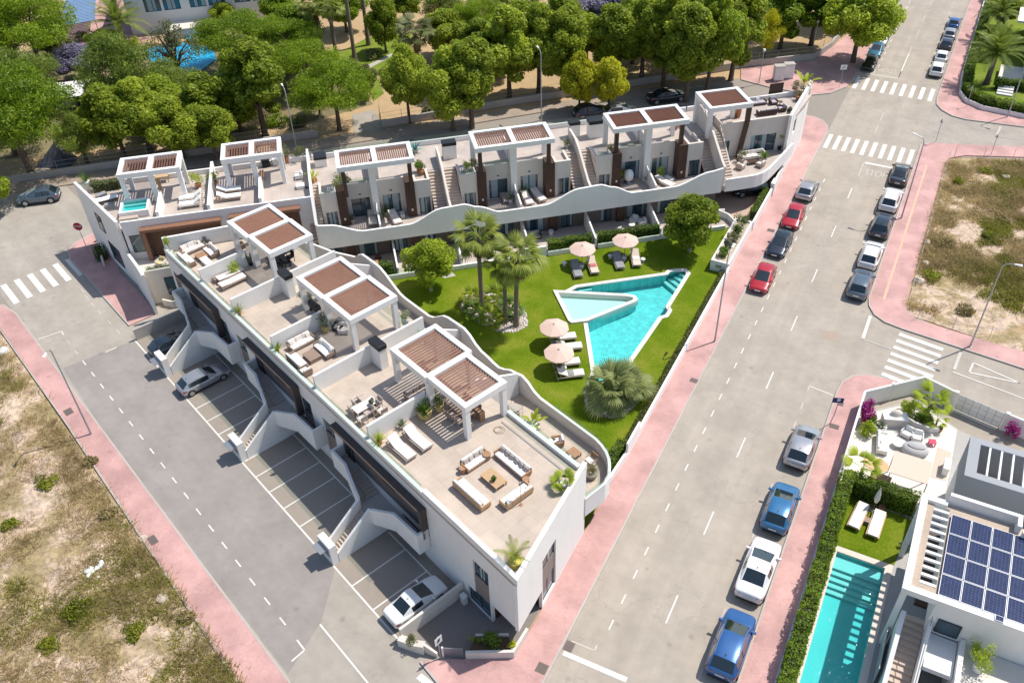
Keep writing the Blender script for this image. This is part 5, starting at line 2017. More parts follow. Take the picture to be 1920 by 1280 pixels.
def make_unit(u0, u1, k):
    w = u1 - u0
    q = lambda f: u0 + w * f
    a1, a2, b1, b2 = q(.148), q(.232), q(.768), q(.852)
    m = q(.49)
    wl = [(q(.27), q(.44), Z1 + .02, Z1 + 2.35), (q(.56), q(.72), Z1 + .02, Z1 + 2.35)]
    bl, br = [(q(.03), q(.13), Z1 + .02, Z1 + 1.85)], [(q(.88), q(.985), Z1 + .02, Z1 + 2.1)]
    mb = MB()
    skin(mb, fB, a2, b1, VF, Z1, 7.6, wl)
    skin(mb, fB, u0, a1, VP, Z1, 7.6, bl)
    skin(mb, fB, b2, u1, VP, Z1, 7.6, br)
    for a, b in ((u0, u0 + .25), (u1 - .25, u1)):
        mb.box(fB, a, b, VP + .25, 81.1, Z1, 7.35 if a < u0 + .1 else 7.35)
    for a, b in ((a1 - .25, a1), (b2, b2 + .25)):
        mb.box(fB, a, b, VP + .252, VF + .2, Z1, 7.6)
    mb.build('wall', CREAM, RB)
    for x in wl:
        window(RB, fB, x[0], x[1], VF, x[2], x[3], 1, 'sliding_door', curtain=1.0)
        MB().box(fB, (x[0] + x[1]) / 2 - .12, (x[0] + x[1]) / 2 + .12, VF - .09, VF - .002, x[3] + .45, x[3] + .53).build('wall_lamp', BLACK, RB)
    for x in bl + br:
        window(RB, fB, x[0], x[1], VP, x[2], x[3], 1, curtain=.9)
    for a, b in ((a1 + .003, a2 - .003), (b1 + .003, b2 - .003)):
        p = sub(MB().box(fB, a, b, VP - .12, VF + .2, Z1, 7.62).build('clad_pier', WOODD, RB))
        n = 5
        for i in range(n):
            x0 = a + (b - a) * i / n
            MB().box(fB, x0 + .012, x0 + (b - a) / n - .012, VP - .15, VP - .121, Z1, 7.62).build('clad_board', WOODD, p)
        MB().box(fB, (a + b) / 2 - .09, (a + b) / 2 + .09, VP - .20, VP - .152, Z1 + .75, Z1 + 1.0).build('wall_lamp', POTW, p)
    # tall white fin that carries the pergola and divides the balcony
    MB().box(fB, m - .35, m + .35, VF - .75, VF - .003, Z1, 10.18).build('fin', WHITE, RB)
    MB().wall([fB(m, VW + .2), fB(m, VF - .76)], .18, Z1, [4.7, 5.4]).build('balcony_divider', WHITE, RB)
    MB().box(fB, m - .1, m + .1, VF, 84, ZR, 8.5).build('dividing_wall', WHITE, RB)
    p0, p1 = [(4.45, 12.4), (18.85, 27.45), (34.05, 42.65)][k]
    pv = [(77.45, 81.3), (77.7, 81.7), (78.0, 82.0)][k]
    pm = (p0 + p1) / 2
    pergola(RB, fB, [(p0, pm, *pv), (pm, p1, *pv)], 10.7, ZR, [(p0 + .3, pv[1] - .25, .5, .42), (p1 - .3, pv[1] - .25, .42, .42), (pm, pv[1] - .25, .5, .42)], closed=(0, 1) if k == 2 else (), nslat=15)
    for x in (p0 + .55, p1 - .55):
        MB().box(fB, x - .2, x + .2, pv[0] + .35, pv[0] + .75, 7.6 if k else 7.0, 10.17).build('steel_post', WOODD, RB)
    rail(RB, [fB(a2 + .1, VF + .1), fB(m - .4, VF + .1)], 7.6, 8.1)
    rail(RB, [fB(u0 + .1, VP + .12), fB(a1 - .1, VP + .12)], 7.6, 8.1)
    # flights up to the roof on both sides
    for a, b in ((u0 - 1.45, u0 - .08), (u1 + .08, u1 + 1.45)):
        stairs(RB, fB, a, b, 75.7, 81.1, Z1, ZR, 17)
    # rails beside the flights
    for xx, s_ in ((u0 + .2, 1), (u1 - .2, -1)):
        mb = MB().tube([fB(xx, 75.9, 4.45), fB(xx + s_ * 1.9, 75.6, 4.0)], .025, 5)
        mb.build('handrail', GREYM, RB)
        rail(RB, [fB(xx, 75.8), fB(xx + s_ * 1.8, 75.5)], Z1, [4.4, 3.95])


for k, (u0, u1) in enumerate(units):
    make_unit(u0, u1, k)
# walls between neighbouring flights
for m_, top in ((15.5, 8.3), (30.85, 8.3)):
    MB().wall([fB(m_, 75.25), fB(m_, 76.3), fB(m_, 80.2), fB(m_, 81.6), fB(m_, 84.0)], .24, [2.9, 2.9, Z1, Z1, ZR], [5.75, 5.9, 7.9, 8.3, 8.3]).build('stair_wall', CREAM, RB)
MB().wall([fB(1.45, 75.3), fB(1.45, 77.4), fB(1.45, 81), fB(1.45, 87)], .24, [2.9, 2.9, 2.9, ZR], [5.7, 7.9, 8.4, 8.4]).build('stair_wall', WHITE, RB)
MB().wall([fB(46.25, 75.3), fB(46.25, 76.2), fB(46.25, 80.2), fB(46.25, 82.5), fB(46.25, 84.5)], .26, [2.9, Z1, Z1, Z1, ZR], [5.8, 6.2, 8.6, 9.4, 9.4]).build('stair_wall', CREAM, RB)
# wavy balcony wall
profB = [(1.4, 5.75), (2.6, 5.6), (6.3, 4.35), (10.9, 4.35), (14.6, 5.75), (16.9, 5.85), (18.4, 5.3), (20.8, 4.35), (25.6, 4.35), (29.6, 5.8), (31.9, 5.9), (33.3, 5.4), (35.7, 4.35), (40.4, 4.35), (44.6, 5.6), (46.3, 5.85), (46.4, 5.85)]
path = [(fB(u, VW), smooth(u, profB)) for u in np.arange(1.5, 46.4, .5)]
MB().wall([p[0] for p in path], .24, 2.8, [p[1] for p in path]).build('balcony_wall', WHITE, RB)
cb = [(46.45, 75.15), (48.5, 75.15), (50.0, 75.2), (51.0, 75.5), (51.9, 76.05), (53.0, 77.0), (55.0, 78.8), (57.35, 80.95)]
MB().wall([fB(*p) for p in cb], .24, 2.8, [4.35] * len(cb)).build('balcony_wall', WHITE, RB)
MB().prism([fB(*p)[:2] for p in [(1.5, 75.25), (50.0, 75.3), (51.8, 76.1), (57.3, 81.05), (57, 82), (48, 82), (1.5, 81.2)]], 2.81, Z1).build('balcony_floor', TERRB, RB)
# ground floor below the balconies
GF = []
for (u0, u1) in units:
    w = u1 - u0
    for f0, f1 in ((.02, .12), (.27, .44), (.56, .72), (.88, .99)):
        GF.append((u0 + w * f0, u0 + w * f1, .12, 2.3))
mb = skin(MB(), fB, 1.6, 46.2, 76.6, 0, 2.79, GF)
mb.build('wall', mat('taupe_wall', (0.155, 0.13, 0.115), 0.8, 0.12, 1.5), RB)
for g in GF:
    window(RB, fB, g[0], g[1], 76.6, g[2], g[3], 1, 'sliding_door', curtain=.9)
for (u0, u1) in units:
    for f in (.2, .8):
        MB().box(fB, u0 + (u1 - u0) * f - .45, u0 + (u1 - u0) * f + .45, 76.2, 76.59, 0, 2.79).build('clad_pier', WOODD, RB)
# corner unit
w6 = [(48.5, 49.5, Z1 + .02, Z1 + 2.1), (52.1, 55.3, Z1 + .02, Z1 + 2.3)]
mb = MB()
skin(mb, fB, 48.1, 57.1, 81.45, Z1, 7.75, w6)
mb.box(fB, 48.1, 48.3, 81.71, 83.5, ZR, 7.75)
mb.build('wall', CREAM, RB)
window(RB, fB, *w6[0][:2], 81.45, *w6[0][2:], 0, curtain=.9)
window(RB, fB, *w6[1][:2], 81.45, *w6[1][2:], 2, 'sliding_door', curtain=1.0)
MB().tube([fB(50.6, 81.1, Z1), fB(51.1, 81.1, 7.75)], [.34, .34], 4).build('clad_pier', WOODD, RB)
MB().box(fB, 50.9, 51.4, 81.0, 81.4, 7.76, 10.17).build('steel_post', WOODD, RB)
stairs(RB, fB, 46.45, 47.9, 75.9, 81.1, Z1, ZR, 17)
MB().wall([fB(48.0, 77.3), fB(48.0, 81.4)], .12, Z1, [4.3, 7.7]).build('stair_wall', CREAM, RB)
pergola(RB, fB, [(45.75, 50.9, 79.85, 84.3)], 10.7, ZR, [(46.0, 80.15, .5, .5), (46.0, 84.0, .5, .5), (50.6, 84.05, .42, .42)], closed=(0,), nslat=15)
# right-hand wall along the pavement and the parapets
fR2 = lambda a, n, z=0.0: (-8.2 - n, a, z)
rw = [(100.4, 101.6, 4.6, 6.4), (101.2, 102.3, .9, 2.9)]
mb = skin(MB(), fR2, 97.9, 108.3, 0, 0, 8.15, rw, .3)
mb.build('wall', WHITE, RB)
for x in rw:
    window(RB, fR2, x[0], x[1], 0, x[2], x[3], 0)
mb = MB()
mb.wall([fB(-23.2, 87.05), fB(1.6, 87.05)], .22, ZR - .3, 7.55)
mb.wall([fB(1.8, 87.05), fB(46, 87.05)], .22, ZR - .3, 7.55)
mb.wall([fB(46.2, 87.05), fB(62.3, 87.6)], .22, ZR - .3, 7.55)
mb.build('parapet', WHITE, RB)
rail(RB, [fB(2, 87.0), fB(45, 87.0)], 7.55, 8.1)
# left part of the building, turned to the crossing
MB().box(fB, -17.6, 1.3, 77.4, 77.63, 2.9, 7.85).build('wall', WHITE, RB)
MB().wall([fB(-17.9, 77.5), fB(-23.3, 87.1)], .28, 0, 7.95).build('wall', WHITE, RB)
MB().wall([fL(70.5, 21.2), fB(-16.3, 73.6), fB(-17.85, 77.3)], .28, 0, [4.9, 4.7, 4.35]).build('wall', WHITE, RB)
MB().prism([fB(*p)[:2] for p in [(-16.1, 73.75), (-8, 74.2), (-8, 77.38), (-17.7, 77.38)]], 0.0, 3.38).build('lower_block', CREAM, RB)
MB().wall([fB(-16.0, 73.8), fB(-8, 74.25)], .24, 3.385, 4.1).build('parapet', CREAM, RB)
rail(RB, [fB(-15.9, 73.8), fB(-8, 74.25)], 4.1, 4.6)
_d = Vector(fB(-8, 74.2)[:2]) - Vector(fB(-16.1, 73.75)[:2]); _d.normalize()
_o = fB(-16.1, 73.75)
fK = lambda a, n, z=0.0: (_o[0] + _d.x * a - _d.y * n, _o[1] + _d.y * a + _d.x * n, z)
window(RB, fK, 1.7, 3.7, -.22, .9, 3.0, 0)
_e = Vector(fB(-23.3, 87.1)[:2]) - Vector(fB(-17.9, 77.5)[:2]); _e.normalize()
_p = fB(-17.9, 77.5)
fE = lambda a, n, z=0.0: (_p[0] + _e.x * a + _e.y * n, _p[1] + _e.y * a - _e.x * n, z)
fE2 = lambda a, n, z=0.0: fE(a, n, z)
window(RB, fE2, 5.1, 6.6, -.36, 4.2, 6.2, 0)
window(RB, fE2, 2.6, 5.4, -.36, 1.0, 3.2, 1)
window(RB, fE2, -3.0, -1.6, -.38, 1.5, 3.3, 0)
# timber-clad recess under a copper canopy
c = sub(MB().box(fB, -15.4, -8.1, 77.34, 77.395, 3.4, 6.72).build('clad_wall', CLAD, RB))
for i in range(26):
    x = -15.4 + i * 7.3 / 26
    MB().box(fB, x + .02, x + 7.3 / 26 - .02, 77.30, 77.338, 3.4, 6.72).build('clad_board', CLAD, c)
MB().box(fB, -15.9, -7.9, 76.6, 77.39, 6.75, 7.05).build('canopy', mat('copper_canopy', (0.25, 0.125, 0.075), 0.5, 0.12, 2), RB)
MB().box(fB, -15.85, -15.42, 76.65, 77.33, 3.4, 6.74).build('canopy_side', MATS['copper_canopy'], RB)
MB().box(fB, -7.1, .1, 76.6, 77.39, 6.85, 7.15).build('canopy', MATS['copper_canopy'], RB)
MB().box(fB, -6.9, -.1, 77.34, 77.395, 3.4, 6.82).build('clad_wall', CLAD, RB)
window(RB, fB, -17.2, -16.0, 77.19, 4.2, 6.2, 0)
for u, v1 in ((-13.9, 82.0), (-8.85, 87.0), (-3.7, 82.4)):
    MB().box(fB, u - .14, u + .14, 77.65, v1, ZR, 8.35).build('dividing_wall', WHITE, RB)
pergola(RB, fB, [(-17.6, -14.45, 82.0, 85.7), (-14.45, -11.35, 82.0, 85.7)], 10.7, ZR, [(-17.3, 82.3, .45, .5), (-14.45, 82.3, .5, .5), (-11.6, 82.3, .42, .5), (-17.3, 85.4, .42, .42), (-11.6, 85.4, .42, .42)], nslat=9)
pergola(RB, fB, [(-7.25, -4.1, 82.4, 86.1), (-4.1, -1.0, 82.4, 86.1)], 10.7, ZR, [(-6.95, 82.7, .45, .5), (-4.1, 82.7, .5, .5), (-1.3, 82.7, .42, .5), (-6.95, 85.8, .42, .42), (-1.3, 85.8, .42, .42)], nslat=9)
# white roof cabinets with dark lids
chimney(RB, fB, 16.1, 17.6, 83.0, 83.9, ZR, 8.6, .4)
chimney(RB, fB, 30.9, 32.1, 84.2, 85.0, ZR, 8.5, .4)
chimney(RB, fB, 33.0, 34.6, 83.4, 84.6, ZR, 8.7, .45)
chimney(RB, fB, 2.1, 3.4, 85.0, 86.3, ZR, 7.9, .3)
# sheer curtains under the left pergolas
for u0, u1, v in ((-17.0, -14.7, 82.2), (-6.7, -4.4, 82.6)):
    n = 14
    cbm = MB()
    for i in range(n):
        a = u0 + (u1 - u0) * i / n
        cbm.poly([fB(a, v + .06 * (i % 2), ZR + .1), fB(a + (u1 - u0) / n, v + .06 * ((i + 1) % 2), ZR + .1), fB(a + (u1 - u0) / n, v + .06 * ((i + 1) % 2), 10.1), fB(a, v + .06 * (i % 2), 10.1)])
    tag(cbm.build('curtain', CURTAIN_SHEER), 'sheer white curtain hanging in the %s pergola of the rear building' % ('leftmost' if u0 < -10 else 'second leftmost'), 'curtain')
# garden terraces of the rear building
MB().prism([fB(*p)[:2] for p in [(1.0, 71.95), (46.5, 71.95), (46.5, 76.6), (1.0, 76.6)]], .0, .10).build('garden_terrace', TERRB, RB)
for u in (9.0, 15.8, 23.3, 30.6, 38.0):
    MB().wall([fB(u, 72.0), fB(u, 76.4)], .18, .1, [1.25, 2.2]).build('garden_divider', WHITE, RB)
gw = MB()
for a, b in ((6.5, 13.0), (14.6, 22.6), (25.2, 30.4), (30.8, 38.1), (39.6, 45.5)):
    gw.box(fB, a, b, 71.72, 71.95, 0, .55)
gw.build('garden_wall', WHITE, RB)
for a, b in ((6.5, 13.0), (25.2, 30.4), (30.8, 38.1)):
    rail(RB, [fB(a, 71.83), fB(b, 71.83)], .55, 1.35)
for a, b in ((13.2, 14.4), (38.2, 39.4), (22.7, 25.0)):
    MB().box(fB, a, b, 71.7, 71.97, 0, 1.35).build('garden_wall', WHITE, RB)

# ------------------------------------------------------------------ villa in the lower right corner
VI = thing('villa', 'white modern villa with solar panels on its flat gravel roof', 'house', (18, 44, 0), 0, None, world=True)
GRAV = mat('roof_gravel', (0.46, 0.37, 0.29), 0.95, 0.3, 9, 0.6, 18)
GREYR = mat('shaded_render', (0.33, 0.34, 0.35), 0.85, 0.05, 1.5)  # grey of the block's shaded wall is put into this colour
PATIO = mat('patio_stone', (0.66, 0.61, 0.55), 0.8, 0.05, 2)
DECK = mat('pool_deck_stone', (0.40, 0.38, 0.35), 0.8, 0.08, 2)
MB().box(fW, 15.4, 30, 39.5, 47.9, 3.3, 6.3).build('wall', WHITE, VI)
mb = MB()
mb.box(fW, 13.35, 14.24, 39.5, 47.9, 6.0, 6.3).box(fW, 14.24, 15.39, 39.5, 40.5, 6.0, 6.3).box(fW, 14.24, 15.39, 47.5, 47.9, 6.0, 6.3).box(fW, 15.23, 15.39, 40.5, 47.5, 6.0, 6.3)
mb.build('roof_overhang', WHITE, VI)
for y in (39.7, 47.6):
    MB().bx(13.55, y, 3.0, .35, .35, 5.98).build('column', WHITE, VI)
MB().box(fW, 15.9, 30, 39.6, 47.8, 0, 3.29).build('wall', WHITE, VI)
mb = MB()
mb.box(fW, 13.3, 13.75, 39.4, 47.95, 6.3, 6.62)
mb.box(fW, 13.75, 30, 39.4, 39.85, 6.3, 6.62)
mb.box(fW, 13.75, 15.0, 47.5, 47.95, 6.3, 6.62)
mb.build('parapet', WHITE, VI)
MB().poly([(13.74, 39.84, 6.31), (14.24, 39.84, 6.31), (14.24, 47.6, 6.31), (13.74, 47.6, 6.31)]).poly([(15.23, 39.84, 6.31), (30, 39.84, 6.31), (30, 47.9, 6.31), (15.23, 47.9, 6.31)]).poly([(14.24, 39.84, 6.31), (15.23, 39.84, 6.31), (15.23, 40.5, 6.31), (14.24, 40.5, 6.31)]).poly([(14.24, 47.5, 6.31), (15.23, 47.5, 6.31), (15.23, 47.9, 6.31), (14.24, 47.9, 6.31)]).build('gravel_roof', GRAV, VI)
for i in range(11):
    y = 40.6 + i * .645
    MB().box(fW, 14.24, 15.23, y, y + .2, 6.12, 6.30).build('roof_slat', WHITE, VI)
MB().box(fW, 14.6, 15.39, 41.3, 47.8, 3.0, 3.29).build('upper_terrace', WOODD, VI)
mb = MB().wall([(15.0, 48.15), (19.35, 48.15), (19.35, 47.2)], .28, 6.0, 7.15)
mb.wall([(19.6, 47.0), (30, 47.0)], .28, 6.3, 7.0)
mb.build('parapet', WHITE, VI)
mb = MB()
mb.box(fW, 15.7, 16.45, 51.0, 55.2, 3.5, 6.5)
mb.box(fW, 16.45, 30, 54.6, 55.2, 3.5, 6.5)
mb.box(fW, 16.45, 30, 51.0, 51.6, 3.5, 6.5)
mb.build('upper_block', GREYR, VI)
MB().box(fW, 15.7, 30, 48.4, 55.2, 0, 3.49).build('wall', WHITE, VI)
MB().poly([(16.46, 51.61, 3.52), (30, 51.61, 3.52), (30, 54.59, 3.52), (16.46, 54.59, 3.52)]).build('terrace_floor', PATIO, VI)
for i in range(9):
    x = 17.05 + i * .78
    MB().box(fW, x, x + .13, 51.6, 54.6, 6.25, 6.47).build('roof_slat', WHITE, VI)
MB().box(fW, 15.9, 30, 48.3, 50.99, 3.5, 3.9).build('lower_roof', GREYR, VI)  # lower roof painted with the same shade grey
# outside stair, landing, terrace on the south side
stairs(VI, fW, 14.15, 15.45, 34.2, 40.2, .5, 3.3, 16, mat('villa_step', (0.52, 0.42, 0.345), 0.8, 0.08, 3))
MB().box(fW, 14.1, 17.5, 40.21, 41.2, 3.0, 3.29).build('landing', MATS['villa_step'], VI) if False else None
MB().wall([(13.95, 33.6), (13.95, 39.5)], .28, 0, [1.5, 4.4]).build('stair_wall', WHITE, VI)
MB().wall([(15.6, 33.6), (15.6, 39.4)], .22, 0, [1.5, 4.4]).build('stair_wall', WHITE, VI)
mb = MB()
mb.tube([(15.5, 33.8, 2.4), (15.5, 39.2, 5.2)], .03, 6)
mb.build('handrail', GREYM, VI)
MB().box(fW, 17.5, 30, 30, 39.45, 0, 3.35).build('wall', WHITE, VI)
MB().poly([(17.8, 30, 3.36), (30, 30, 3.36), (30, 39.39, 3.36), (17.8, 39.39, 3.36)]).build('terrace_floor', PATIO, VI)
MB().box(fW, 17.5, 17.8, 30, 39.4, 3.36, 3.85).build('parapet', WHITE, VI)
MB().box(fW, 15.75, 17.45, 36.8, 39.4, 2.9, 3.3).build('door_canopy', WHITE, VI)
MB().box(fW, 16.0, 17.4, 39.42, 39.49, .05, 2.6).build('door', BLACK, VI)
window(VI, fW, 15.9, 17.3, 39.3, 3.6, 4.9, 0, d=.1)
MB().poly([(15.7, 30, .03), (17.5, 30, .03), (17.5, 39.4, .03), (15.7, 39.4, .03)]).build('entrance_floor', DECK, VI)
MB().wall([(13.5, 36.2), (13.5, 39.8)], .05, .1, 2.2).build('glass_screen', mat('frosted_glass', (0.42, 0.45, 0.42), 0.3, 0.15, 7), VI)

# solar panels, each a thing resting on the roof
CELL = tile_mat('solar_cells', (0.018, 0.030, 0.085), (0.13, 0.15, 0.22), 0.205, 0.205, 0, 0.12, 0.15, 0.006, 2.0, 0.0)
PFR = mat('panel_frame', (0.48, 0.49, 0.51), 0.4, 0.05, metal=0.4)
cols = ['first', 'second', 'third', 'fourth', 'fifth', 'sixth']
rows = ['front', 'second', 'third', 'back']
for c in range(6):
    for r_ in range(4):
        x, y = 15.36 + c * 1.29, 39.95 + r_ * 1.755
        t = thing('solar_panel', 'blue solar panel, %s from the slatted side in the %s row of the villa roof' % (cols[c], rows[r_]), 'solar panel', (x, y, 6.5), 0, 'solar panels on the villa roof')
        fr = MB()
        fr.box(fW, 0, .035, 0, 1.71, 0, .06).box(fW, 1.215, 1.25, 0, 1.71, 0, .06).box(fW, .035, 1.215, 0, .035, 0, .06).box(fW, .035, 1.215, 1.675, 1.71, 0, .06)
        fr.build('frame', PFR, t)
        MB().box(fW, .035, 1.215, .035, 1.675, .01, .05).build('cell_sheet', CELL, t)
        MB().box(fW, .2, .25, .2, 1.5, -.19, 0).build('support', PFR, t)
        MB().box(fW, 1.0, 1.05, .2, 1.5, -.19, 0).build('support', PFR, t)
t = thing('solar_panel', 'tiny separate solar panel at the front edge of the villa roof', 'solar panel', (18.62, 39.45, 6.66))
MB().box(fW, 0, .5, 0, .42, 0, .04).build('frame', PFR, t); MB().box(fW, .03, .47, .03, .39, .041, .05).build('cell_sheet', CELL, t)

# grounds of the villa
_vg = MB()
_vg.poly([(7.9, 28, .02), (9.0, 28, .02), (9.0, 46.2, .02), (7.9, 46.2, .02)])
_vg.poly([(13.0, 28, .02), (30, 28, .02), (30, 46.2, .02), (13.0, 46.2, .02)])
_vg.poly([(7.9, 46.2, .02), (30, 46.2, .02), (30, 60, .02), (16, 62.8, .02), (12.2, 65.2, .02), (7.9, 61.2, .02)])
struct('villa_ground', _vg, DECK)
struct('villa_patio', MB().poly([(8.05, 52.6, .04), (15.7, 52.6, .04), (15.7, 62.8, .04), (12.1, 64.8, .04), (8.05, 61.0, .04)]), PATIO)
wallt = thing('garden_wall', 'white boundary wall around the villa patio and pool', 'wall', (7.9, 55, 0), 0, None, world=True)
MB().wall([(7.92, 28), (7.92, 52)], .18, 0, .75).build('low_wall', WHITE, wallt)
MB().wall([(7.92, 52), (7.92, 62.2)], .18, 0, 1.85).build('side_wall', WHITE, wallt)
MB().wall([(7.92, 62.2), (12.2, 66.3), (14.9, 65.4)], .18, 0, 1.85).build('front_wall', WHITE, wallt)
MB().wall([(18.95, 64.5), (26, 63.1)], .18, 0, 1.85).build('front_wall', WHITE, wallt)
for x, y in ((9.95, 64.15), (14.9, 65.4), (18.95, 64.5)):
    MB().bx(x, y, .97, .3, .3, 1.94).build('pillar', WHITE, wallt)
g = thing('sliding_gate', 'white sliding gate of square panels at the villa entrance', 'gate', (15.1, 65.35, 0), math.atan2(-.9, 4.0))
MB().box(fW, 0, 3.75, -.05, -.01, .08, 1.8).build('back_plate', mat('gate_groove', (0.42, 0.42, 0.42), 0.6, 0.04), g)
for i in range(6):
    for j in range(3):
        MB().box(fW, .02 + i * .62, .60 + i * .62, -.085, -.051, .1 + j * .57, .64 + j * .57).build('panel', WHITE, g)
MB().box(fW, -.3, 3.6, -.36, -.28, .0, .05).build('rail', WHITE, g)

# villa pool
PTILE = mat('pool_tile', (0.10, 0.55, 0.545), 0.4, 0.08, 8)
PSTEP = mat('pool_step_stone', (0.34, 0.62, 0.60), 0.5, 0.06, 4)
POOLW = water_mat('pool_water', (0.62, 0.93, 0.93), .35, 2.6)
COPE = mat('coping_stone', (0.62, 0.55, 0.47), 0.75, 0.06, 3)
vp = thing('swimming_pool', 'long rectangular turquoise lap pool of the villa with steps at its head', 'swimming pool', (11, 40, 0), 0, None, world=True)
mb = MB()
mb.box(fW, 8.75, 9.3, 28, 46.4, -.1, .09).box(fW, 12.7, 13.2, 28, 46.4, -.1, .09).box(fW, 9.3, 12.7, 45.9, 46.4, -.1, .09)
mb.build('coping', COPE, vp)
# the lawn and deck around stand above the basin
mb = MB()
mb.add([(9.3, 28, -1.4), (12.7, 28, -1.4), (12.7, 43.6, -1.4), (9.3, 43.6, -1.4)], [(0, 1, 2, 3)])
for p, q in (((9.3, 28), (9.3, 45.9)), ((9.3, 45.9), (12.7, 45.9)), ((12.7, 45.9), (12.7, 28))):
    mb.add([(p[0], p[1], -1.4), (q[0], q[1], -1.4), (q[0], q[1], -.1), (p[0], p[1], -.1)], [(0, 1, 2, 3)])
mb.build('basin', PTILE, vp)
for i in range(5):
    y = 45.9 - (1.25 + i * .42)
    MB().box(fW, 9.31, 12.69, y, 45.89 if i == 0 else y + .42, -1.39, -.35 - i * .21).build('pool_step', PSTEP, vp)
MB().poly([(9.3, 28, -.12), (12.7, 28, -.12), (12.7, 45.9, -.12), (9.3, 45.9, -.12)]).build('water', POOLW, vp)

# ------------------------------------------------------------------ communal garden and pool
def grass_mat(name, c1, c2, c3):
    m, t, b = nodes(name)
    N, Lk = t.nodes, t.links
    geo = N.new('ShaderNodeNewGeometry')

    def nz(s, d):
        n = N.new('ShaderNodeTexNoise')
        n.inputs['Scale'].default_value, n.inputs['Detail'].default_value = s, d
        Lk.new(geo.outputs['Position'], n.inputs['Vector'])
        return n
    a, f = nz(.33, 9), nz(7, 6)
    r = N.new('ShaderNodeValToRGB')
    e = r.color_ramp.elements
    e[0].position, e[0].color = .32, (*c1, 1)
    e[1].position, e[1].color = .70, (*c3, 1)
    e.new(.5).color = (*c2, 1)
    mm = N.new('ShaderNodeMath'); mm.operation = 'MULTIPLY_ADD'; mm.inputs[1].default_value = .45
    Lk.new(f.outputs['Fac'], mm.inputs[0])
    m2 = N.new('ShaderNodeMath'); m2.operation = 'MULTIPLY'; m2.inputs[1].default_value = .58
    Lk.new(a.outputs['Fac'], m2.inputs[0]); Lk.new(m2.outputs[0], mm.inputs[2])
    Lk.new(mm.outputs[0], r.inputs[0]); Lk.new(r.outputs[0], b.inputs['Base Color'])
    b.inputs['Roughness'].default_value, b.inputs['Specular IOR Level'].default_value = .95, .03
    bp = N.new('ShaderNodeBump'); bp.inputs['Strength'].default_value, bp.inputs['Distance'].default_value = .7, .06
    Lk.new(nz(16, 4).outputs['Fac'], bp.inputs['Height']); Lk.new(bp.outputs[0], b.inputs['Normal'])
    return m


LAWN = grass_mat('lawn_grass', (0.066, 0.115, 0.005), (0.120, 0.178, 0.009), (0.235, 0.235, 0.035))
LAWN2 = grass_mat('park_lawn', (0.11, 0.16, 0.02), (0.16, 0.22, 0.03), (0.25, 0.27, 0.06))
struct('lawn', holed([fL(22.0, 33.8), (-8.3, 42), (-8.3, 76.3), (-9.9, 76.4), (-10.0, 86), fB(46.4, 72), fB(1.0, 72), fL(64, 34)], [POOLHOLE], .03), LAWN)
struct('driveway', MB().poly([(-8.25, 85.1, .05), (-8.3, 99, .05), fB(55, 80.5, .05), fB(46.4, 80, .05), fB(46.4, 72, .05), (-10.2, 85.3, .05)]), mat('driveway_tile', (0.50, 0.36, 0.285), 0.8, 0.07, 2))
struct('garden_path', MB().poly([fB(13.2, 71.9, .045), fB(14.4, 71.9, .045), fB(14.9, 70.7, .045), fB(13.6, 70.6, .045)]), CONC)

COPW = mat('pool_coping', (0.70, 0.645, 0.58), 0.7, 0.05, 3)
TILEP = tile_mat('main_pool_tile', (0.19, 0.60, 0.60), (0.23, 0.66, 0.66), 0.25, 0.25, 0.4, 0.4, 0.12, 0.015, 1.6, 0.1)  # stronger tile mottling imitates rippling light on the pool floor
TILEK = mat('shallow_pool_tile', (0.50, 0.68, 0.645), 0.5, 0.05, 3)
WPOOL = water_mat('main_pool_water', (0.66, 0.95, 0.95), .45, 1.9)
sp = thing('swimming_pool', 'arrow shaped turquoise swimming pool with white coping in the communal garden', 'swimming pool', (-16, 66, 0), 0, None, world=True)


def basin(poly, zb, m, name):
    mb = MB()
    ar = sum(poly[i][0] * poly[(i + 1) % len(poly)][1] - poly[(i + 1) % len(poly)][0] * poly[i][1] for i in range(len(poly)))
    pp = poly if ar > 0 else poly[::-1]
    mb.poly([(x, y, zb) for x, y in pp])
    for i in range(len(pp)):
        a, b = pp[i], pp[(i + 1) % len(pp)]
        mb.poly([(a[0], a[1], zb), (a[0], a[1], .02), (b[0], b[1], .02), (b[0], b[1], zb)])
    return mb.build(name, m, sp)


POOL2 = POOL + [(-15.3, 67.6), (-15.1, 68.05), (-15.5, 68.5), (-16.3, 68.4), (-22.0, 66.25)]
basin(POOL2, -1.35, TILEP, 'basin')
basin(KIDS, -.38, TILEK, 'paddling_basin')
MB().wall([(-22.1, 66.3)] + POOL, .42, -.06, .10).build('coping', COPW, sp, bevel=.02)
MB().wall(KIDS, .40, -.5, .20, closed=True).build('paddling_coping', COPW, sp, bevel=.02)
_ar = lambda q: q if sum(q[i][0] * q[(i + 1) % len(q)][1] - q[(i + 1) % len(q)][0] * q[i][1] for i in range(len(q))) > 0 else q[::-1]
MB().poly([(x, y, -.10) for x, y in _ar(POOL2)]).build('water', WPOOL, sp)
MB().poly([(x, y, -.04) for x, y in _ar(KIDS)]).build('paddling_water', water_mat('paddling_water', (0.86, 0.97, 0.96), .3, 2.5), sp)
for i in range(4):          # steps in the far corner
    d = .7 + i * .55
    MB().prism([(-12.35, 74.9), (-12.35 - d * .78, 74.9 - d * .62), (-11.9, 74.9 - d * 1.25)], -1.34, -.25 - i * .24).build('pool_step', PSTEP, sp)
for i in range(3):
    MB().box(lambda a, n, z=0.0: (-21.4 + a * .79 - n * .62, 67.5 + a * .62 + n * .79, z), .1, 1.5, -.35 - i * .3, -.06 - i * .3, -1.3, -.28 - i * .25).build('pool_step', PSTEP, sp)
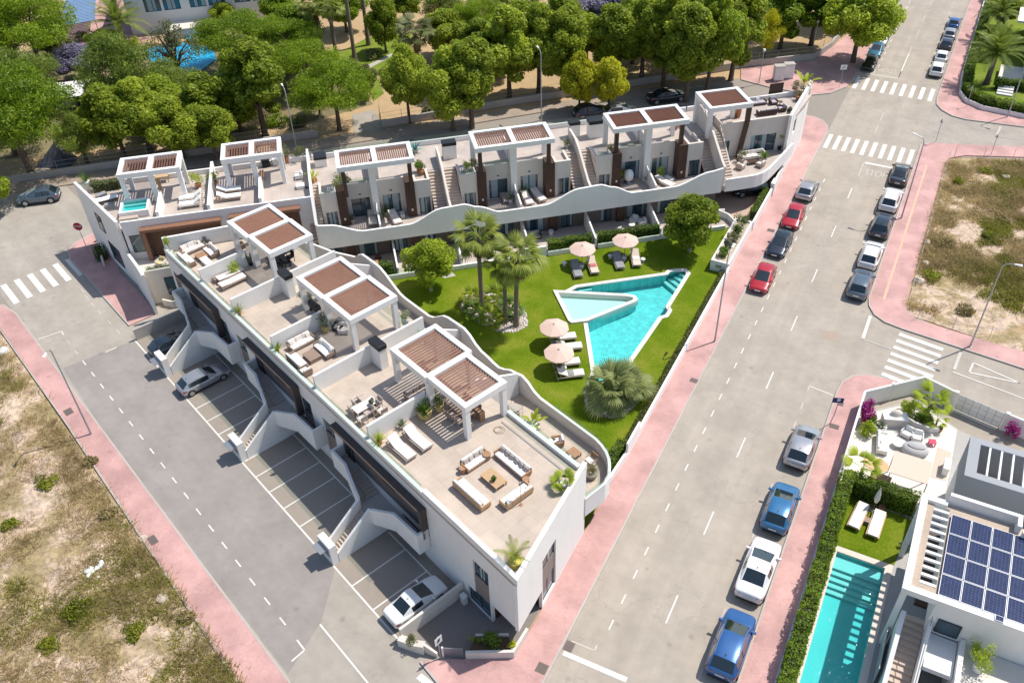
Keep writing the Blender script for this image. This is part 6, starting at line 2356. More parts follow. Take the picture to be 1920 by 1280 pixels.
lad = sub(MB().tube([(-11.62, 67.2, .1), (-11.62, 67.2, .75), (-11.95, 67.2, .75), (-12.0, 67.2, -.8)], .025, 6).build('ladder', GREYM, sp))
MB().tube([(-11.62, 67.65, .1), (-11.62, 67.65, .75), (-11.95, 67.65, .75), (-12.0, 67.65, -.8)], .025, 6).build('ladder_rail', GREYM, lad)

# garden wall along the pavement, planter, hedges
gw = thing('garden_wall', 'long white low wall between the communal garden and the pavement', 'wall', (-8.15, 60, 0), 0, None, world=True)
MB().wall([(-8.55, 41.5), (-8.15, 47.5), (-8.12, 76.2)], .2, 0, [.8, .9, 1.0]).build('wall', WHITE, gw)
MB().wall([(-8.1, 47.6), (-8.1, 50.4)], .16, .98, 1.9).build('sign_wall', WHITE, gw)
pt = thing('raised_planter', 'long raised white planter with stones and shrubs at the garden corner', 'planter', (-9, 80, 0), 0, None, world=True)
MB().wall([(-10.0, 76.3), (-10.0, 85.0), (-8.25, 85.0), (-8.25, 76.3)], .2, 0, 1.3, closed=True).build('planter_wall', WHITE, pt)
MB().poly([(-9.9, 76.4, 1.1), (-8.35, 76.4, 1.1), (-8.35, 84.9, 1.1), (-9.9, 84.9, 1.1)]).build('soil', mat('planter_gravel', (0.46, 0.38, 0.29), 0.95, 0.3, 5), pt)
MB().box(fW, -9.5, -8.9, 76.17, 76.19, .55, .85).build('vent', GREYM, pt)
for i, (y, r, lf) in enumerate([(77.6, .75, L_PLANT), (79.3, .6, L_SAGE), (80.9, .85, L_OLIVE), (82.5, .5, L_PLANT), (83.8, .95, L_PLANT)]):
    bush(['dark green shrub at the near end of the raised planter', 'grey green shrub beside the nearest planter shrub', 'olive shrub in the middle of the raised planter', 'low shrub behind the middle of the raised planter', 'tallest shrub at the far end of the raised planter'][i], (-9.15, y, 1.1), r, 1.1 if i < 4 else 1.7, lf, 'shrub', 800, .075, 'shrub')
for i, (x, y, r) in enumerate([(-8.8, 80.1, .3), (-9.4, 81.9, .28), (-8.75, 83.0, .25), (-9.5, 78.5, .26)]):
    mb = MB().lathe((0, 0, 0), [(r * .8, -.05), (r, r * .3), (r * .6, r * .7), (.02, r * .8)], 7, 1, .7)
    o = mb.build('rock', MATS['pale_rock']); o.location = (x, y, 1.1); o.rotation_euler = (0, 0, i)
    tag(o, 'pale stone lying in the raised planter, %s' % ['between the grey green and the olive shrub', 'behind the olive shrub', 'in front of the tallest shrub', 'beside the nearest shrub'][i], 'rock')
dw = thing('driveway_wall', 'white wall with gate post between the driveway and the pavement', 'wall', (-8.2, 90, 0), 0, None, world=True)
MB().wall([(-8.15, 85.2), (-8.15, 93.2)], .2, 0, 1.25).build('wall', WHITE, dw)
MB().wall([(-8.15, 93.25), (-8.15, 94.6)], .45, 0, 1.75).build('pillar', WHITE, dw)
MB().wall([(-8.15, 94.65), (-8.15, 97.8)], .2, 0, 1.7).build('wall', WHITE, dw)
MB().wall([(-10.1, 85.15), (-11.2, 86.2), (-12.6, 86.6), fB(46.5, 74.4)], .18, 0, .9).build('wall', WHITE, dw)
hedge('narrow clipped hedge inside the driveway wall', [(-8.7, 87.5), (-8.75, 93.0)], .7, 1.15)
hedge('low flowering border along the inside of the garden wall', [(-8.62, 49.2), (-8.55, 62), (-8.55, 75.8)], .6, .42, leaf_mat('border_leaves', (0.07, 0.09, 0.015), (0.24, 0.25, 0.05), .35, (0.5, 0.42, 0.12)), 'border_hedge', .03, 190, .075)
hedge('dark green hedge beside the curved balcony end', [(-9.05, 42.3), (-8.9, 48.6)], .8, 1.1)
hedge('thin green shrubs along the glass below the front balconies', [fL(41, 39.5), fL(36, 39.9), fL(29, 40.3)], .55, .55, L_OLIVE, dens=90)
hedge('clipped hedge behind the garden glass, left of the garden divider', [fB(25.4, 72.5), fB(30.2, 72.5)], .8, 1.35, None, 'hedge', .1)
hedge('clipped hedge behind the garden glass, right of the garden divider', [fB(31.0, 72.5), fB(37.9, 72.5)], .8, 1.35, None, 'hedge', .1)

PEB = mat('white_pebble', (0.66, 0.60, 0.53), 0.85, 0.12, 8)


def pebble_bed(name, poly, n, seed):
    r = np.random.default_rng(seed)
    P = np.array(poly)
    x0, y0, x1, y1 = *P.min(0), *P.max(0)
    pts = []
    while len(pts) < n:
        x, y = r.uniform(x0, x1), r.uniform(y0, y1)
        ins, j = False, len(P) - 1
        for i in range(len(P)):
            if (P[i][1] > y) != (P[j][1] > y) and x < (P[j][0] - P[i][0]) * (y - P[i][1]) / (P[j][1] - P[i][1]) + P[i][0]:
                ins = not ins
            j = i
        if ins: pts.append((x, y))
    mb = MB()
    for x, y in pts:
        s = r.uniform(.05, .13)
        z = .06
        c = [(x + s * math.cos(t) * r.uniform(.8, 1.2), y + s * math.sin(t) * r.uniform(.8, 1.2)) for t in np.linspace(0, 2 * math.pi, 6)[:-1]]
        vs = [(a, b, z - .03) for a, b in c] + [(x + (a - x) * .6, y + (b - y) * .6, z + s * .6) for a, b in c]
        mb.add(vs, [(5, 6, 7, 8, 9)] + [(i, (i + 1) % 5, 5 + (i + 1) % 5, 5 + i) for i in range(5)])
    mb.build(name, PEB, kind='stuff')


bed1 = [(-31.2, 60.4), (-30.3, 59.0), (-28.6, 58.2), (-26.7, 57.8), (-25.0, 57.7), (-23.8, 58.3), (-23.2, 59.6), (-23.8, 60.8), (-24.8, 62.0), (-27, 63), (-29.5, 62.6), (-31, 61.6)]
bed2 = [(-12.0 + 2.15 * math.cos(t), 53.3 + 2.05 * math.sin(t)) for t in np.linspace(0, 2 * math.pi, 20)[:-1]]
bed2 = [(x + .55 * max(0, y - 53.3) * .5, y) for x, y in bed2]
for nm, b in (('planting_bed', bed1), ('planting_bed', bed2)):
    struct(nm, MB().prism(b, .0, .055), mat('bed_soil', (0.24, 0.19, 0.15), 0.95, 0.25, 5))
pebble_bed('white_pebbles', bed1, 1500, 4)
pebble_bed('grey_pebbles', bed2, 900, 5)
palm('washington_palm', 'tallest fan palm of the poolside trio with a dead leaf skirt', (-28.4, 59.9, .05), 8.9, .23, 30, FANS, 1.3, dry=18, group='poolside fan palms')
palm('washington_palm', 'shortest fan palm in the middle of the poolside trio', (-25.4, 59.3, .05), 7.0, .20, 26, FANS, 1.15, dry=12, group='poolside fan palms')
palm('washington_palm', 'right-hand fan palm of the poolside trio on white pebbles', (-24.2, 59.2, .05), 8.2, .23, 30, FANS, 1.3, dry=14, lean=(.35, .1), group='poolside fan palms')
palm('bush_palm', 'low bushy fan palm on the round grey pebble bed', (-12.0, 53.5, .05), 1.4, .3, 38, FANS, 1.35, leaf=leaf_mat('pale_palm_leaves', (0.17, 0.21, 0.06), (0.52, 0.56, 0.24), .5), tilt=(-25, 85))
palm('bush_palm', 'second crown of the bushy fan palm, leaning to the pool', (-10.8, 54.6, .05), 1.2, .25, 32, FANS, 1.2, leaf=MATS['pale_palm_leaves'], tilt=(-30, 80))
for i, (x, y, s, lb) in enumerate([(-29.9, 60.6, .72, 'dark low fan palm at the left end of the pebble bed'), (-28.9, 58.9, .6, 'low fan palm in front of the tallest palm trunk'), (-26.8, 58.6, .75, 'broad low fan palm between the palm trunks'), (-25.7, 60.6, .8, 'low fan palm behind the right palm trunk'), (-27.6, 61.6, .85, 'low fan palm behind the tallest palm trunk')]):
    palm('bush_palm', lb, (x, y, .05), .45, .18, 26, FANS, s, leaf=L_PLANT if i % 2 else L_BROAD, tilt=(-20, 80))
tree('round', at(808, 545), 5.6, 6.3, 'round bright green tree with a pale trunk on the left side of the lawn', L_LIGHT, PALEBARK, 'garden_tree', 3)
tree('round', (-13.1, 78.6, 0), 6.6, 7.0, 'dense dark green round tree beside the raised planter', L_BROAD, PALEBARK, 'garden_tree', 4)

# parasols, loungers and side tables
PAR = [((-22.6, 71.45), 'pink parasol left of the two along the garden glass'), ((-19.1, 74.8), 'pink parasol right of the two along the garden glass'), ((-19.75, 58.4), 'pink parasol beside the paddling pool tip'), ((-17.8, 55.3), 'pink parasol nearest to the pool edge and the bushy palm')]
for (x, y), lb in PAR:
    parasol(lb, (x, y, .03), 1.42, 2.4, 'pink pool parasols')
GREYF = mat('grey_fabric', (0.27, 0.27, 0.275), 0.9, 0.08, 6)
BEIGE = mat('beige_fabric', (0.62, 0.52, 0.42), 0.9, 0.06, 6)
ROSE = mat('rose_towel', (0.50, 0.16, 0.15), 0.95, 0.1, 6)
WT = mat('towel_white', (0.78, 0.76, 0.72), 0.95, 0.05, 6)
LG = [((-23.3, 70.9), (-21.8, 68.8), GREYF, None, 'grey sun lounger left of the left garden parasol'), ((-22.0, 72.2), (-20.5, 70.1), BEIGE, ROSE, 'beige sun lounger with a rose towel right of the left garden parasol'),
      ((-19.9, 74.2), (-18.4, 72.0), GREYF, None, 'grey sun lounger left of the right garden parasol'), ((-18.3, 75.5), (-17.0, 73.1), BEIGE, WT, 'beige sun lounger with a white towel right of the right garden parasol'),
      ((-20.1, 58.65), (-18.4, 59.9), CUSH, None, 'cream lounger above the upper poolside parasol'), ((-19.0, 57.6), (-17.3, 58.8), CUSH, None, 'cream lounger below the upper poolside parasol'),
      ((-18.3, 55.5), (-16.6, 56.7), CUSH, None, 'cream lounger above the lower poolside parasol'), ((-17.3, 54.2), (-15.6, 55.4), CUSH, GREYF, 'cream lounger with a grey towel below the lower poolside parasol')]
for h, f, c, tw, lb in LG:
    lounger(lb, ((h[0] + f[0]) / 2, (h[1] + f[1]) / 2, .03), math.atan2(f[1] - h[1], f[0] - h[0]), c, mat('taupe_frame', (0.34, 0.29, 0.25), .6, .06), 30, 'poolside loungers', tw)
for p, lb in (((-24.2, 70.4), 'white side table left of the left grey lounger'), ((-22.3, 70.6), 'white side table below the left garden parasol'), ((-20.3, 73.7), 'white side table left of the right grey lounger'), ((-18.8, 73.9), 'white side table below the right garden parasol'), ((-16.9, 74.6), 'white side table right of the loungers'), ((-18.9, 58.4), 'white side table below the upper poolside parasol'), ((-17.3, 55.3), 'white side table below the lower poolside parasol')):
    round_table(lb, (p[0], p[1], .03), .27, .4, POTW, 'poolside side tables')

# ------------------------------------------------------------------ furniture on the terraces of the front building
zt = RF + .003


def T(px, py, z=None):
    return at(px, py, zt if z is None else z)


AX = HL                      # heading along +a
N_ = HL - math.pi / 2        # heading along +n


# a seat that faces direction d has rz = d - 90 deg
def face(d):
    return d - math.pi / 2


# corner terrace lounge
sofa('two-seat white sofa with teak frame at the back left of the corner lounge', T(892, 868), face(AX + math.pi), 2.1, TEAK, CUSHW, 4)
sofa('long white teak sofa with grey pillows at the back right of the corner lounge', T(961, 873), face(N_ + math.pi), 3.1, TEAK, CUSHW, 6)
sofa('long white teak sofa at the front left of the corner lounge', T(885, 930), face(N_), 3.1, TEAKL, CUSHW, 2)
sofa('white teak sofa with slatted back nearest to the parapet corner', T(968, 934), face(AX), 2.4, TEAKL, CUSHW, 2)
ct = low_table('light teak coffee table with a small plant in the corner lounge', T(926, 902), AX, 1.75, 1.05, .38, TEAKL, slats=7)
potted('tiny plant in a dark bowl on the corner lounge coffee table', T(926, 900, zt + .38), .13, .1, BLACK, 'bush', .3, L_PLANT)
round_table('octagonal wooden stool between the two left sofas of the corner lounge', T(868, 885), .26, .5, TEAK, 'wooden lounge stools', 'side_table', 'table', True)
round_table('octagonal wooden stool between the two right sofas of the corner lounge', T(986.5, 906), .27, .5, TEAK, 'wooden lounge stools', 'side_table', 'table', True)
round_table('octagonal wooden stool right of the two-seat sofa', T(913, 860), .30, .55, TEAK, 'wooden lounge stools', 'side_table', 'table', True)
t = thing('brown_pole', 'slim brown pole behind the sofa nearest to the parapet', 'lamp', T(977, 946))  # thin brown pole of unknown purpose, not known to be a lamp
MB().lathe((0, 0, 0), [(.14, 0), (.14, .03), (.02, .04)], 10).build('base', TEAK, t)
MB().tube([(0, 0, .03), (0, 0, 2.1)], .018, 6).build('pole', TEAK, t)
MB().tube([(0, 0, 2.1), (0, 0, 2.35)], [.05, .06], 8).build('shade', CUSH2, t)  # small top piece of the pole
lounger('white lounger with taupe frame nearest to the glass on the corner terrace', T(753, 846), AX + math.pi + .03, CUSH, CUSH2, 30)
lounger('white lounger with taupe frame nearer to the pergola on the corner terrace', T(783, 828), AX + math.pi + .03, CUSH, CUSH2, 30)
potted('bright green spiky plant in a small tan pot at the glass of the corner terrace', T(712, 832), .2, .36, TERRA, 'spiky', .75, L_LIGHT)
potted('grey potted agave against the divider of the corner terrace', T(754.5, 802), .22, .34, POTG, 'agave', .42, L_SAGE)
potted('large straw pot with a dark green agave under the front pergola corner', T(797, 781), .52, .62, POTY, 'agave', .85, L_PLANT)
potted('smaller straw pot with olive shrub beside the large agave pot', T(823, 768), .38, .5, POTY, 'bush', .9, L_OLIVE)
potted('tall grey green shrub in a pot beside the pergola column', T(812, 760), .3, .4, POTG, 'bush', 1.2, L_SAGE)
potted('fan palm in a white pot near the right parapet of the corner terrace', T(1058, 913), .27, .42, POTW, 'fan', .95, L_LIGHT)
potted('feathery palm in a yellow pot in the parapet corner', T(966, 1059), .42, .5, mat('yellow_pot', (0.52, 0.45, 0.10), .7, .2, 9), 'palm', 1.2, L_PALM)
# dining under the front pergola
tb = low_table('dark dining table under the front pergola', T(866, 778), AX, 2.2, 1.0, .74, WICK)
for i, (dx, dy, r_) in enumerate([(-.7, -.8, 0), (.1, -.8, 0), (.8, -.8, 0), (-.7, .8, math.pi), (.1, .8, math.pi), (1.45, 0, math.pi / 2)]):
    c, s = math.cos(AX), math.sin(AX)
    p = T(866, 778)
    chair('wicker chair %s of the front pergola dining table' % ['on the left street side', 'in the middle of the street side', 'on the right street side', 'on the left garden side', 'in the middle of the garden side', 'at the far head'][i], (p[0] + dx * c - dy * s, p[1] + dx * s + dy * c, zt), AX + r_, WICK, CUSH2, 'front pergola dining chairs')
t = thing('wood_shelf', 'open teak shelf box behind the front pergola post', 'shelf', T(897, 782), AX)
for z_ in (0, .42, .84):
    MB().box(fW, -.55, .55, -.22, .22, z_, z_ + .05).build('board', TEAK, t)
for x_ in (-.55, .5):
    MB().box(fW, x_, x_ + .05, -.22, .22, .051, .839).build('side', TEAK, t)
t = thing('garden_hose', 'coiled garden hose lying beside the front pergola post', 'hose', T(932, 805))
for k in range(3):
    MB().tube([((.28 + .05 * k) * math.cos(a) + .12 * k, (.28 + .05 * k) * math.sin(a), .03 + .02 * k) for a in np.linspace(0, 6.2, 20)], .014, 5).build('coil', mat('hose', (0.42, 0.33, 0.24), .6, .1), t)
# curved balcony below the corner terrace
zb_ = 3.103
B_ = lambda px, py: at(px, py, zb_)
sofa('white teak sofa against the glass on the curved balcony', B_(1027, 840), face(AX), 1.6, TEAK, CUSHW, 0)
armchair('teak armchair with white seat on the curved balcony', B_(1046, 832), face(AX + 1.0), TEAK, CUSHW)
low_table('low teak table with white pad on the curved balcony', B_(1076, 853), AX, .95, .85, .36, TEAK)
sofa('white daybed sofa at the near end of the curved balcony', B_(1052, 867), face(AX - .2), 1.5, TEAK, CUSHW, 1)
chair('teak chair with beige cushion at the round end of the curved balcony', B_(1108, 870), face(AX + 1.5), TEAK, CUSH, None, .62)
potted('banana plant in a wide white bowl on the curved balcony', B_(1000, 805), .5, .5, POTW, 'banana', .95, L_LIGHT)
potted('dark cactus pot left of the banana plant on the balcony', B_(984, 800), .2, .3, BLACK, 'agave', .4, L_PLANT)
potted('wide bowl of dry grasses at the end of the curved balcony', B_(1108, 892), .5, .42, POTG, 'grass', .75, leaf_mat('dry_grass_plant', (0.16, 0.14, 0.05), (0.36, 0.31, 0.12), .3))
round_table('thin round metal table on the balcony beside the pergola', B_(965, 775), .5, .72, POTG)
for i, (px, py, h) in enumerate([(957, 762, 0), (975, 778, 2.2)]):
    t = thing('wire_chair', 'looped wire chair %s the round balcony table' % ('behind' if i == 0 else 'in front of'), 'chair', B_(px, py), h)
    MB().tube([(-.25, -.2, 0), (-.25, -.22, .9), (-.12, -.24, 1.05), (.12, -.24, 1.05), (.25, -.22, .9), (.25, -.2, 0)], .014, 5).build('back_loop', GREYM, t)
    MB().tube([(-.25, .25, 0), (-.25, .25, .45), (.25, .25, .45), (.25, .25, 0)], .014, 5).build('front_leg', GREYM, t)
    MB().box(fW, -.25, .25, -.2, .25, .44, .47).build('seat', CUSH2, t)
# second terrace: dining set
low_table('pale dining table with a plant on the second terrace', T(686, 771), N_, 1.9, .9, .74, CUSH)
potted('small leafy plant in a bowl on the second terrace table', T(696.5, 758, zt + .74), .13, .14, POTG, 'bush', .35, L_SAGE)
for i, (px, py, r_) in enumerate([(666, 776, N_ - math.pi / 2), (692, 780, AX), (704, 772, AX), (708, 764, N_ + math.pi / 2), (672, 764, AX + math.pi), (683, 758, AX + math.pi)]):
    chair('brown chair %s of the second terrace table' % ['at the near head', 'on the left of the near side', 'on the right of the near side', 'at the far head', 'on the left of the far side', 'on the right of the far side'][i], T(px, py), r_, CUSH2, CUSH2, 'second terrace dining chairs')
chair('pale chair apart from the table, against the second terrace divider', T(681, 793), face(AX), CUSH2, CUSH)
chair('second pale chair against the second terrace divider', T(718, 778), face(AX), CUSH2, CUSH)
t = sofa('wicker daybed under the pergola of the second terrace', T(783, 742), face(AX + math.pi), 1.9, WICK, CUSH2, 3)
# third terrace: wicker lounge
sofa('beige wicker sofa at the back of the third terrace', T(566, 647), face(AX + math.pi), 2.2, WICK, CUSH, 2, pil_mat=CUSH)
sofa('beige wicker sofa at the right of the third terrace', T(609, 660), face(N_ + math.pi), 2.1, WICK, CUSHW, 2, pil_mat=CUSH)
sofa('beige wicker sofa nearest to the glass of the third terrace', T(559, 682), face(N_), 2.1, WICK, CUSHW, 1, pil_mat=CUSHW)
low_table('square rustic wooden crate table on the third terrace', T(586, 672), AX, 1.3, 1.05, .42, WICK, slats=6, legs=False)
armchair('pale armchair against the divider of the third terrace', T(574, 701), face(AX), WICK, CUSH)
potted('aloe in a beige pot at the glass of the third terrace', T(520, 661), .2, .3, CUSH2, 'agave', .7, L_LIGHT)
potted('flowering shrub in a straw pot under the middle pergola', T(611, 620), .35, .5, POTY, 'bush', 1.15, L_SAGE)
armchair('dark grey swivel chair under the middle pergola', T(636, 617), face(AX + 2), BLACK, GREYF)
armchair('pale shell chair beside the dark chair under the middle pergola', T(645, 622), face(AX + 2.4), CUSH, CUSH)
potted('white flowered shrub behind the pergola post of the third terrace', T(760, 606), .3, .4, POTW, 'bush', .9, leaf_mat('pale_flowering', (0.16, 0.2, 0.07), (0.48, 0.48, 0.32), .3))
# fourth terrace: almost bare
potted('spiky yucca in a clay pot at the glass of the bare terrace', T(449, 590), .19, .34, TERRA, 'spiky', .8, L_PALM)
t = thing('barbecue', 'covered black barbecue under the pergola of the bare terrace', 'barbecue', T(592, 585), AX)
MB().box(fW, -.6, .6, -.3, .3, .5, .85).build('body', BLACK, t, bevel=.03)
MB().tube([(-.58, 0, .87), (.58, 0, .87)], .27, 12).build('lid', BLACK, t, True)
for x_ in (-.5, .5):
    MB().box(fW, x_ - .04, x_ + .04, -.25, .25, 0, .49).build('leg', BLACK, t)
potted('tall white flowering plant against the pergola column of the bare terrace', T(574, 572), .25, .4, POTW, 'bush', 1.2, L_SAGE)
# fifth terrace: daybeds
lounger('cream daybed against the wall of the fifth terrace', T(433, 520), N_ + .03, CUSH, WICK, 5, name='daybed')
lounger('cream daybed in the middle of the fifth terrace', T(438, 532), N_ + .03, CUSH, WICK, 5, name='daybed')
low_table('small wooden crate table at the head of the daybeds', T(408.5, 527), N_, .7, .7, .45, WICK, slats=4, legs=False)
potted('leafy plant in a woven pot between the daybeds and the divider', T(441, 514), .24, .4, WICK, 'bush', .85, L_LIGHT)
potted('cactus in a dark pot by the pergola of the fifth terrace', T(471, 497), .2, .3, BLACK, 'cactus', 1.1, L_SAGE)
low_table('dark dining table under the left pergola of the front building', T(528, 494), AX, 1.9, .95, .74, BLACK)
for i, (px, py, r_) in enumerate([(512, 498, N_ - 1.57), (524, 503, AX), (538, 499, AX), (545, 489, N_ + 1.57), (517, 488, AX + 3.14), (531, 483, AX + 3.14)]):
    chair('black chair %s of the left pergola dining table' % ['at the near head', 'on the left of the near side', 'on the right of the near side', 'at the far head', 'on the left of the far side', 'on the right of the far side'][i], T(px, py), r_, BLACK, BLACK, 'left pergola dining chairs')
potted('pair of slim cacti in a clay pot at the column of the left pergola', T(447, 502), .2, .3, TERRA, 'cactus', 1.4, L_PLANT)
# leftmost terrace: sofa group
sofa('cream wicker sofa at the back of the leftmost terrace', T(363, 470), face(AX + math.pi), 2.3, WICK, CUSH, 2, pil_mat=CUSH)
sofa('cream wicker sofa at the right of the leftmost terrace', T(397, 476), face(N_ + math.pi), 1.9, WICK, CUSH, 2, pil_mat=CUSH2)
sofa('cream wicker sofa along the glass of the leftmost terrace', T(352, 492), face(N_), 2.2, WICK, CUSH, 2, pil_mat=CUSH)
low_table('square teak table in the middle of the leftmost sofa group', T(379, 484), AX, 1.1, .95, .36, TEAK, slats=6)
low_table('cream ottoman between the table and the divider of the leftmost terrace', T(388, 494), AX, 1.5, .7, .38, CUSH, legs=False, name='ottoman', cat='ottoman')
potted('small round tree with a bare stem in the corner of the leftmost terrace', T(321, 477), .24, .3, POTW, 'standard', .95, L_LIGHT)
potted('blue green plant in a white bowl behind the leftmost sofa group', T(391, 458), .4, .3, POTW, 'bush', .65, L_SAGE)
low_table('round wicker pouf beside the left pergola column', T(452, 465), AX, .8, .7, .5, WICK, legs=False, name='pouf', cat='pouf')
low_table('wooden cube stool behind the left pergola', T(555, 463), AX, .55, .5, .65, TEAK, slats=4, legs=False, name='stool', cat='stool')

# ------------------------------------------------------------------ rear building
zr_ = ZR + .003
RT = lambda px, py: at(px, py, zr_)
BT = lambda px, py: at(px, py, Z1 + .003)
BX, BV = HB, HB + math.pi / 2
t = thing('hot_tub', 'square turquoise hot tub on the left roof terrace of the rear building', 'hot tub', RT(256, 396), HB)
tb = MB()
for a in ((-1.45, -1.2, -1.3, 1.3), (1.2, 1.45, -1.3, 1.3), (-1.2, 1.2, -1.3, -1.05), (-1.2, 1.2, 1.05, 1.3)):
    tb.box(fW, *a, 0, .75)
tb.build('shell', WHITE, t)
MB().box(fW, -1.2, 1.2, -1.05, 1.05, .02, .2).build('tub_floor', PTILE, t)
MB().box(fW, -1.2, 1.2, .55, 1.05, .2, .42).build('tub_seat', PSTEP, t)
MB().poly([(-1.2, -1.05, .66), (1.2, -1.05, .66), (1.2, 1.05, .66), (-1.2, 1.05, .66)]).build('water', POOLW, t)
MB().box(fW, -1.45, .4, -1.95, -1.32, 0, .38).build('step', STEP, t)
lounger('white lounger behind the other one beside the left roof divider', RT(361, 374), BX + math.pi, CUSHW, CUSH, 38, 'rear roof loungers')
lounger('white lounger in front of the other one beside the left roof divider', RT(361, 386), BX + math.pi, CUSHW, CUSH, 38, 'rear roof loungers')
lounger('white lounger at the back on the second rear roof terrace', RT(430, 361), BX, CUSHW, WICK, 32, 'rear roof loungers')
lounger('white lounger at the front on the second rear roof terrace', RT(430, 374), BX, CUSHW, WICK, 32, 'rear roof loungers')
armchair('white armchair against the tall stair wall, farther from the garden', RT(561, 334), face(BX + math.pi), CUSHW, CUSHW)
low_table('white pouf table against the tall stair wall', RT(564, 352), BX, .9, .8, .4, CUSHW, legs=False, name='pouf', cat='pouf')
lounger('white daybed in front of the leftmost pergola post', RT(199, 379), BX + .3, WT, BLACK, 4, name='daybed')
low_table('dark covered box in front of the white daybed', RT(207, 389), BX, 1.0, .55, .45, GREYF, legs=False, name='storage_box', cat='box')
low_table('dark covered box behind the white daybed', RT(191, 369), BX + .6, 1.1, .6, .4, GREYF, legs=False, name='storage_box', cat='box')
potted('dark spiky plant in a square white pot at the left end of the rear roof', RT(167, 352), .32, .7, POTW, 'spiky', 1.2, L_PLANT, square=True)
potted('small olive bush in a white pot beside the spiky plant at the rear left end', RT(178, 356), .22, .4, POTW, 'bush', .7, L_OLIVE)
hedge('shaggy olive shrub row along the left rear roof edge', [fB(-21.4, 86.3), fB(-18.6, 86.3)], .8, 1.0, L_OLIVE, 'shrub_row', ZR, 110)
potted('leafy shrub left of the divider between the two left pergolas', RT(373, 352), .3, .45, TERRA, 'bush', 1.3, L_BROAD)
potted('leafy shrub right of the divider between the two left pergolas', RT(404, 348), .3, .45, TERRA, 'bush', 1.3, L_BROAD)
potted('shrub in a clay pot behind the second left pergola', RT(536, 305), .4, .6, TERRA, 'bush', 1.2, L_OLIVE)
potted('slim upright shrub beside the tall stair wall at the rear edge', RT(564, 300), .25, .4, POTG, 'bush', 1.3, L_OLIVE)
potted('upright green cactus in a square clay pot on the stair landing', RT(588, 341), .26, .45, TERRA, 'agave', 1.0, L_LIGHT, square=True)
low_table('dining table behind the leftmost rear pergola curtain', RT(306, 340), BX, 1.4, .8, .74, TEAKL)
t = thing('rolled_screen', 'bundle of bamboo poles leaning under the leftmost rear pergola', 'bamboo screen', RT(304, 362), BX)
for k in range(6):
    MB().tube([(-.2 + .07 * k, 0, 0), (-.15 + .06 * k, .12, 1.7)], .035, 6).build('pole', TEAKL, t)
low_table('low wooden bench under the second left pergola', RT(492, 332), BV, 1.6, .5, .42, TEAK, slats=3)
low_table('dark grill cabinet under the second left pergola', RT(500, 312), BX, .9, .6, .9, BLACK, legs=False, name='grill_cabinet', cat='cabinet')
low_table('white cabinet beside the grill under the second left pergola', RT(517, 309), BX, .6, .6, .8, POTW, legs=False, name='cabinet', cat='cabinet')
# unit terraces: plants and lounge pieces
for k, (px, py, kind, sz, pm, lf, lb) in enumerate([
    (634, 355, 'bush', 1.1, POTW, L_BROAD, 'dark round shrub in a white tub at the left rear stairs'), (650, 348, 'bush', .8, POTG, L_OLIVE, 'grey green shrub beside the round shrub at the left rear stairs'),
    (791, 327, 'bush', 1.1, TERRA, L_PLANT, 'dark leafy bush on the roof beside the second rear stairs'), (787, 322, 'bush', .8, TERRA, L_BROAD, 'smaller bush behind the leafy bush by the second rear stairs'),
    (874, 321, 'bush', .8, POTW, L_BROAD, 'round shrub in a white pot on the middle bay terrace'), (889, 318, 'bush', .8, POTW, L_OLIVE, 'light shrub in a white pot on the middle bay terrace'),
    (1143, 286, 'grass', .8, POTG, L_OLIVE, 'grassy shrub behind the glass of the right bay terrace'), (1063, 277, 'grass', 1.0, POTG, L_OLIVE, 'tall grass clump beside the middle stair wall'),
    (779, 286, 'agave', .9, POTG, leaf_mat('teal_agave', (0.03, 0.22, 0.20), (0.08, 0.42, 0.38), .3), 'large teal agave at the rear roof edge'), (1266, 242, 'bush', .7, TERRA, L_OLIVE, 'round clay pot with a small bush under the right pergola'),
    (1376, 218, 'bush', .8, TERRA, L_BROAD, 'dark plant in front of the tall clay pot on the corner roof'), (1384, 220, 'bush', .3, TERRA, L_OLIVE, 'tall clay pot in the middle of the corner roof'),
    (1506, 170, 'banana', 1.5, POTG, L_LIGHT, 'tall banana plant at the far tip of the corner roof'), (1492, 180, 'bush', 1.2, POTG, L_OLIVE, 'grey shrub left of the banana plant on the corner roof'), (1496, 188, 'bush', .8, TERRA, L_WILDD, 'orange dry plant against the far right parapet'), (1479, 216, 'bush', .5, POTG, L_SAGE, 'pale low plant in a bowl near the corner parapet')]):
    potted(lb, RT(px, py), .3 if k != 11 else .28, .42 if k != 11 else 1.0, pm, kind, sz, lf)
# first floor balconies
LOU = [(699, 414, BV + math.pi, 'lone pale lounger on the left wavy balcony'), (741, 413, BV + math.pi + .2, 'pale lounger right of the fin on the left wavy balcony'), (946, 372, BV + math.pi + .1, 'brown lounger left of the fin on the middle wavy balcony'),
       (988, 377, BV + math.pi + .1, 'pale lounger right of the fin on the middle wavy balcony'), (1009, 371, BV + math.pi + .25, 'second pale lounger on the middle wavy balcony'), (1246, 346, BV + math.pi + .5, 'low pale lounger on the right wavy balcony')]
for px, py, r_, lb in LOU:
    lounger(lb, BT(px, py), r_, CUSH2 if 'brown' in lb else CUSH, CUSH2, 14, 'wavy balcony loungers')
low_table('pale footstool beside the lounger on the left wavy balcony', BT(755, 405), BV, .9, .5, .35, CUSH, legs=False, name='footstool', cat='footstool')
low_table('pale footstool beside the low lounger on the right wavy balcony', BT(1254, 338), BV + .4, 1.1, .6, .35, CUSHW, legs=False, name='footstool', cat='footstool')
t = thing('egg_chair', 'white hanging egg chair on the right wavy balcony', 'chair', BT(1178, 343))
MB().lathe((0, 0, .25), [(.15, 0), (.5, .3), (.58, .75), (.45, 1.2), (.1, 1.5)], 14, cap=False).build('shell', CUSHW, t, True, 60)
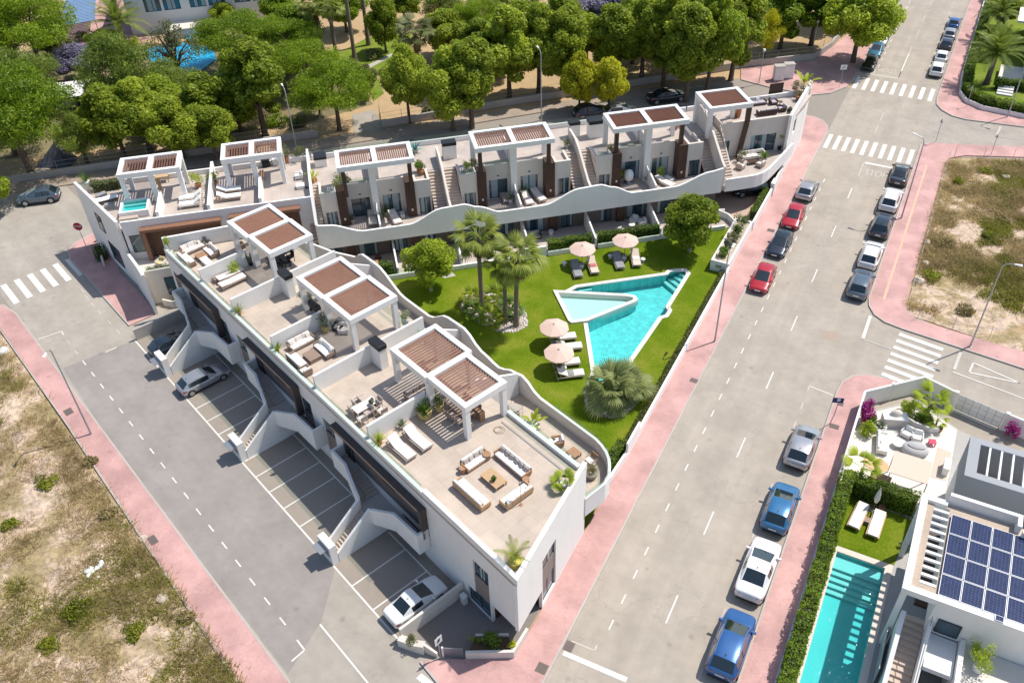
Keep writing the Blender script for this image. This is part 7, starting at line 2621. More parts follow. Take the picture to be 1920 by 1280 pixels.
MB().lathe((0, 0, 0), [(.4, 0), (.4, .04), (.1, .26)], 12).build('base', GREYM, t)
MB().lathe((0, 0, .4), [(.3, 0), (.42, .1), (.3, .2)], 12).build('cushion', CUSH2, t, True)
for k, (px, py, kind, sz, lf, lb) in enumerate([
    (713, 408, 'spiky', 1.3, L_PLANT, 'tall dark plant left of the fin on the left wavy balcony'), (724, 404, 'spiky', 1.2, L_OLIVE, 'olive plant right of the fin on the left wavy balcony'), (662, 418, 'bush', .5, L_SAGE, 'small bowl plant on the left wavy balcony floor'),
    (957, 380, 'bush', .6, L_SAGE, 'pale plant in a wide bowl on the middle wavy balcony'), (970, 375, 'spiky', 1.1, L_OLIVE, 'upright plant left of the fin on the middle wavy balcony'), (982, 366, 'spiky', 1.0, L_PLANT, 'upright plant right of the fin on the middle wavy balcony'),
    (1166, 340, 'bush', 1.1, L_BROAD, 'leafy plant in a grey planter left of the egg chair'), (1217, 344, 'agave', .9, L_PLANT, 'dark agave left of the fin on the right wavy balcony'), (1236, 335, 'bush', .9, L_LIGHT, 'bright shrub right of the fin on the right wavy balcony')]):
    potted(lb, BT(px, py), .26, .45, POTG if k != 3 else POTW, kind, sz, lf)
# corner balcony and corner roof of the rear building
sofa('beige L-shaped sofa on the corner balcony', BT(1407, 296), face(BV + math.pi), 3.0, CUSH, CUSH, 0, pil_mat=CUSH)
sofa('right wing of the beige sofa on the corner balcony', BT(1425, 294), face(BX + math.pi), 1.4, CUSH, CUSH, 0)
low_table('dark low table in front of the corner balcony sofa', BT(1411, 307), BX, 1.2, .6, .38, WOODD)
armchair('round beige tub chair at the left of the corner balcony', BT(1388, 316), face(BX + .6), CUSH2, CUSH)
armchair('round beige tub chair at the right of the corner balcony', BT(1425, 312), face(BX + 2.2), CUSH2, CUSH)
potted('small olive shrub behind the left tub chair of the corner balcony', BT(1391, 305), .25, .45, POTG, 'bush', .9, L_OLIVE)
potted('agave in a bowl behind the right tub chair of the corner balcony', BT(1431, 302), .35, .5, POTG, 'agave', .8, L_PLANT)
potted('slim leafy tree in a dark pot beside the glass door of the corner unit', BT(1460, 280), .26, .5, BLACK, 'standard', .8, L_LIGHT)
WICKD = mat('dark_wicker', (0.10, 0.060, 0.048), .75, .2, 9)
LILAC = mat('grey_lilac_fabric', (0.42, 0.385, 0.40), .9, .06, 6)
sofa('dark wicker sofa with grey cushions beside the corner pergola', RT(1420, 196), face(BV + math.pi), 1.9, WICKD, LILAC, 1, pil_mat=CUSHW)
armchair('dark wicker armchair with tall back on the corner roof', RT(1449, 195), face(BV + math.pi), WICKD, LILAC)
sofa('dark wicker daybed nearest to the garden on the corner roof', RT(1437, 214), face(BV), 2.3, WICKD, LILAC, 0)
armchair('dark wicker armchair near the right parapet of the corner roof', RT(1465, 208), face(BX + math.pi), WICKD, LILAC)
round_table('small dark table between the armchairs of the corner roof', RT(1462, 197), .3, .45, WICKD)
t = thing('folding_screen', 'dark brown square screen standing on the corner roof', 'screen', RT(1453, 181), BX)
MB().box(fW, -.9, .9, -.03, .03, .3, 1.7).build('panel', WOODD, t)
MB().box(fW, -.75, -.65, -.06, .06, 0, .29).build('foot', BLACK, t); MB().box(fW, .65, .75, -.06, .06, 0, .29).build('foot', BLACK, t)
low_table('cushioned dark bench below the corner pergola', RT(1323, 213), BX, 1.8, .8, .5, WICKD)
sofa('white sofa under the corner pergola', RT(1330, 220), face(BX), 1.6, WICKD, CUSHW, 2)
# garden terrace furniture
GT = lambda u, v: fB(u, v, .103)
round_table('small white round table on the right garden terrace', GT(35.5, 74.4), .35, .62, POTW)
for i, (u, v, r_) in enumerate([(34.2, 73.9, 0), (36.9, 75.0, 2.6), (36.2, 75.7, 3.4)]):
    armchair('white garden armchair %s the white round table' % ['left of', 'right of', 'behind'][i], GT(u, v), HB + r_ - 1.0, POTW, CUSHW)
for i, (u, v, r_) in enumerate([(5.5, 74.6, 0), (7.2, 74.9, 3.1)]):
    chair('dark terrace chair %s of the wooden garden table' % ['left', 'right'][i], GT(u, v), HB + r_, WOODD)
low_table('brown wooden garden table under the left wavy balcony', GT(6.4, 74.2), HB, 1.5, .8, .74, TEAK)
lounger('white lounger on the left garden terrace behind the round tree', GT(11.5, 74.0), HB + 2.2, CUSHW, CUSH2, 30)
hedge('leafy shrub behind the garden wall left of the round tree', [fB(7.2, 72.6), fB(8.6, 72.6)], .9, 1.6, L_PLANT, 'shrub', .1, 90)
round_table('white round stool by the glass door of the middle garden terrace', GT(26.5, 75.6), .3, .55, POTW, None, 'stool', 'stool', True)
sofa('dark sofa on the middle garden terrace under the balcony', GT(24.3, 75.4), face(BV + math.pi), 1.9, WOODD, GREYF, 1)
# lower left balcony
KT = lambda a, n: fK(a, n, 3.39)
hedge('red and green plants along the lower left balcony glass', [fK(.3, .55), fK(3.2, .55)], .6, .55, leaf_mat('mixed_leaves', (0.10, 0.10, 0.03), (0.25, 0.22, 0.09), .3, (0.4, 0.09, 0.05)), 'balcony_plants', 3.39, 100)
armchair('round yellow chair on the lower left balcony', KT(1.6, 1.8), HB + 2.5, CUSH, mat('yellow_fabric', (0.6, 0.5, 0.25), .9, .08, 5))
round_table('small dark table on the lower left balcony', KT(5.0, 1.0), .3, .5, BLACK)
# villa patio and lawn
struct('villa_lawn', MB().poly([(9.05, 46.45, .05), (13.25, 46.45, .05), (13.75, 51.35, .05), (9.05, 51.6, .05)]), LAWN)
lounger('white lounger left of the folded parasol on the villa lawn', (10.05, 49.6, .05), -1.69, CUSHW, TEAKL, 10, 'villa lawn loungers')
lounger('white lounger right of the folded parasol on the villa lawn', (11.4, 49.4, .05), -1.62, CUSHW, TEAKL, 10, 'villa lawn loungers')
t = thing('folded_parasol', 'folded cream parasol between the villa loungers', 'parasol', (10.95, 51.0, .05))
MB().lathe((0, 0, 0), [(.3, 0), (.3, .07), (.05, .1)], 12).build('base', GREYM, t)
MB().tube([(0, 0, .05), (0, 0, 2.5)], .025, 6).build('pole', TEAK, t)
MB().lathe((0, 0, 0), [(.13, .95), (.22, 1.3), (.17, 1.9), (.07, 2.35), (.02, 2.6)], 9, off=.2).build('canopy', CUSH, t)
low_table('wooden crate table between the villa loungers', (10.75, 49.55, .05), 0, .45, .5, .35, WICK, slats=3, legs=False)
potted('terracotta ball pot beside the folded parasol', (11.5, 51.2, .05), .22, .4, TERRA, 'bush', .12, L_SAGE)
hedge('tall clipped hedge along the villa pavement wall', [(8.5, 28), (8.5, 52.0)], .95, 2.0, None, 'hedge', 0, 150, .085)
hedge('tall clipped hedge between the villa lawn and patio', [(9.0, 52.05), (13.7, 52.05)], 1.0, 1.9, None, 'hedge', 0, 150, .085)
PZ = .045
sofa('white modern sofa seen from behind its back on the villa patio', (10.35, 58.2, PZ), face(.15), 2.2, WHITE, CUSHW, 1, pil_mat=CUSH)
round_table('round glass topped table with cups on the villa patio', (11.5, 58.7, PZ), .45, .42, POTW)
armchair('slim white garden chair at the left behind the villa table', (12.0, 60.3, PZ), face(-1.9), POTW, CUSHW)
armchair('slim white garden chair at the right behind the villa table', (12.8, 60.2, PZ), face(-1.5), POTW, CUSHW)
t = thing('bean_bag', 'grey covered round lounge seat on the villa patio', 'lounge seat', (12.85, 58.6, PZ), .2)
MB().lathe((0, 0, 0), [(.85, 0), (.98, .25), (.9, .55), (.5, .68), (.02, .7)], 16, 1.1, .8).build('cover', mat('grey_cover', (0.46, 0.45, 0.44), .9, .08, 5), t, True, 60)
MB().lathe((.1, .1, .66), [(.55, 0), (.6, .1), (.4, .22), (.02, .24)], 12, 1.2, .7).build('cushion', mat('grey_cover', (0, 0, 0)), t, True, 60)
low_table('bright pink square stool on the villa patio', (14.0, 60.1, PZ), .3, .55, .5, .42, mat('pink_plastic', (0.70, 0.07, 0.13), .4, .05), name='stool', cat='stool')
t = thing('outdoor_kitchen', 'pale stone outdoor kitchen block in the villa patio corner', 'outdoor kitchen', (10.75, 61.2, PZ), .35)
MB().box(fW, -.95, .95, -.45, .45, 0, .9).build('body', PATIO, t); MB().box(fW, -1.0, 1.0, -.5, .5, .9, .98).build('worktop', CUSHW, t)
MB().lathe((.1, .15, .98), [(.45, 0), (.42, .25), (.2, .45), (.02, .5)], 12, 1.2, .7).build('oven_dome', CREAM, t, True)
t = thing('fabric_canopy', 'flat beige fabric canopy over the villa patio table', 'canopy', (12.65, 54.3, PZ))
MB().box(fW, -1.4, 1.4, -1.25, 1.25, 2.38, 2.43).build('cloth', mat('canopy_cloth', (0.60, 0.50, 0.40), .9, .03, 3), t)
for a in (-1.35, 1.35):
    for b in (-1.2, 1.2):
        MB().bx(a, b, 1.19, .07, .07, 2.38).build('post', POTW, t)
low_table('brown wooden bench box below the villa fabric canopy', (11.0, 54.2, PZ), -.1, 1.3, .8, .5, TEAK, slats=6, legs=False, name='bench', cat='bench')
struct('patio_rug', MB().poly([(14.4, 56.4, .055), (15.6, 56.5, .055), (15.6, 59.9, .055), (14.5, 60.0, .055)]), mat('rug', (0.56, 0.47, 0.38), .95, .05, 4))
struct('patio_rug', MB().lathe((10.3, 55.9, .05), [(.95, 0), (.95, .012)], 20, 1.1, .8), mat('straw_rug', (0.55, 0.38, 0.21), .95, .1, 5))
low_table('white side cabinet against the villa wall', (15.35, 57.6, PZ), 1.57, 1.3, .5, .85, POTW, legs=False, name='cabinet', cat='cabinet')
palm('patio_palm', 'small palm at the villa front wall with upright fronds', (13.1, 62.9, PZ), 2.1, .17, 16, FANS, .85, leaf=L_LIGHT, tilt=(0, 75))
palm('patio_palm', 'small palm near the side wall of the villa patio', (9.4, 53.3, PZ), 1.7, .15, 12, FANS, .85, leaf=L_LIGHT, tilt=(0, 70))
palm('patio_palm', 'tiny palm right of the small front wall palm', (14.0, 62.4, PZ), .9, .08, 10, FANS, .6, leaf=L_LIGHT, tilt=(0, 60))
bush('magenta bougainvillea at the corner of the villa wall', (8.6, 60.4, 0), .85, 2.5, L_MAGENTA, 'bougainvillea', 1500, .085)
bush('green undergrowth right of the bougainvillea', (9.2, 60.2, 0), .7, 1.4, L_PLANT, 'shrub', 800, .085)
bush('light green shrub in front of the bougainvillea', (9.0, 58.8, 0), .75, 1.6, L_LIGHT, 'shrub', 900, .085)
bush('bright green grassy shrub behind the outdoor kitchen', (11.6, 63.0, 0), .85, 1.7, L_LIGHT, 'shrub', 1100, .085)
bush('green shrub bed below the small front wall palm', (13.0, 62.6, 0), 1.0, 1.1, L_PLANT, 'shrub', 1100, .085)
bush('dark red bougainvillea beside the villa gate', (19.6, 63.6, 0), .6, 2.2, L_MAGENTA, 'bougainvillea', 700, .08)
pw = thing('flower_trough', 'curved white trough below the villa front wall shrubs', 'planter', (12.6, 61.9, 0), 0, None, world=True)
MB().wall([(11.2, 62.3), (12.3, 61.7), (13.6, 61.5), (14.3, 61.8)], .15, 0, .55).build('trough', POTW, pw)
for i, (x, y) in enumerate([(12.0, 62.1), (12.5, 62.0), (14.4, 62.0)]):
    potted('small brown pot %s along the villa flower trough' % ['first from the left', 'second from the left', 'farthest right'][i], (x, y, PZ), .17, .3, TERRA, 'bush', .3, L_OLIVE)
potted('succulents in a white bowl left of the outdoor kitchen', (9.9, 60.0, PZ), .45, .4, POTW, 'agave', .5, L_SAGE)
potted('dark plant in a tall pot beside the small side palm', (8.75, 53.5, PZ), .25, .6, BLACK, 'bush', .4, L_OLIVE)
potted('bushy plant in a round white pot on the villa upper terrace', (18.7, 37.9, 3.37), .3, .45, POTW, 'bush', 1.35, L_LIGHT)
potted('grass clump in a white pot near the upper terrace plant', (18.4, 38.7, 3.37), .2, .3, POTW, 'bush', 1.0, L_LIGHT)
bush('pale stone edged shrub at the corner of the villa lawn', (13.7, 48.2, 0), .5, .6, L_SAGE, 'shrub', 500, .07)

# ------------------------------------------------------------------ cars
P_SILVER = paint('silver', (0.42, 0.42, 0.43), .55)
P_WHITE = paint('white', (0.74, 0.74, 0.73), 0)
P_RED = paint('red', (0.42, 0.012, 0.022), .1)
P_BLACK = paint('black', (0.016, 0.018, 0.022), .2)
P_NAVY = paint('navy', (0.018, 0.028, 0.045), .3)
P_BLUE = paint('blue', (0.03, 0.155, 0.32), .3)
P_BLUE2 = paint('deep_blue', (0.025, 0.11, 0.30), .3)
P_GREY = paint('grey', (0.20, 0.205, 0.21), .5)
P_STEEL = paint('steel_blue', (0.11, 0.15, 0.19), .45)
P_TEAL = paint('teal', (0.015, 0.13, 0.20), .3)
UP, DN = math.pi / 2, -math.pi / 2
GC = 'cars parked along the main street'


def cpos(px, py, x=None, z=.7):
    p = at(px, py, z)
    return (p[0] if x is None else x, p[1], .012)


XL, XR = -4.55, 4.55
for kind, col, px, py, x, rz, lb, dr in [
    ('hatch', P_SILVER, 1511, 353, XL, UP, 'silver hatchback first in the left kerb row below the zebra crossing', False),
    ('hatch', P_RED, 1486, 404, XL, DN, 'red car between the silver hatchback and the dark blue car', False),
    ('hatch', P_NAVY, 1463, 456, XL, DN, 'dark blue hatchback parked between the two red cars', True),
    ('hatch', P_RED, 1428, 519, XL, DN, 'red car last in the left kerb row, next to the raised planter', False),
    ('sedan', P_BLACK, 1690, 325, XR, UP, 'black car first in the right kerb row below the zebra crossing', True),
    ('suv', P_WHITE, 1673, 374, XR, UP, 'white hatchback between the two dark cars of the right kerb row', False),
    ('suv', P_NAVY, 1656, 422, XR, UP, 'dark car between two white cars in the right kerb row', True),
    ('suv', P_WHITE, 1636, 478, XR, UP, 'white car in front of the grey car in the right kerb row', False),
    ('suv', P_STEEL, 1617, 532, XR, UP, 'grey blue estate car last in the upper right kerb row', False),
    ('hatch', P_SILVER, 1507, 836, XR, UP, 'silver hatchback beside the villa patio wall', False),
    ('hatch', P_BLUE, 1462, 949, XR, UP, 'bright blue hatchback behind the silver hatchback', False),
    ('sedan', P_WHITE, 1420, 1064, XR, UP, 'white sedan between the two blue cars', False),
    ('suv', P_BLUE2, 1370, 1206, XR, UP, 'large blue car with roof rails nearest to the bottom edge', False),
]:
    car(kind, col, cpos(px, py, x), rz + random.uniform(-.025, .025), lb, GC, dr, sc=1.18 if py > 800 else 1.08)
for kind, col, px, py, x, lb in [
    ('suv', P_WHITE, 1757, 128, 4.5, 'white car just beyond the upper zebra crossing on the right'), ('hatch', P_WHITE, 1768, 104, 4.5, 'second white car beyond the upper zebra crossing'),
    ('hatch', P_NAVY, 1774, 80, 4.5, 'dark car in the far right kerb row between white cars'), ('hatch', P_SILVER, 1780, 61, 4.5, 'silver car in the far right kerb row'), ('hatch', P_BLUE2, 1787, 41, 4.5, 'dark blue car farthest up the right kerb')]:
    car(kind, col, cpos(px, py, x), UP, lb, 'cars parked beyond the crossing', far=True, sc=1.0)
car('hatch', P_BLACK, cpos(1627, 116, -4.6), DN, 'black car first behind the park plaza sign', 'cars parked beyond the crossing', far=True, sc=1.0)
car('hatch', P_TEAL, cpos(1639, 92, -4.6), DN, 'teal blue car behind the black car at the park', 'cars parked beyond the crossing', far=True, sc=1.0)
car('hatch', P_WHITE, cpos(1660, 72, -4.6), DN, 'white car half hidden by the street tree at the park', 'cars parked beyond the crossing', far=True, sc=1.0)
# cars by the parking bays
pa, pn = at(383, 704, .7)[:2], None
a_ = pa[0] * UL[0] + pa[1] * UL[1]
car('estate', P_SILVER, fL(57.6, 20.0, .02), HL - math.pi / 2, 'silver estate car in the second parking bay of the front building', 'cars in the parking bays', sc=1.0)
car('hatch', P_NAVY, fL(64.4, 20.0, .02), HL - math.pi / 2, 'dark blue car half hidden behind the stair wall in the far parking bay', 'cars in the parking bays', sc=1.0)
car('sedan', P_WHITE, fL(25.45, 20.35, .02), HL - math.pi / 2 + .02, 'white sedan in the last parking bay beside the corner patio', 'cars in the parking bays', sc=1.0)
p = at(72, 367, .7)
car('hatch', P_STEEL, (p[0], p[1], .01), R(219), 'grey blue hatchback parked on the street left of the rear building')
p = at(1250, 180, .7)
car('sedan', P_BLACK, (p[0], p[1], .01), R(41), 'black car parked on the shaded street behind the rear building')
p = at(1108, 208, .7)
car('hatch', P_NAVY, (p[0], p[1], .01), R(41), 'dark car half hidden below the yellow green trees')
p = at(1163, 208, .7)
car('hatch', P_SILVER, (p[0], p[1], .01), R(41), 'silver car right of the yellow green trees behind the rear building')
p = at(1408, 352, .7)
car('hatch', P_BLACK, (p[0], p[1], .06), R(218), 'black car in the carport under the corner balcony')

# ------------------------------------------------------------------ lamps and signs
GL = 'tall street lamps'


def lamp_px(base, head, label, h=None, z=.12):
    b = at(*base, z)
    best = None
    for hh in np.arange(5, 13, .1):
        q = at(*head, hh)
        d = math.hypot(q[0] - b[0], q[1] - b[1])
        if best is None or d < best[0]:
            best = (d, hh, q)
    d, hh, q = best
    ang = math.atan2(q[1] - b[1], q[0] - b[0]) if d > .25 else 0
    return b, hh


for base, h, ang, lb in [((1819, 649), 9.6, -.1, 'tall street lamp at the lower corner of the right dirt lot'), ((1690, 409), 9.9, 2.9, 'tall street lamp beside the dark cars of the right kerb row'),
                         ((1340, 640), 10.2, 1.5, 'tall street lamp on the pavement beside the lawn'), ((556, 277), 8.2, 2.5, 'street lamp behind the second left pergola'), ((1015, 224), 9.6, 2.4, 'street lamp with curved arm in front of the park trees'),
                         ((171, 813), 10.0, -1.0, 'street lamp on the left pavement beside the dirt lot'), ((1889, 219), 8.5, -.3, 'street lamp at the hedge of the upper right villa')]:
    lamp_post(lb, at(*base, .12), h, ang, GL, .9)
for base, top, lb in [((1423, 156), (1436, 82), 'short park lamp at the plaza wall'), ((1522, 100), (1528, 45), 'short park lamp behind the plaza tree')]:
    t = thing('park_lamp', lb, 'lamp', at(*base, .1))
    MB().tube([(0, 0, 0), (0, 0, 4.6)], .06, 7).build('pole', POLE, t)
    MB().lathe((0, 0, 4.6), [(.12, 0), (.25, .25), (.18, .4), (.02, .45)], 10).build('lamp_head', POTW, t, True)

STOPRED = mat('sign_red', (0.36, 0.012, 0.020), .5, .04)
SIGNW = mat('sign_white', (0.74, 0.74, 0.73), .5, .03)
SIGNB = mat('sign_blue', (0.035, 0.05, 0.14), .5, .05)
SIGNG = mat('sign_back', (0.40, 0.41, 0.42), .5, .05, metal=.3)


def plate(pts, t0, t1):
    n = len(pts)
    return MB().add([(x, t0, z) for x, z in pts] + [(x, t1, z) for x, z in pts], [tuple(range(n)), tuple(range(n, 2 * n))[::-1]] + [(i, n + i, n + (i + 1) % n, (i + 1) % n) for i in range(n)])


t = thing('stop_sign', 'red octagonal stop sign at the crossing left of the rear building', 'sign', at(163, 466, .12), R(28))
MB().tube([(0, 0, 0), (0, 0, 3.3)], .035, 7).build('pole', POLE, t)
oc = [(.5 * math.cos(R(22.5 + 45 * i)), 2.95 + .5 * math.sin(R(22.5 + 45 * i))) for i in range(8)]
s_ = plate([(x * 1.06, 2.95 + (z - 2.95) * 1.06) for x, z in oc], -.06, -.045).build('border', SIGNW, t)
plate(oc, -.075, -.061).build('face', STOPRED, t)
flat_text('stop_word', 'STOP', (0, -.079, 2.95), 0, .34, SIGNW, 1.2, None, R(90), t)
MB().add(*(lambda q: (q, [(0, 1, 2)]))([(-.35, -.06, 2.3), (.35, -.06, 2.3), (0, -.06, 1.75)])).build('lower_sign', SIGNG, t) if False else None
t = thing('blue_sign', 'dark blue street sign on a pole at the villa corner', 'sign', at(1556, 794, .12), R(20))
MB().tube([(0, 0, 0), (.15, 0, 1.2), (.2, 0, 3.0)], .04, 7).build('pole', POLE, t)
plate([(-.35, 2.55), (.55, 2.55), (.55, 3.1), (-.35, 3.1)], -.07, -.045).build('face', SIGNB, t)
plate([(.02, 2.75), (.28, 2.75), (.28, 3.05), (.02, 3.05)], -.078, -.0705).build('emblem', SIGNW, t)
for base, top, w, h, lb, zz in [((1574, 163), (1583, 123), .9, .65, 'white rectangular sign on a pole at the park plaza kerb', 3.2), ((826, 1233), (820, 1187), .62, .75, 'white street sign seen from the pavement at the corner patio gate', 2.6)]:
    t = thing('street_sign', lb, 'sign', at(*base, .12), R(28 if base[0] > 1000 else 75))
    MB().tube([(0, 0, 0), (0, 0, zz)], .035, 7).build('pole', POLE, t)
    plate([(-w / 2, zz - h), (w / 2, zz - h), (w / 2, zz + .02), (-w / 2, zz + .02)], -.06, -.042).build('face', SIGNW, t)
    plate([(-w * .3, zz - h * .72), (w * .1, zz - h * .72), (w * .3, zz - h * .3), (-w * .05, zz - h * .25)], -.066, -.0605).build('emblem', SIGNG if base[0] > 1000 else BLACK, t)
for base, hh, lb in [((1754, 267), 3.2, 'thin signpost with arrow plate at the right lot corner'), ((1812, 200), 3.0, 'signpost beside the hedge pavement kerb'), ((1858, 290), 2.8, 'leaning signpost at the top of the right dirt lot')]:
    t = thing('signpost', lb, 'signpost', at(*base, .12), R(-40))
    MB().tube([(0, 0, 0), (0, 0, hh)], .035, 6).build('pole', POLE, t)
    plate([(-.24, hh - .5), (.24, hh - .5), (0, hh + .05)], -.05, -.04).build('face', SIGNG, t)

# utility cabinets on the plaza
for px, py, lb in [(1458, 150, 'left pale utility cabinet on the park plaza'), (1476, 146, 'right pale utility cabinet on the park plaza')]:
    t = thing('utility_cabinet', lb, 'cabinet', at(px, py, .12), R(30))
    MB().box(fW, -.72, .72, -.5, .5, 0, .12).build('plinth', CONC, t)
    MB().box(fW, -.7, .7, -.48, .48, .121, 2.1).build('body', POTW, t, bevel=.04)
    MB().box(fW, -.75, .75, -.53, .53, 2.101, 2.2).build('lid', CONC, t)
    MB().box(fW, -.65, -.02, -.50, -.481, .25, 1.95).build('door', POTW, t)
    MB().box(fW, .02, .65, -.50, -.481, .25, 1.95).build('door', POTW, t)

# lot fence: thin posts with wire
ft = thing('wire_fence', 'thin wire fence on posts around the right dirt lot', 'fence', (9.2, 95, 0), 0, None, world=True)
posts = [(9.25, y) for y in np.arange(79.5, 111, 3.4)] + [(9.8 + i * 3.2, 111.6 + i * 1.05) for i in range(6)] + [(10.5 + i * 3.2, 76.75 - i * .12) for i in range(5)]
for x, y in posts:
    MB().tube([(x, y, 0), (x, y, 1.55)], .025, 5).build('post', GREYM, ft)
for z_ in (.5, 1.0, 1.5):
    MB().tube([(9.25, 79.5, z_), (9.25, 110.1, z_), (9.8, 111.6, z_)], .006, 4).build('wire', GREYM, ft)
ft = thing('wire_fence', 'broken posts and kerb of the left dirt lot fence', 'fence', fL(45, 8.3), 0, None, world=True)
for a in (25.8, 31.2, 33.4, 36.5, 41.2, 52, 58, 66):
    p = fL(a, 8.15)
    MB().tube([(p[0], p[1], 0), (p[0] + random.uniform(-.35, .1), p[1] - random.uniform(0, .3), random.uniform(.7, 1.2))], .03, 5).build('post', BARK, ft)
MB().wall([fL(a, 8.5) for a in (84, 60)], .12, -.02, .17).build('kerb_strip', CONC, ft)
MB().wall([fL(60, 8.48), fL(45, 8.22), fL(20, 7.82), fL(-20, 7.55)], .14, -.02, .17).build('kerb_strip', CONC, ft)

# corner patio of the front building
pt = thing('patio_wall', 'grey and white low walls around the corner patio', 'wall', fL(21, 21), 0, None, world=True)
MB().wall([fL(23.9, 17.9), fL(23.9, 23.4)], .2, 0, 1.45).build('wall', CREAM, pt)
MB().wall([fL(23.8, 17.7), fL(22.6, 18.3), fL(22.1, 18.6)], .5, 0, [.8, .85, 1.0]).build('planter_wall', CREAM, pt)
MB().wall([fL(22.1, 18.6), fL(21.25, 19.0)], .16, 0, [1.0, .5]).build('wall', CREAM, pt)
MB().wall([fL(19.85, 20.35), fL(17.75, 22.75), (-8.22, 29.6)], .2, 0, .85).build('front_wall', CREAM, pt)
MB().wall([fL(20.4, 21.7), fL(18.9, 23.4)], .16, 0, .8).build('planter_wall', CREAM, pt)
MB().prism([p[:2] for p in (fL(19.9, 20.7), fL(20.4, 21.7), fL(18.9, 23.4), fL(18.0, 22.8))], .0, .6).build('soil', SOIL, pt)
struct('patio_floor', MB().poly([fL(23.8, 18.0, .03), fL(21.4, 19.0, .03), fL(19.9, 20.3, .03), fL(17.8, 22.7, .03), (-8.3, 32.0, .03), fL(20.6, 27, .03), fL(20.9, 23.5, .03), fL(23.8, 23.5, .03)]), mat('patio_paving', (0.22, 0.195, 0.175), .8, .1, 2))
g = thing('slatted_gate', 'grey gate of horizontal slats at the corner patio', 'gate', fL(21.0, 19.25), math.atan2(*(lambda d: (d[1], d[0]))((fL(19.95, 20.3)[0] - fL(21.0, 19.25)[0], fL(19.95, 20.3)[1] - fL(21.0, 19.25)[1]))))
MB().box(fW, -.02, .1, -.06, .06, 0, 1.25).build('post', WHITE, g)
for i in range(10):
    MB().box(fW, .12, 1.42, -.02, .02, .08 + i * .115, .16 + i * .115).build('slat', GREYM, g)
MB().box(fW, .12, .17, -.035, -.021, .05, 1.22).build('frame', GREYM, g); MB().box(fW, 1.37, 1.42, -.035, -.021, .05, 1.22).build('frame', GREYM, g)
bush('green leafy shrub in the corner patio planter', fL(19.3, 22.3, .6), .8, 1.3, L_PLANT, 'shrub', 1000, .08)
bush('small shrub with yellow flowers at the planter end by the corner', fL(18.2, 23.0, .6), .4, .6, L_YELL, 'shrub', 350, .06)
bush('dry plants in the curved planter by the white sedan', fL(23.0, 18.1, .75), .5, .5, L_OLIVE, 'shrub', 350, .06)
for k, (a, n) in enumerate([(20.35, 21.3), (19.95, 21.6)]):
    bush(['dark small ball shrub beside the slatted gate', 'second dark ball shrub behind the one at the slatted gate'][k], fL(a, n, .6), .22, .45, L_BROAD, 'shrub', 250, .05)
low_table('white box with hanging cloth at the back of the corner patio', fL(23.3, 23.0, .03), HL, .5, .4, .9, POTW, legs=False, name='cabinet', cat='cabinet')
hedge('bushy green shrub at the stop sign corner of the rear building', [(-71.5, 50.4), (-70.3, 49.7)], 1.0, 1.5, L_PLANT, 'shrub', 0, 110)
cw = thing('corner_wall', 'low curved cream wall at the stop sign corner', 'wall', (-70, 49.7, 0), 0, None, world=True)
MB().wall([(-71.9, 50.6), (-70.6, 49.9), (-69.4, 49.0)], .2, 0, .9).build('wall', CREAM, cw)
hedge('green plants behind glass below the lower left balcony', [fK(2.2, -.75), fK(4.6, -.75)], .6, 1.2, L_PLANT, 'shrub', 0, 110)
cw = thing('corner_wall', 'curved cream wall with glass beside the dark blue car bay', 'wall', fK(3, -1.2), 0, None, world=True)
MB().wall([fK(1.0, -.5), fK(2.0, -1.2), fK(4.5, -1.4), fK(6, -1.1)], .2, 0, .8).build('wall', CREAM, cw)
rail(cw, [fK(2.0, -1.2), fK(4.5, -1.4), fK(6, -1.1)], .8, 1.7)
t = thing('dumped_rubbish', 'heap of dumped white plastic sacks in the left dirt lot', 'rubbish', at(178, 1065, .2))
for i in range(6):
    mb = MB().lathe((0, 0, 0), [(.16, 0), (.28, .12), (.2, .28), (.03, .33)], 8, 1, .8)
    mb.v = [(x + random.uniform(-.06, .06), y + random.uniform(-.06, .06), z) for x, y, z in mb.v]
    o = mb.build('sack', SIGNW, t, True, 70)
    o.location, o.rotation_euler = (random.uniform(-.25, .35), -i * .25 + .5, -.02), (0, 0, i)

# ------------------------------------------------------------------ park, trees and far buildings
pw = thing('park_wall', 'low concrete wall along the park behind the rear building', 'wall', (-60, 88, 0), 0, None, world=True)
wallp = [(-125, 30), (-98, 54.0), (-86.3, 64.8), (-70.2, 80.0), (-66.3, 83.4)]
wallq = [(-60.0, 89.2), (-48.1, 101.5), (-35.4, 113.6), (-21.8, 127.2), (-12.6, 134.4), (-11.2, 140), (-9.6, 165)]
MB().wall(wallp, .3, 0, 1.0).build('wall', CONC, pw)
MB().wall(wallq, .3, 0, 1.0).build('wall', CONC, pw)
pf = thing('park_fence', 'thin dark fence standing on the park wall', 'fence', (-40, 110, 1), 0, None, world=True)
for q in (wallp, wallq):
    for i in range(len(q) - 1):
        a, b = Vector(q[i]), Vector(q[i + 1])
        n = max(1, int((b - a).length / 2.6))
        for k in range(n):
            p = a.lerp(b, k / n)
            MB().tube([(p.x, p.y, 1.0), (p.x, p.y, 2.1)], .03, 5).build('post', GREYM, pf)
    for z_ in (1.5, 2.08):
        MB().tube([(x, y, z_) for x, y in q], .018, 4).build('rail', GREYM, pf)
g = thing('park_gate', 'open grey bar gate at the park entrance lane', 'gate', (-66, 83.8, 0), 0, None, world=True)
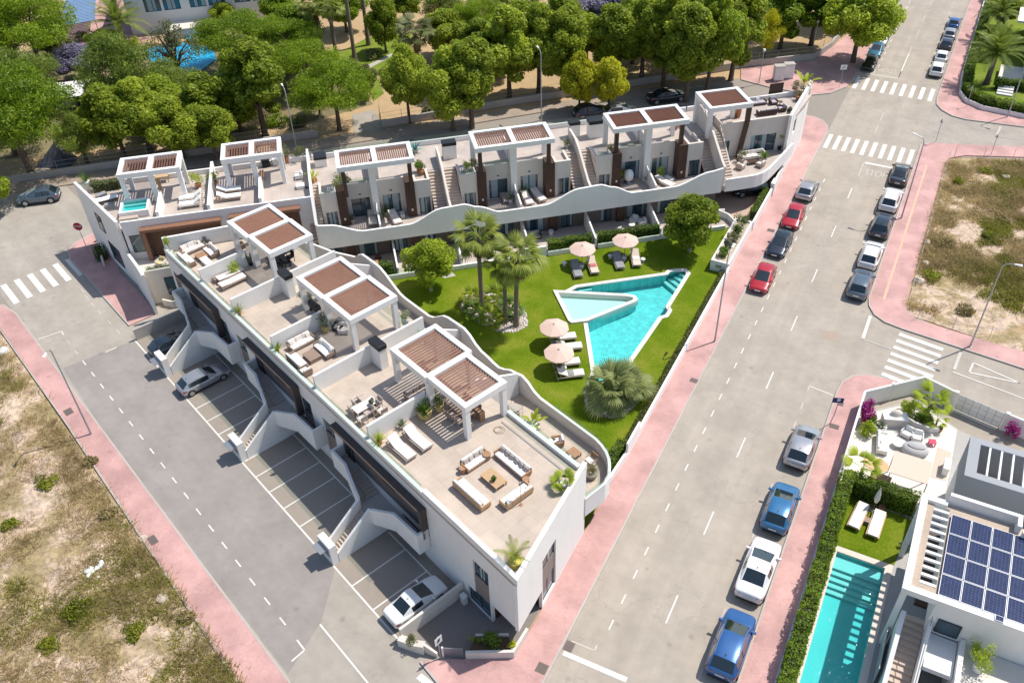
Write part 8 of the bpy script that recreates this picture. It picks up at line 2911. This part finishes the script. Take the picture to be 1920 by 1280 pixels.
for x0, y0, x1, y1 in ((-66.2, 83.6, -68.5, 87.5), (-60.2, 89.3, -62.6, 92.6)):
    for k in range(13):
        f = k / 12
        x, y = x0 + (x1 - x0) * f, y0 + (y1 - y0) * f
        MB().tube([(x, y, .1), (x, y, 1.9)], .02, 4).build('bar', GREYM, g)
    MB().tube([(x0, y0, 1.9), (x1, y1, 1.9)], .03, 4).build('rail', GREYM, g); MB().tube([(x0, y0, .15), (x1, y1, .15)], .03, 4).build('rail', GREYM, g)
struct('park_lawn', MB().poly([at(600, 118, -.02), at(690, 70, -.02), at(770, 62, -.02), at(735, 128, -.02), at(690, 150, -.02), at(650, 165, -.02)]), LAWN2)
struct('park_lawn', MB().poly([at(690, 165, -.02), at(705, 140, -.02), at(720, 175, -.02), at(700, 190, -.02)]), LAWN2)
struct('park_path', MB().poly([at(640, 135, -.016), at(690, 122, -.016), at(735, 100, -.016), at(738, 104, -.016), at(695, 127, -.016), at(642, 140, -.016)]), CONC)
struct('park_ground', MB().poly([at(-400, 330, -.03), at(0, 300, -.03), at(560, 235, -.03), at(700, 195, -.03), at(560, 60, -.03), at(200, 90, -.03), at(-600, 120, -.03)]), mat('park_soil', (0.20, 0.165, 0.085), .95, .25, 1.2, .3, 5))  # park soil, darker and browner than the sandy terrain
BLUEW = mat('blue_pool_floor', (0.02, 0.36, 0.62), .25, .08, 2)
for pts, lb in ([[(272, 95), (330, 80), (400, 92), (405, 112), (380, 132), (330, 140), (285, 118)], 'bright blue park pool behind the bare tree'], [[(345, 66), (368, 62), (378, 70), (352, 77)], 'small bright blue pool behind the pines'], [[(990, 28), (1035, 24), (1040, 36), (995, 40)], 'blue strip of pool water beneath the far jacaranda']):
    o = MB().prism([at(x, y, 0)[:2] for x, y in pts], -.05, .15).build('park_pool', BLUEW)
    tag(o, lb, 'pool')


def tpx(kind, bx, by, top, w, leaf, label, bark=None, name='park_tree', v=None, hs=1.07):
    b = at(bx, by, 0)
    d = math.dist(b, CAM_POS)
    dep = math.asin(CAM_POS[2] / d)
    W_ = w * d / FOC
    H_ = max(3.0, ((by - top) * d / FOC - .22 * W_ * math.sin(dep)) / math.cos(dep)) * hs
    tree(kind, b, W_, H_, label, leaf, bark, name, random.randrange(3) if v is None else v)


TR = [
    # front row along the park wall, left to right
    ('broad', -8, 396, 318, 85, L_LIGHT, 'light green street tree at the left picture edge'),
    ('pine', 62, 332, 132, 215, L_PINE, 'huge dark pine at the left edge behind the grey blue hatchback'),
    ('feather', 166, 310, 222, 92, L_FEATH, 'pale feathery tree in front of the huge left pine'),
    ('broad', 235, 295, 172, 120, L_BROAD, 'street tree directly behind the leftmost pergola'),
    ('upright', 283, 285, 160, 100, L_BROAD, 'slim street tree right of the tree behind the leftmost pergola'),
    ('broad', 345, 298, 190, 115, L_BROAD, 'leafy tree between the two left pergolas, in the front row'),
    ('broad', 408, 300, 205, 110, L_BROAD, 'leafy tree behind the second left pergola, in the front row'),
    ('upright', 400, 262, 148, 110, L_BROAD, 'tree in the second row behind the left pergolas'),
    ('upright', 498, 254, 88, 130, L_BROAD, 'tall tree left of the street lamp at the second left pergola'),
    ('pine', 637, 244, 108, 150, L_PINE, 'dark pine right of the street lamp, leaning over the park wall'),
    ('broad', 768, 230, 98, 92, L_BROAD, 'round tree at the park gate behind the second pergola row'),
    ('broad', 850, 244, 100, 120, L_BROAD, 'big leafy street tree in front of the park wall, left trunk'),
    ('upright', 885, 240, 80, 115, L_BROAD, 'big leafy street tree in front of the park wall, right trunk'),
    ('upright', 955, 184, 28, 105, L_BROAD, 'tall park tree left of the curved arm lamp'),
    ('upright', 1010, 172, 22, 95, L_BROAD, 'tall park tree directly behind the curved arm lamp'),
    ('upright', 1054, 174, 25, 100, L_BROAD, 'tall park tree right of the curved arm lamp'),
    ('round', 1086, 208, 108, 72, L_YELL, 'left of the two yellow green trees behind the rear building'),
    ('round', 1141, 211, 116, 72, L_YELL, 'right of the two yellow green trees behind the rear building'),
    ('upright', 1150, 156, 18, 105, L_BROAD, 'park tree behind the yellow green trees'),
    ('upright', 1203, 150, 8, 105, L_BROAD, 'park tree left of the big plaza tree group'),
    ('upright', 1243, 165, 2, 100, L_BROAD, 'dark park tree beside the shaded black car'),
    ('upright', 1285, 190, 22, 110, L_BROAD, 'big street tree behind the corner pergola'),
    ('broad', 1325, 176, 5, 120, L_LIGHT, 'light green tree at the plaza edge behind the corner pergola'),
    ('upright', 1370, 150, -8, 105, L_BROAD, 'tall tree on the left of the park plaza'),
    ('feather', 1432, 112, 30, 62, L_YELL, 'yellowish small tree behind the plaza wall'),
    ('broad', 1598, 118, -14, 135, L_LIGHT, 'street tree on the park plaza over the parked cars'),
    ('upright', 1462, 92, -25, 92, L_PINE, 'dark tree behind the plaza wall lamps'),
    ('upright', 1520, 85, -30, 90, L_PINE, 'dark tree left of the plaza street tree'),
    # inside the park
    ('pine', 85, 142, -5, 150, L_PINE, 'dark pine in the upper left corner'),
    ('broad', 8, 150, 50, 90, L_OLIVE, 'brownish olive tree below the upper left pine'),
    ('feather', 250, 228, 82, 150, L_FEATH, 'large feathery tree in the middle of the left park'),
    ('feather', 330, 205, 120, 110, L_FEATH, 'feathery tree in front of the bare trunk tree'),
    ('bare', 343, 168, 52, 115, L_OLIVE, 'nearly bare tree with dark branches beside the blue pool'),
    ('pine', 455, 128, 22, 150, L_PINE, 'broad dark pine at the left behind the blue pool'),
    ('pine', 545, 135, 30, 130, L_PINE, 'broad dark pine left of the tall palm trunks'),
    ('pine', 500, 180, 85, 110, L_PINE, 'dark pine crown behind the tall front tree'),
    ('round', 724, 98, 5, 62, L_BROAD, 'small round tree on the park lawn with a thin trunk'),
    ('broad', 155, 152, 92, 80, L_PURP, 'purple flowering jacaranda in the left park'),
    ('broad', 1090, 70, -22, 120, L_PURP, 'purple jacaranda at the top edge, left one'),
    ('broad', 1150, 62, -25, 110, L_PURP, 'purple jacaranda at the top edge, right one'),
    ('olive', 120, 118, 70, 60, L_OLIVE, 'grey green olive behind the jacaranda'),
    ('broad', 200, 95, 60, 60, L_BROAD, 'dark shrub-like tree below the date palm'),
    ('broad', 425, 50, 10, 45, L_BROAD, 'small tree in front of the long white building'),
    ('broad', 530, 60, -10, 75, L_PINE, 'dark tree at the right end of the long white building'),
    ('broad', 650, 60, -20, 90, L_PINE, 'dark tree behind the tall park palms'),
    ('broad', 760, 45, -25, 90, L_BROAD, 'tree at the top edge beyond the park lawn'),
    ('feather', 830, 48, -20, 90, L_FEATH, 'feathery tree at the top edge beyond the lawn'),
    ('broad', 840, 110, 25, 95, L_BROAD, 'park tree behind the small fan palm'),
    ('pine', 900, 95, -5, 100, L_PINE, 'dark pine in the centre of the park'),
    ('broad', 690, 185, 125, 50, L_OLIVE, 'small olive tree at the park gate'),
    ('upright', 905, 165, 45, 95, L_BROAD, 'park tree behind the big leafy street trees'),
    ('broad', 980, 110, 10, 100, L_LIGHT, 'light park tree in the second row behind the lamp'),
    ('broad', 1100, 120, 35, 90, L_LIGHT, 'light park tree above the yellow green trees'),
    ('pine', 960, 50, -40, 110, L_PINE, 'dark pine at the top edge left of the jacarandas'),
    ('pine', 1240, 90, -20, 110, L_PINE, 'dark park tree behind the plaza tree group'),
    ('broad', 1310, 110, -20, 110, L_BROAD, 'park tree at the top edge behind the plaza'),
    ('pine', 1420, 60, -50, 110, L_PINE, 'dark tree at the top edge above the plaza'),
    ('broad', 1560, 45, -50, 110, L_LIGHT, 'street tree at the top edge beside the main street'),
    ('broad', 1640, 20, -70, 90, L_LIGHT, 'farthest street tree on the left of the main street'),
    ('pine', 1200, 40, -60, 120, L_PINE, 'dark pine at the top edge right of the jacarandas'),
    ('broad', 600, 215, 135, 60, L_BROAD, 'small tree left of the leaning dark pine'),
    ('pine', 582, 172, 72, 115, L_PINE, 'dark pine behind the leaning pine at the park gate'),
    ('pine', 470, 215, 118, 110, L_PINE, 'dark pine behind the second left pergola trees'),
    ('broad', 560, 102, 18, 95, L_PINE, 'dark tree beside the tall palm crowns'),
    ('broad', 860, 180, 85, 90, L_BROAD, 'park tree hidden behind the big leafy street trees'),
    ('broad', 930, 142, 45, 95, L_LIGHT, 'light park tree left of the curved arm lamp, second row'),
    ('broad', 1185, 118, -8, 105, L_LIGHT, 'light park tree left of the plaza tree group, second row'),
    ('broad', 1272, 140, 28, 95, L_BROAD, 'park tree behind the big street tree at the corner pergola'),
    ('broad', 1050, 92, 0, 105, L_BROAD, 'park tree below the left jacaranda'),
    ('broad', 312, 242, 150, 105, L_LIGHT, 'light tree behind the front row at the left pergolas'),
    ('upright', 452, 246, 140, 85, L_LIGHT, 'slim light tree behind the second left pergola'),
    ('pine', 30, 290, 170, 150, L_PINE, 'dark pine behind the huge left pine'),
    ('feather', 60, 215, 110, 130, L_FEATH, 'pale tree between the huge pine and the upper left pine'),
    ('broad', 205, 205, 150, 70, L_OLIVE, 'olive tree beside the grey pavilion'),
]
for k, (kd, bx, by, tp, w, lf, lb) in enumerate(TR):
    tpx(kd, bx, by, tp, w, lf, lb, v=k % 3)
# understory
for k, (px, py, r, h, lf, lb) in enumerate([
    (330, 85, 1.6, 1.5, L_OLIVE, 'olive shrub in front of the blue park pool'), (470, 60, 2.2, 2.2, L_BROAD, 'green shrub before the long white building'), (520, 235, 1.8, 1.6, L_PINE, 'dark shrub behind the park wall by the lamp'), (705, 60, 2, 1.6, L_BROAD, 'hedge-like shrub at the back of the park lawn'),
    (670, 145, 2.2, 1.2, L_BROAD, 'low shrub on the park lawn by the path'), (700, 108, 2, 1.2, L_OLIVE, 'grey shrub beside the park path'), (655, 160, 1.6, 1.0, L_BROAD, 'round low shrub on the near park lawn'), (810, 215, 1.8, 1.4, L_OLIVE, 'shrub behind the park wall near the big street tree'),
    (80, 90, 2.5, 2, L_BROAD, 'shrub below the upper left pine'), (160, 75, 2.2, 1.8, L_OLIVE, 'shrub in front of the striped canopy'), (250, 90, 2.2, 1.6, L_BROAD, 'low shrub right of the date palm'), (440, 225, 2.0, 1.8, L_BROAD, 'shrub behind the trees of the left pergolas'),
    (130, 215, 2.4, 1.6, L_OLIVE, 'shrub in front of the grey pavilion'), (590, 60, 2.2, 2.4, L_PINE, 'dark shrub below the tall palm crowns'), (850, 75, 2.2, 1.8, L_OLIVE, 'shrub in the centre of the park'), (760, 85, 2.2, 2.0, L_BROAD, 'shrub left of the small fan palm'),
    (560, 235, 1.5, 1.2, L_OLIVE, 'shrub right of the lamp behind the park wall'), (15, 255, 2.2, 1.8, L_BROAD, 'shrub below the huge left pine')]):
    bush(lb, at(px, py, 0), r, h, lf, 'park_shrub', 700, .16, 'shrub')
# tall palms in the park
for k, (px, py, h, lb) in enumerate([(595, 112, 8.3, 'first from the left of the tall park palms'), (606, 103, 8.0, 'second from the left of the tall park palms'), (632, 113, 8.4, 'third from the left of the tall park palms'), (667, 122, 15.0, 'tall park palm trunk reaching beyond the top edge, left one'), (691, 84, 15.5, 'tall park palm trunk reaching beyond the top edge, right one')]):
    palm('tall_palm', lb, at(px, py, 0), h, .30, 26, FANS, 1.25, leaf=L_PALM, dry=5, group='tall palms in the park', bark=PALEBARK if False else PBARK)
palm('date_palm', 'wide date palm in front of the long white building', at(233, 80, 0), 3.2, .45, 44, PINS, 2.1, leaf=L_FEATH, tilt=(-30, 75))
palm('park_palm', 'fan palm with shaggy crown in the middle of the park', at(784, 124, 0), 5.2, .3, 30, FANS, 1.6, leaf=L_OLIVE, dry=6)
palm('date_palm', 'large date palm in the garden of the upper right villa', at(1849, 158, 0), 4.4, .38, 46, PINS, 1.75, leaf=L_FEATH, tilt=(-35, 75))
palm('date_palm', 'second palm behind the large one in the upper right garden', at(1862, 75, 0), 4.2, .3, 34, PINS, 1.5, leaf=L_FEATH, tilt=(-35, 75))

# long building at the top edge
LBd = thing('long_building', 'long white building with grey windows behind the park at the top edge', 'building', at(380, 42, 0), 0, None, world=True)
b0, b1 = Vector(at(250, 66, 0)[:2]), Vector(at(520, 36, 0)[:2])
dd = (b1 - b0).normalized()
fX = lambda a, n, z=0.0: (b0.x + dd.x * a - dd.y * n, b0.y + dd.y * a + dd.x * n, z)
Lb = (b1 - b0).length
ho = [(3 + i * 7.2, 5.6 + i * 7.2, 3.4, 5.6) for i in range(int(Lb / 7.2))] + [(6 + i * 7.2, 8.7 + i * 7.2, 3.4, 5.6) for i in range(int(Lb / 7.2))]
skin(MB(), fX, 0, Lb, 0, 0, 9, ho, .3).build('wall', WHITE, LBd)
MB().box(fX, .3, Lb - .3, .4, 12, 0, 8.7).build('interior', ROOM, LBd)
MB().box(fX, -.2, Lb + .2, -.4, 12.5, 9.0, 9.4).build('roof', CONC, LBd)
for h_ in ho:
    window(LBd, fX, h_[0], h_[1], 0, h_[2], h_[3], 1, curtain=.8)
MB().box(fX, 6, 13, -4, -.01, 0, 1.5).build('porch', CREAM, LBd)
struct('paved_yard', MB().poly([at(60, 70, .01), at(190, 100, .01), at(330, 60, .01), at(200, -60, .01), at(60, -40, .01)]), PINKP)
cn = thing('shade_canopy', 'blue slatted shade canopy on thin posts at the top left', 'canopy', at(140, 40, 0), 0, None, world=True)
q = [at(112, 50, 3.2), at(178, 38, 3.2), at(180, -18, 3.2), at(125, -12, 3.2)]
q = [Vector(p) for p in q]
for i in range(22):
    f0, f1 = i / 22, (i + .78) / 22
    l0, l1, r0, r1 = q[0].lerp(q[3], f0), q[0].lerp(q[3], f1), q[1].lerp(q[2], f0), q[1].lerp(q[2], f1)
    MB().prism([l0[:2], r0[:2], r1[:2], l1[:2]], 3.15, 3.22).build('slat', mat('blue_slat', (0.17, 0.27, 0.42), .5, .1, 2), cn)
for p in q:
    MB().tube([(p.x, p.y, 0), (p.x, p.y, 3.15)], .07, 6).build('post', POTW, cn)
pv = thing('pavilion', 'dark walled garden pavilion with a white roof in the left park', 'pavilion', at(135, 200, 0), R(40))
MB().box(fW, -3.6, 3.6, -2.4, 2.4, 0, 2.6).build('wall', DARK, pv)
MB().add([(-4, -2.8, 2.6), (4, -2.8, 2.6), (4, 2.8, 2.6), (-4, 2.8, 2.6), (-3.4, 0, 3.7), (3.4, 0, 3.7)], [(0, 1, 5, 4), (2, 3, 4, 5), (1, 2, 5), (3, 0, 4), (3, 2, 1, 0)]).build('roof', POTW, pv)
MB().box(fW, -1.2, 1.2, -2.46, -2.401, .1, 2.2).build('door', GREYM, pv)
t = thing('grey_tent', 'dark grey pointed tent behind the park wall at the left', 'tent', at(108, 305, 0), R(20))
MB().add([(-2.2, -1.5, 0), (2.2, -1.5, 0), (2.2, 1.5, 0), (-2.2, 1.5, 0), (.6, 0, 2.9)], [(0, 1, 4), (1, 2, 4), (2, 3, 4), (3, 0, 4), (3, 2, 1, 0)]).build('canvas', mat('tent_canvas', (0.12, 0.12, 0.15), .8, .1), t)
MB().tube([(.6, 0, 2.8), (.6, 0, 3.2)], .04, 5).build('pole', GREYM, t)

# upper right villa
UV = thing('villa', 'white villa partly visible behind a hedge in the upper right corner', 'house', (20, 140, 0), 0, None, world=True)
hv = [(18.5, 21.0, 3.4, 5.6)]
skin(MB(), fW, 15.5, 40, 139, 0, 7, [(17.5, 20.0, .2, 2.6), (17.5, 20.0, 3.6, 5.8)], .3).build('wall', WHITE, UV)
MB().box(fW, 15.5, 15.8, 139.31, 160, 0, 7).build('wall', WHITE, UV)
MB().box(fW, 15.81, 40, 139.5, 159.9, 0, 6.7).build('interior', ROOM, UV)
MB().box(fW, 15.2, 40, 138.7, 160.3, 7.0, 7.3).build('roof', WHITE, UV)
for z0_, z1_ in ((.2, 2.6), (3.6, 5.8)):
    window(UV, fW, 17.5, 20.0, 139, z0_, z1_, 1, curtain=.5)
MB().box(fW, 13.0, 15.48, 150, 158, 4.0, 4.3).build('balcony', WHITE, UV)
stairs(UV, fW, 12.8, 14.8, 132.5, 136, .05, 1.0, 6, POTW)
MB().box(fW, 12.5, 15.49, 136.01, 141, 0, .99).build('terrace', PATIO, UV)
struct('villa_lawn', MB().poly([(9.2, 129.5, .02), (12, 127.4, .02), (40, 133, .02), (40, 139, .02), (9.2, 175, .02)]), LAWN2)
hwall = thing('garden_wall', 'curved white kerb wall below the hedge of the upper right villa', 'wall', (9, 128, 0), 0, None, world=True)
MB().wall([(7.85, 175), (7.9, 137.4), (8.3, 130.3), (9.3, 128.1), (11.5, 126.6), (16.8, 126.2), (45, 134)], .2, 0, .7).build('wall', WHITE, hwall)
hedge('broad dark hedge curving around the upper right villa garden', [(8.6, 165), (8.6, 137.5), (9.0, 130.8), (9.9, 128.9), (11.9, 127.5), (16.8, 127.0), (30, 130.6)], 1.1, 1.6, None, 'hedge', 0, 70, .12)
hedge('dark hedge row deeper in the upper right villa garden', [(12.5, 134.6), (24, 137)], 1.0, 1.4, None, 'hedge', 0, 60, .12)
for k, (x, y, w, h, lf) in enumerate([(10.6, 146, 4.5, 5, L_FEATH), (11.5, 158, 6, 6, L_BROAD), (12, 172, 7, 7, L_BROAD)]):
    tree('broad', (x, y, 0), w, h, ['pale shrub tree beside the far pavement of the upper right villa', 'green tree behind the palms of the upper right villa', 'farthest green tree at the top right edge'][k], lf, None, 'garden_tree', k)
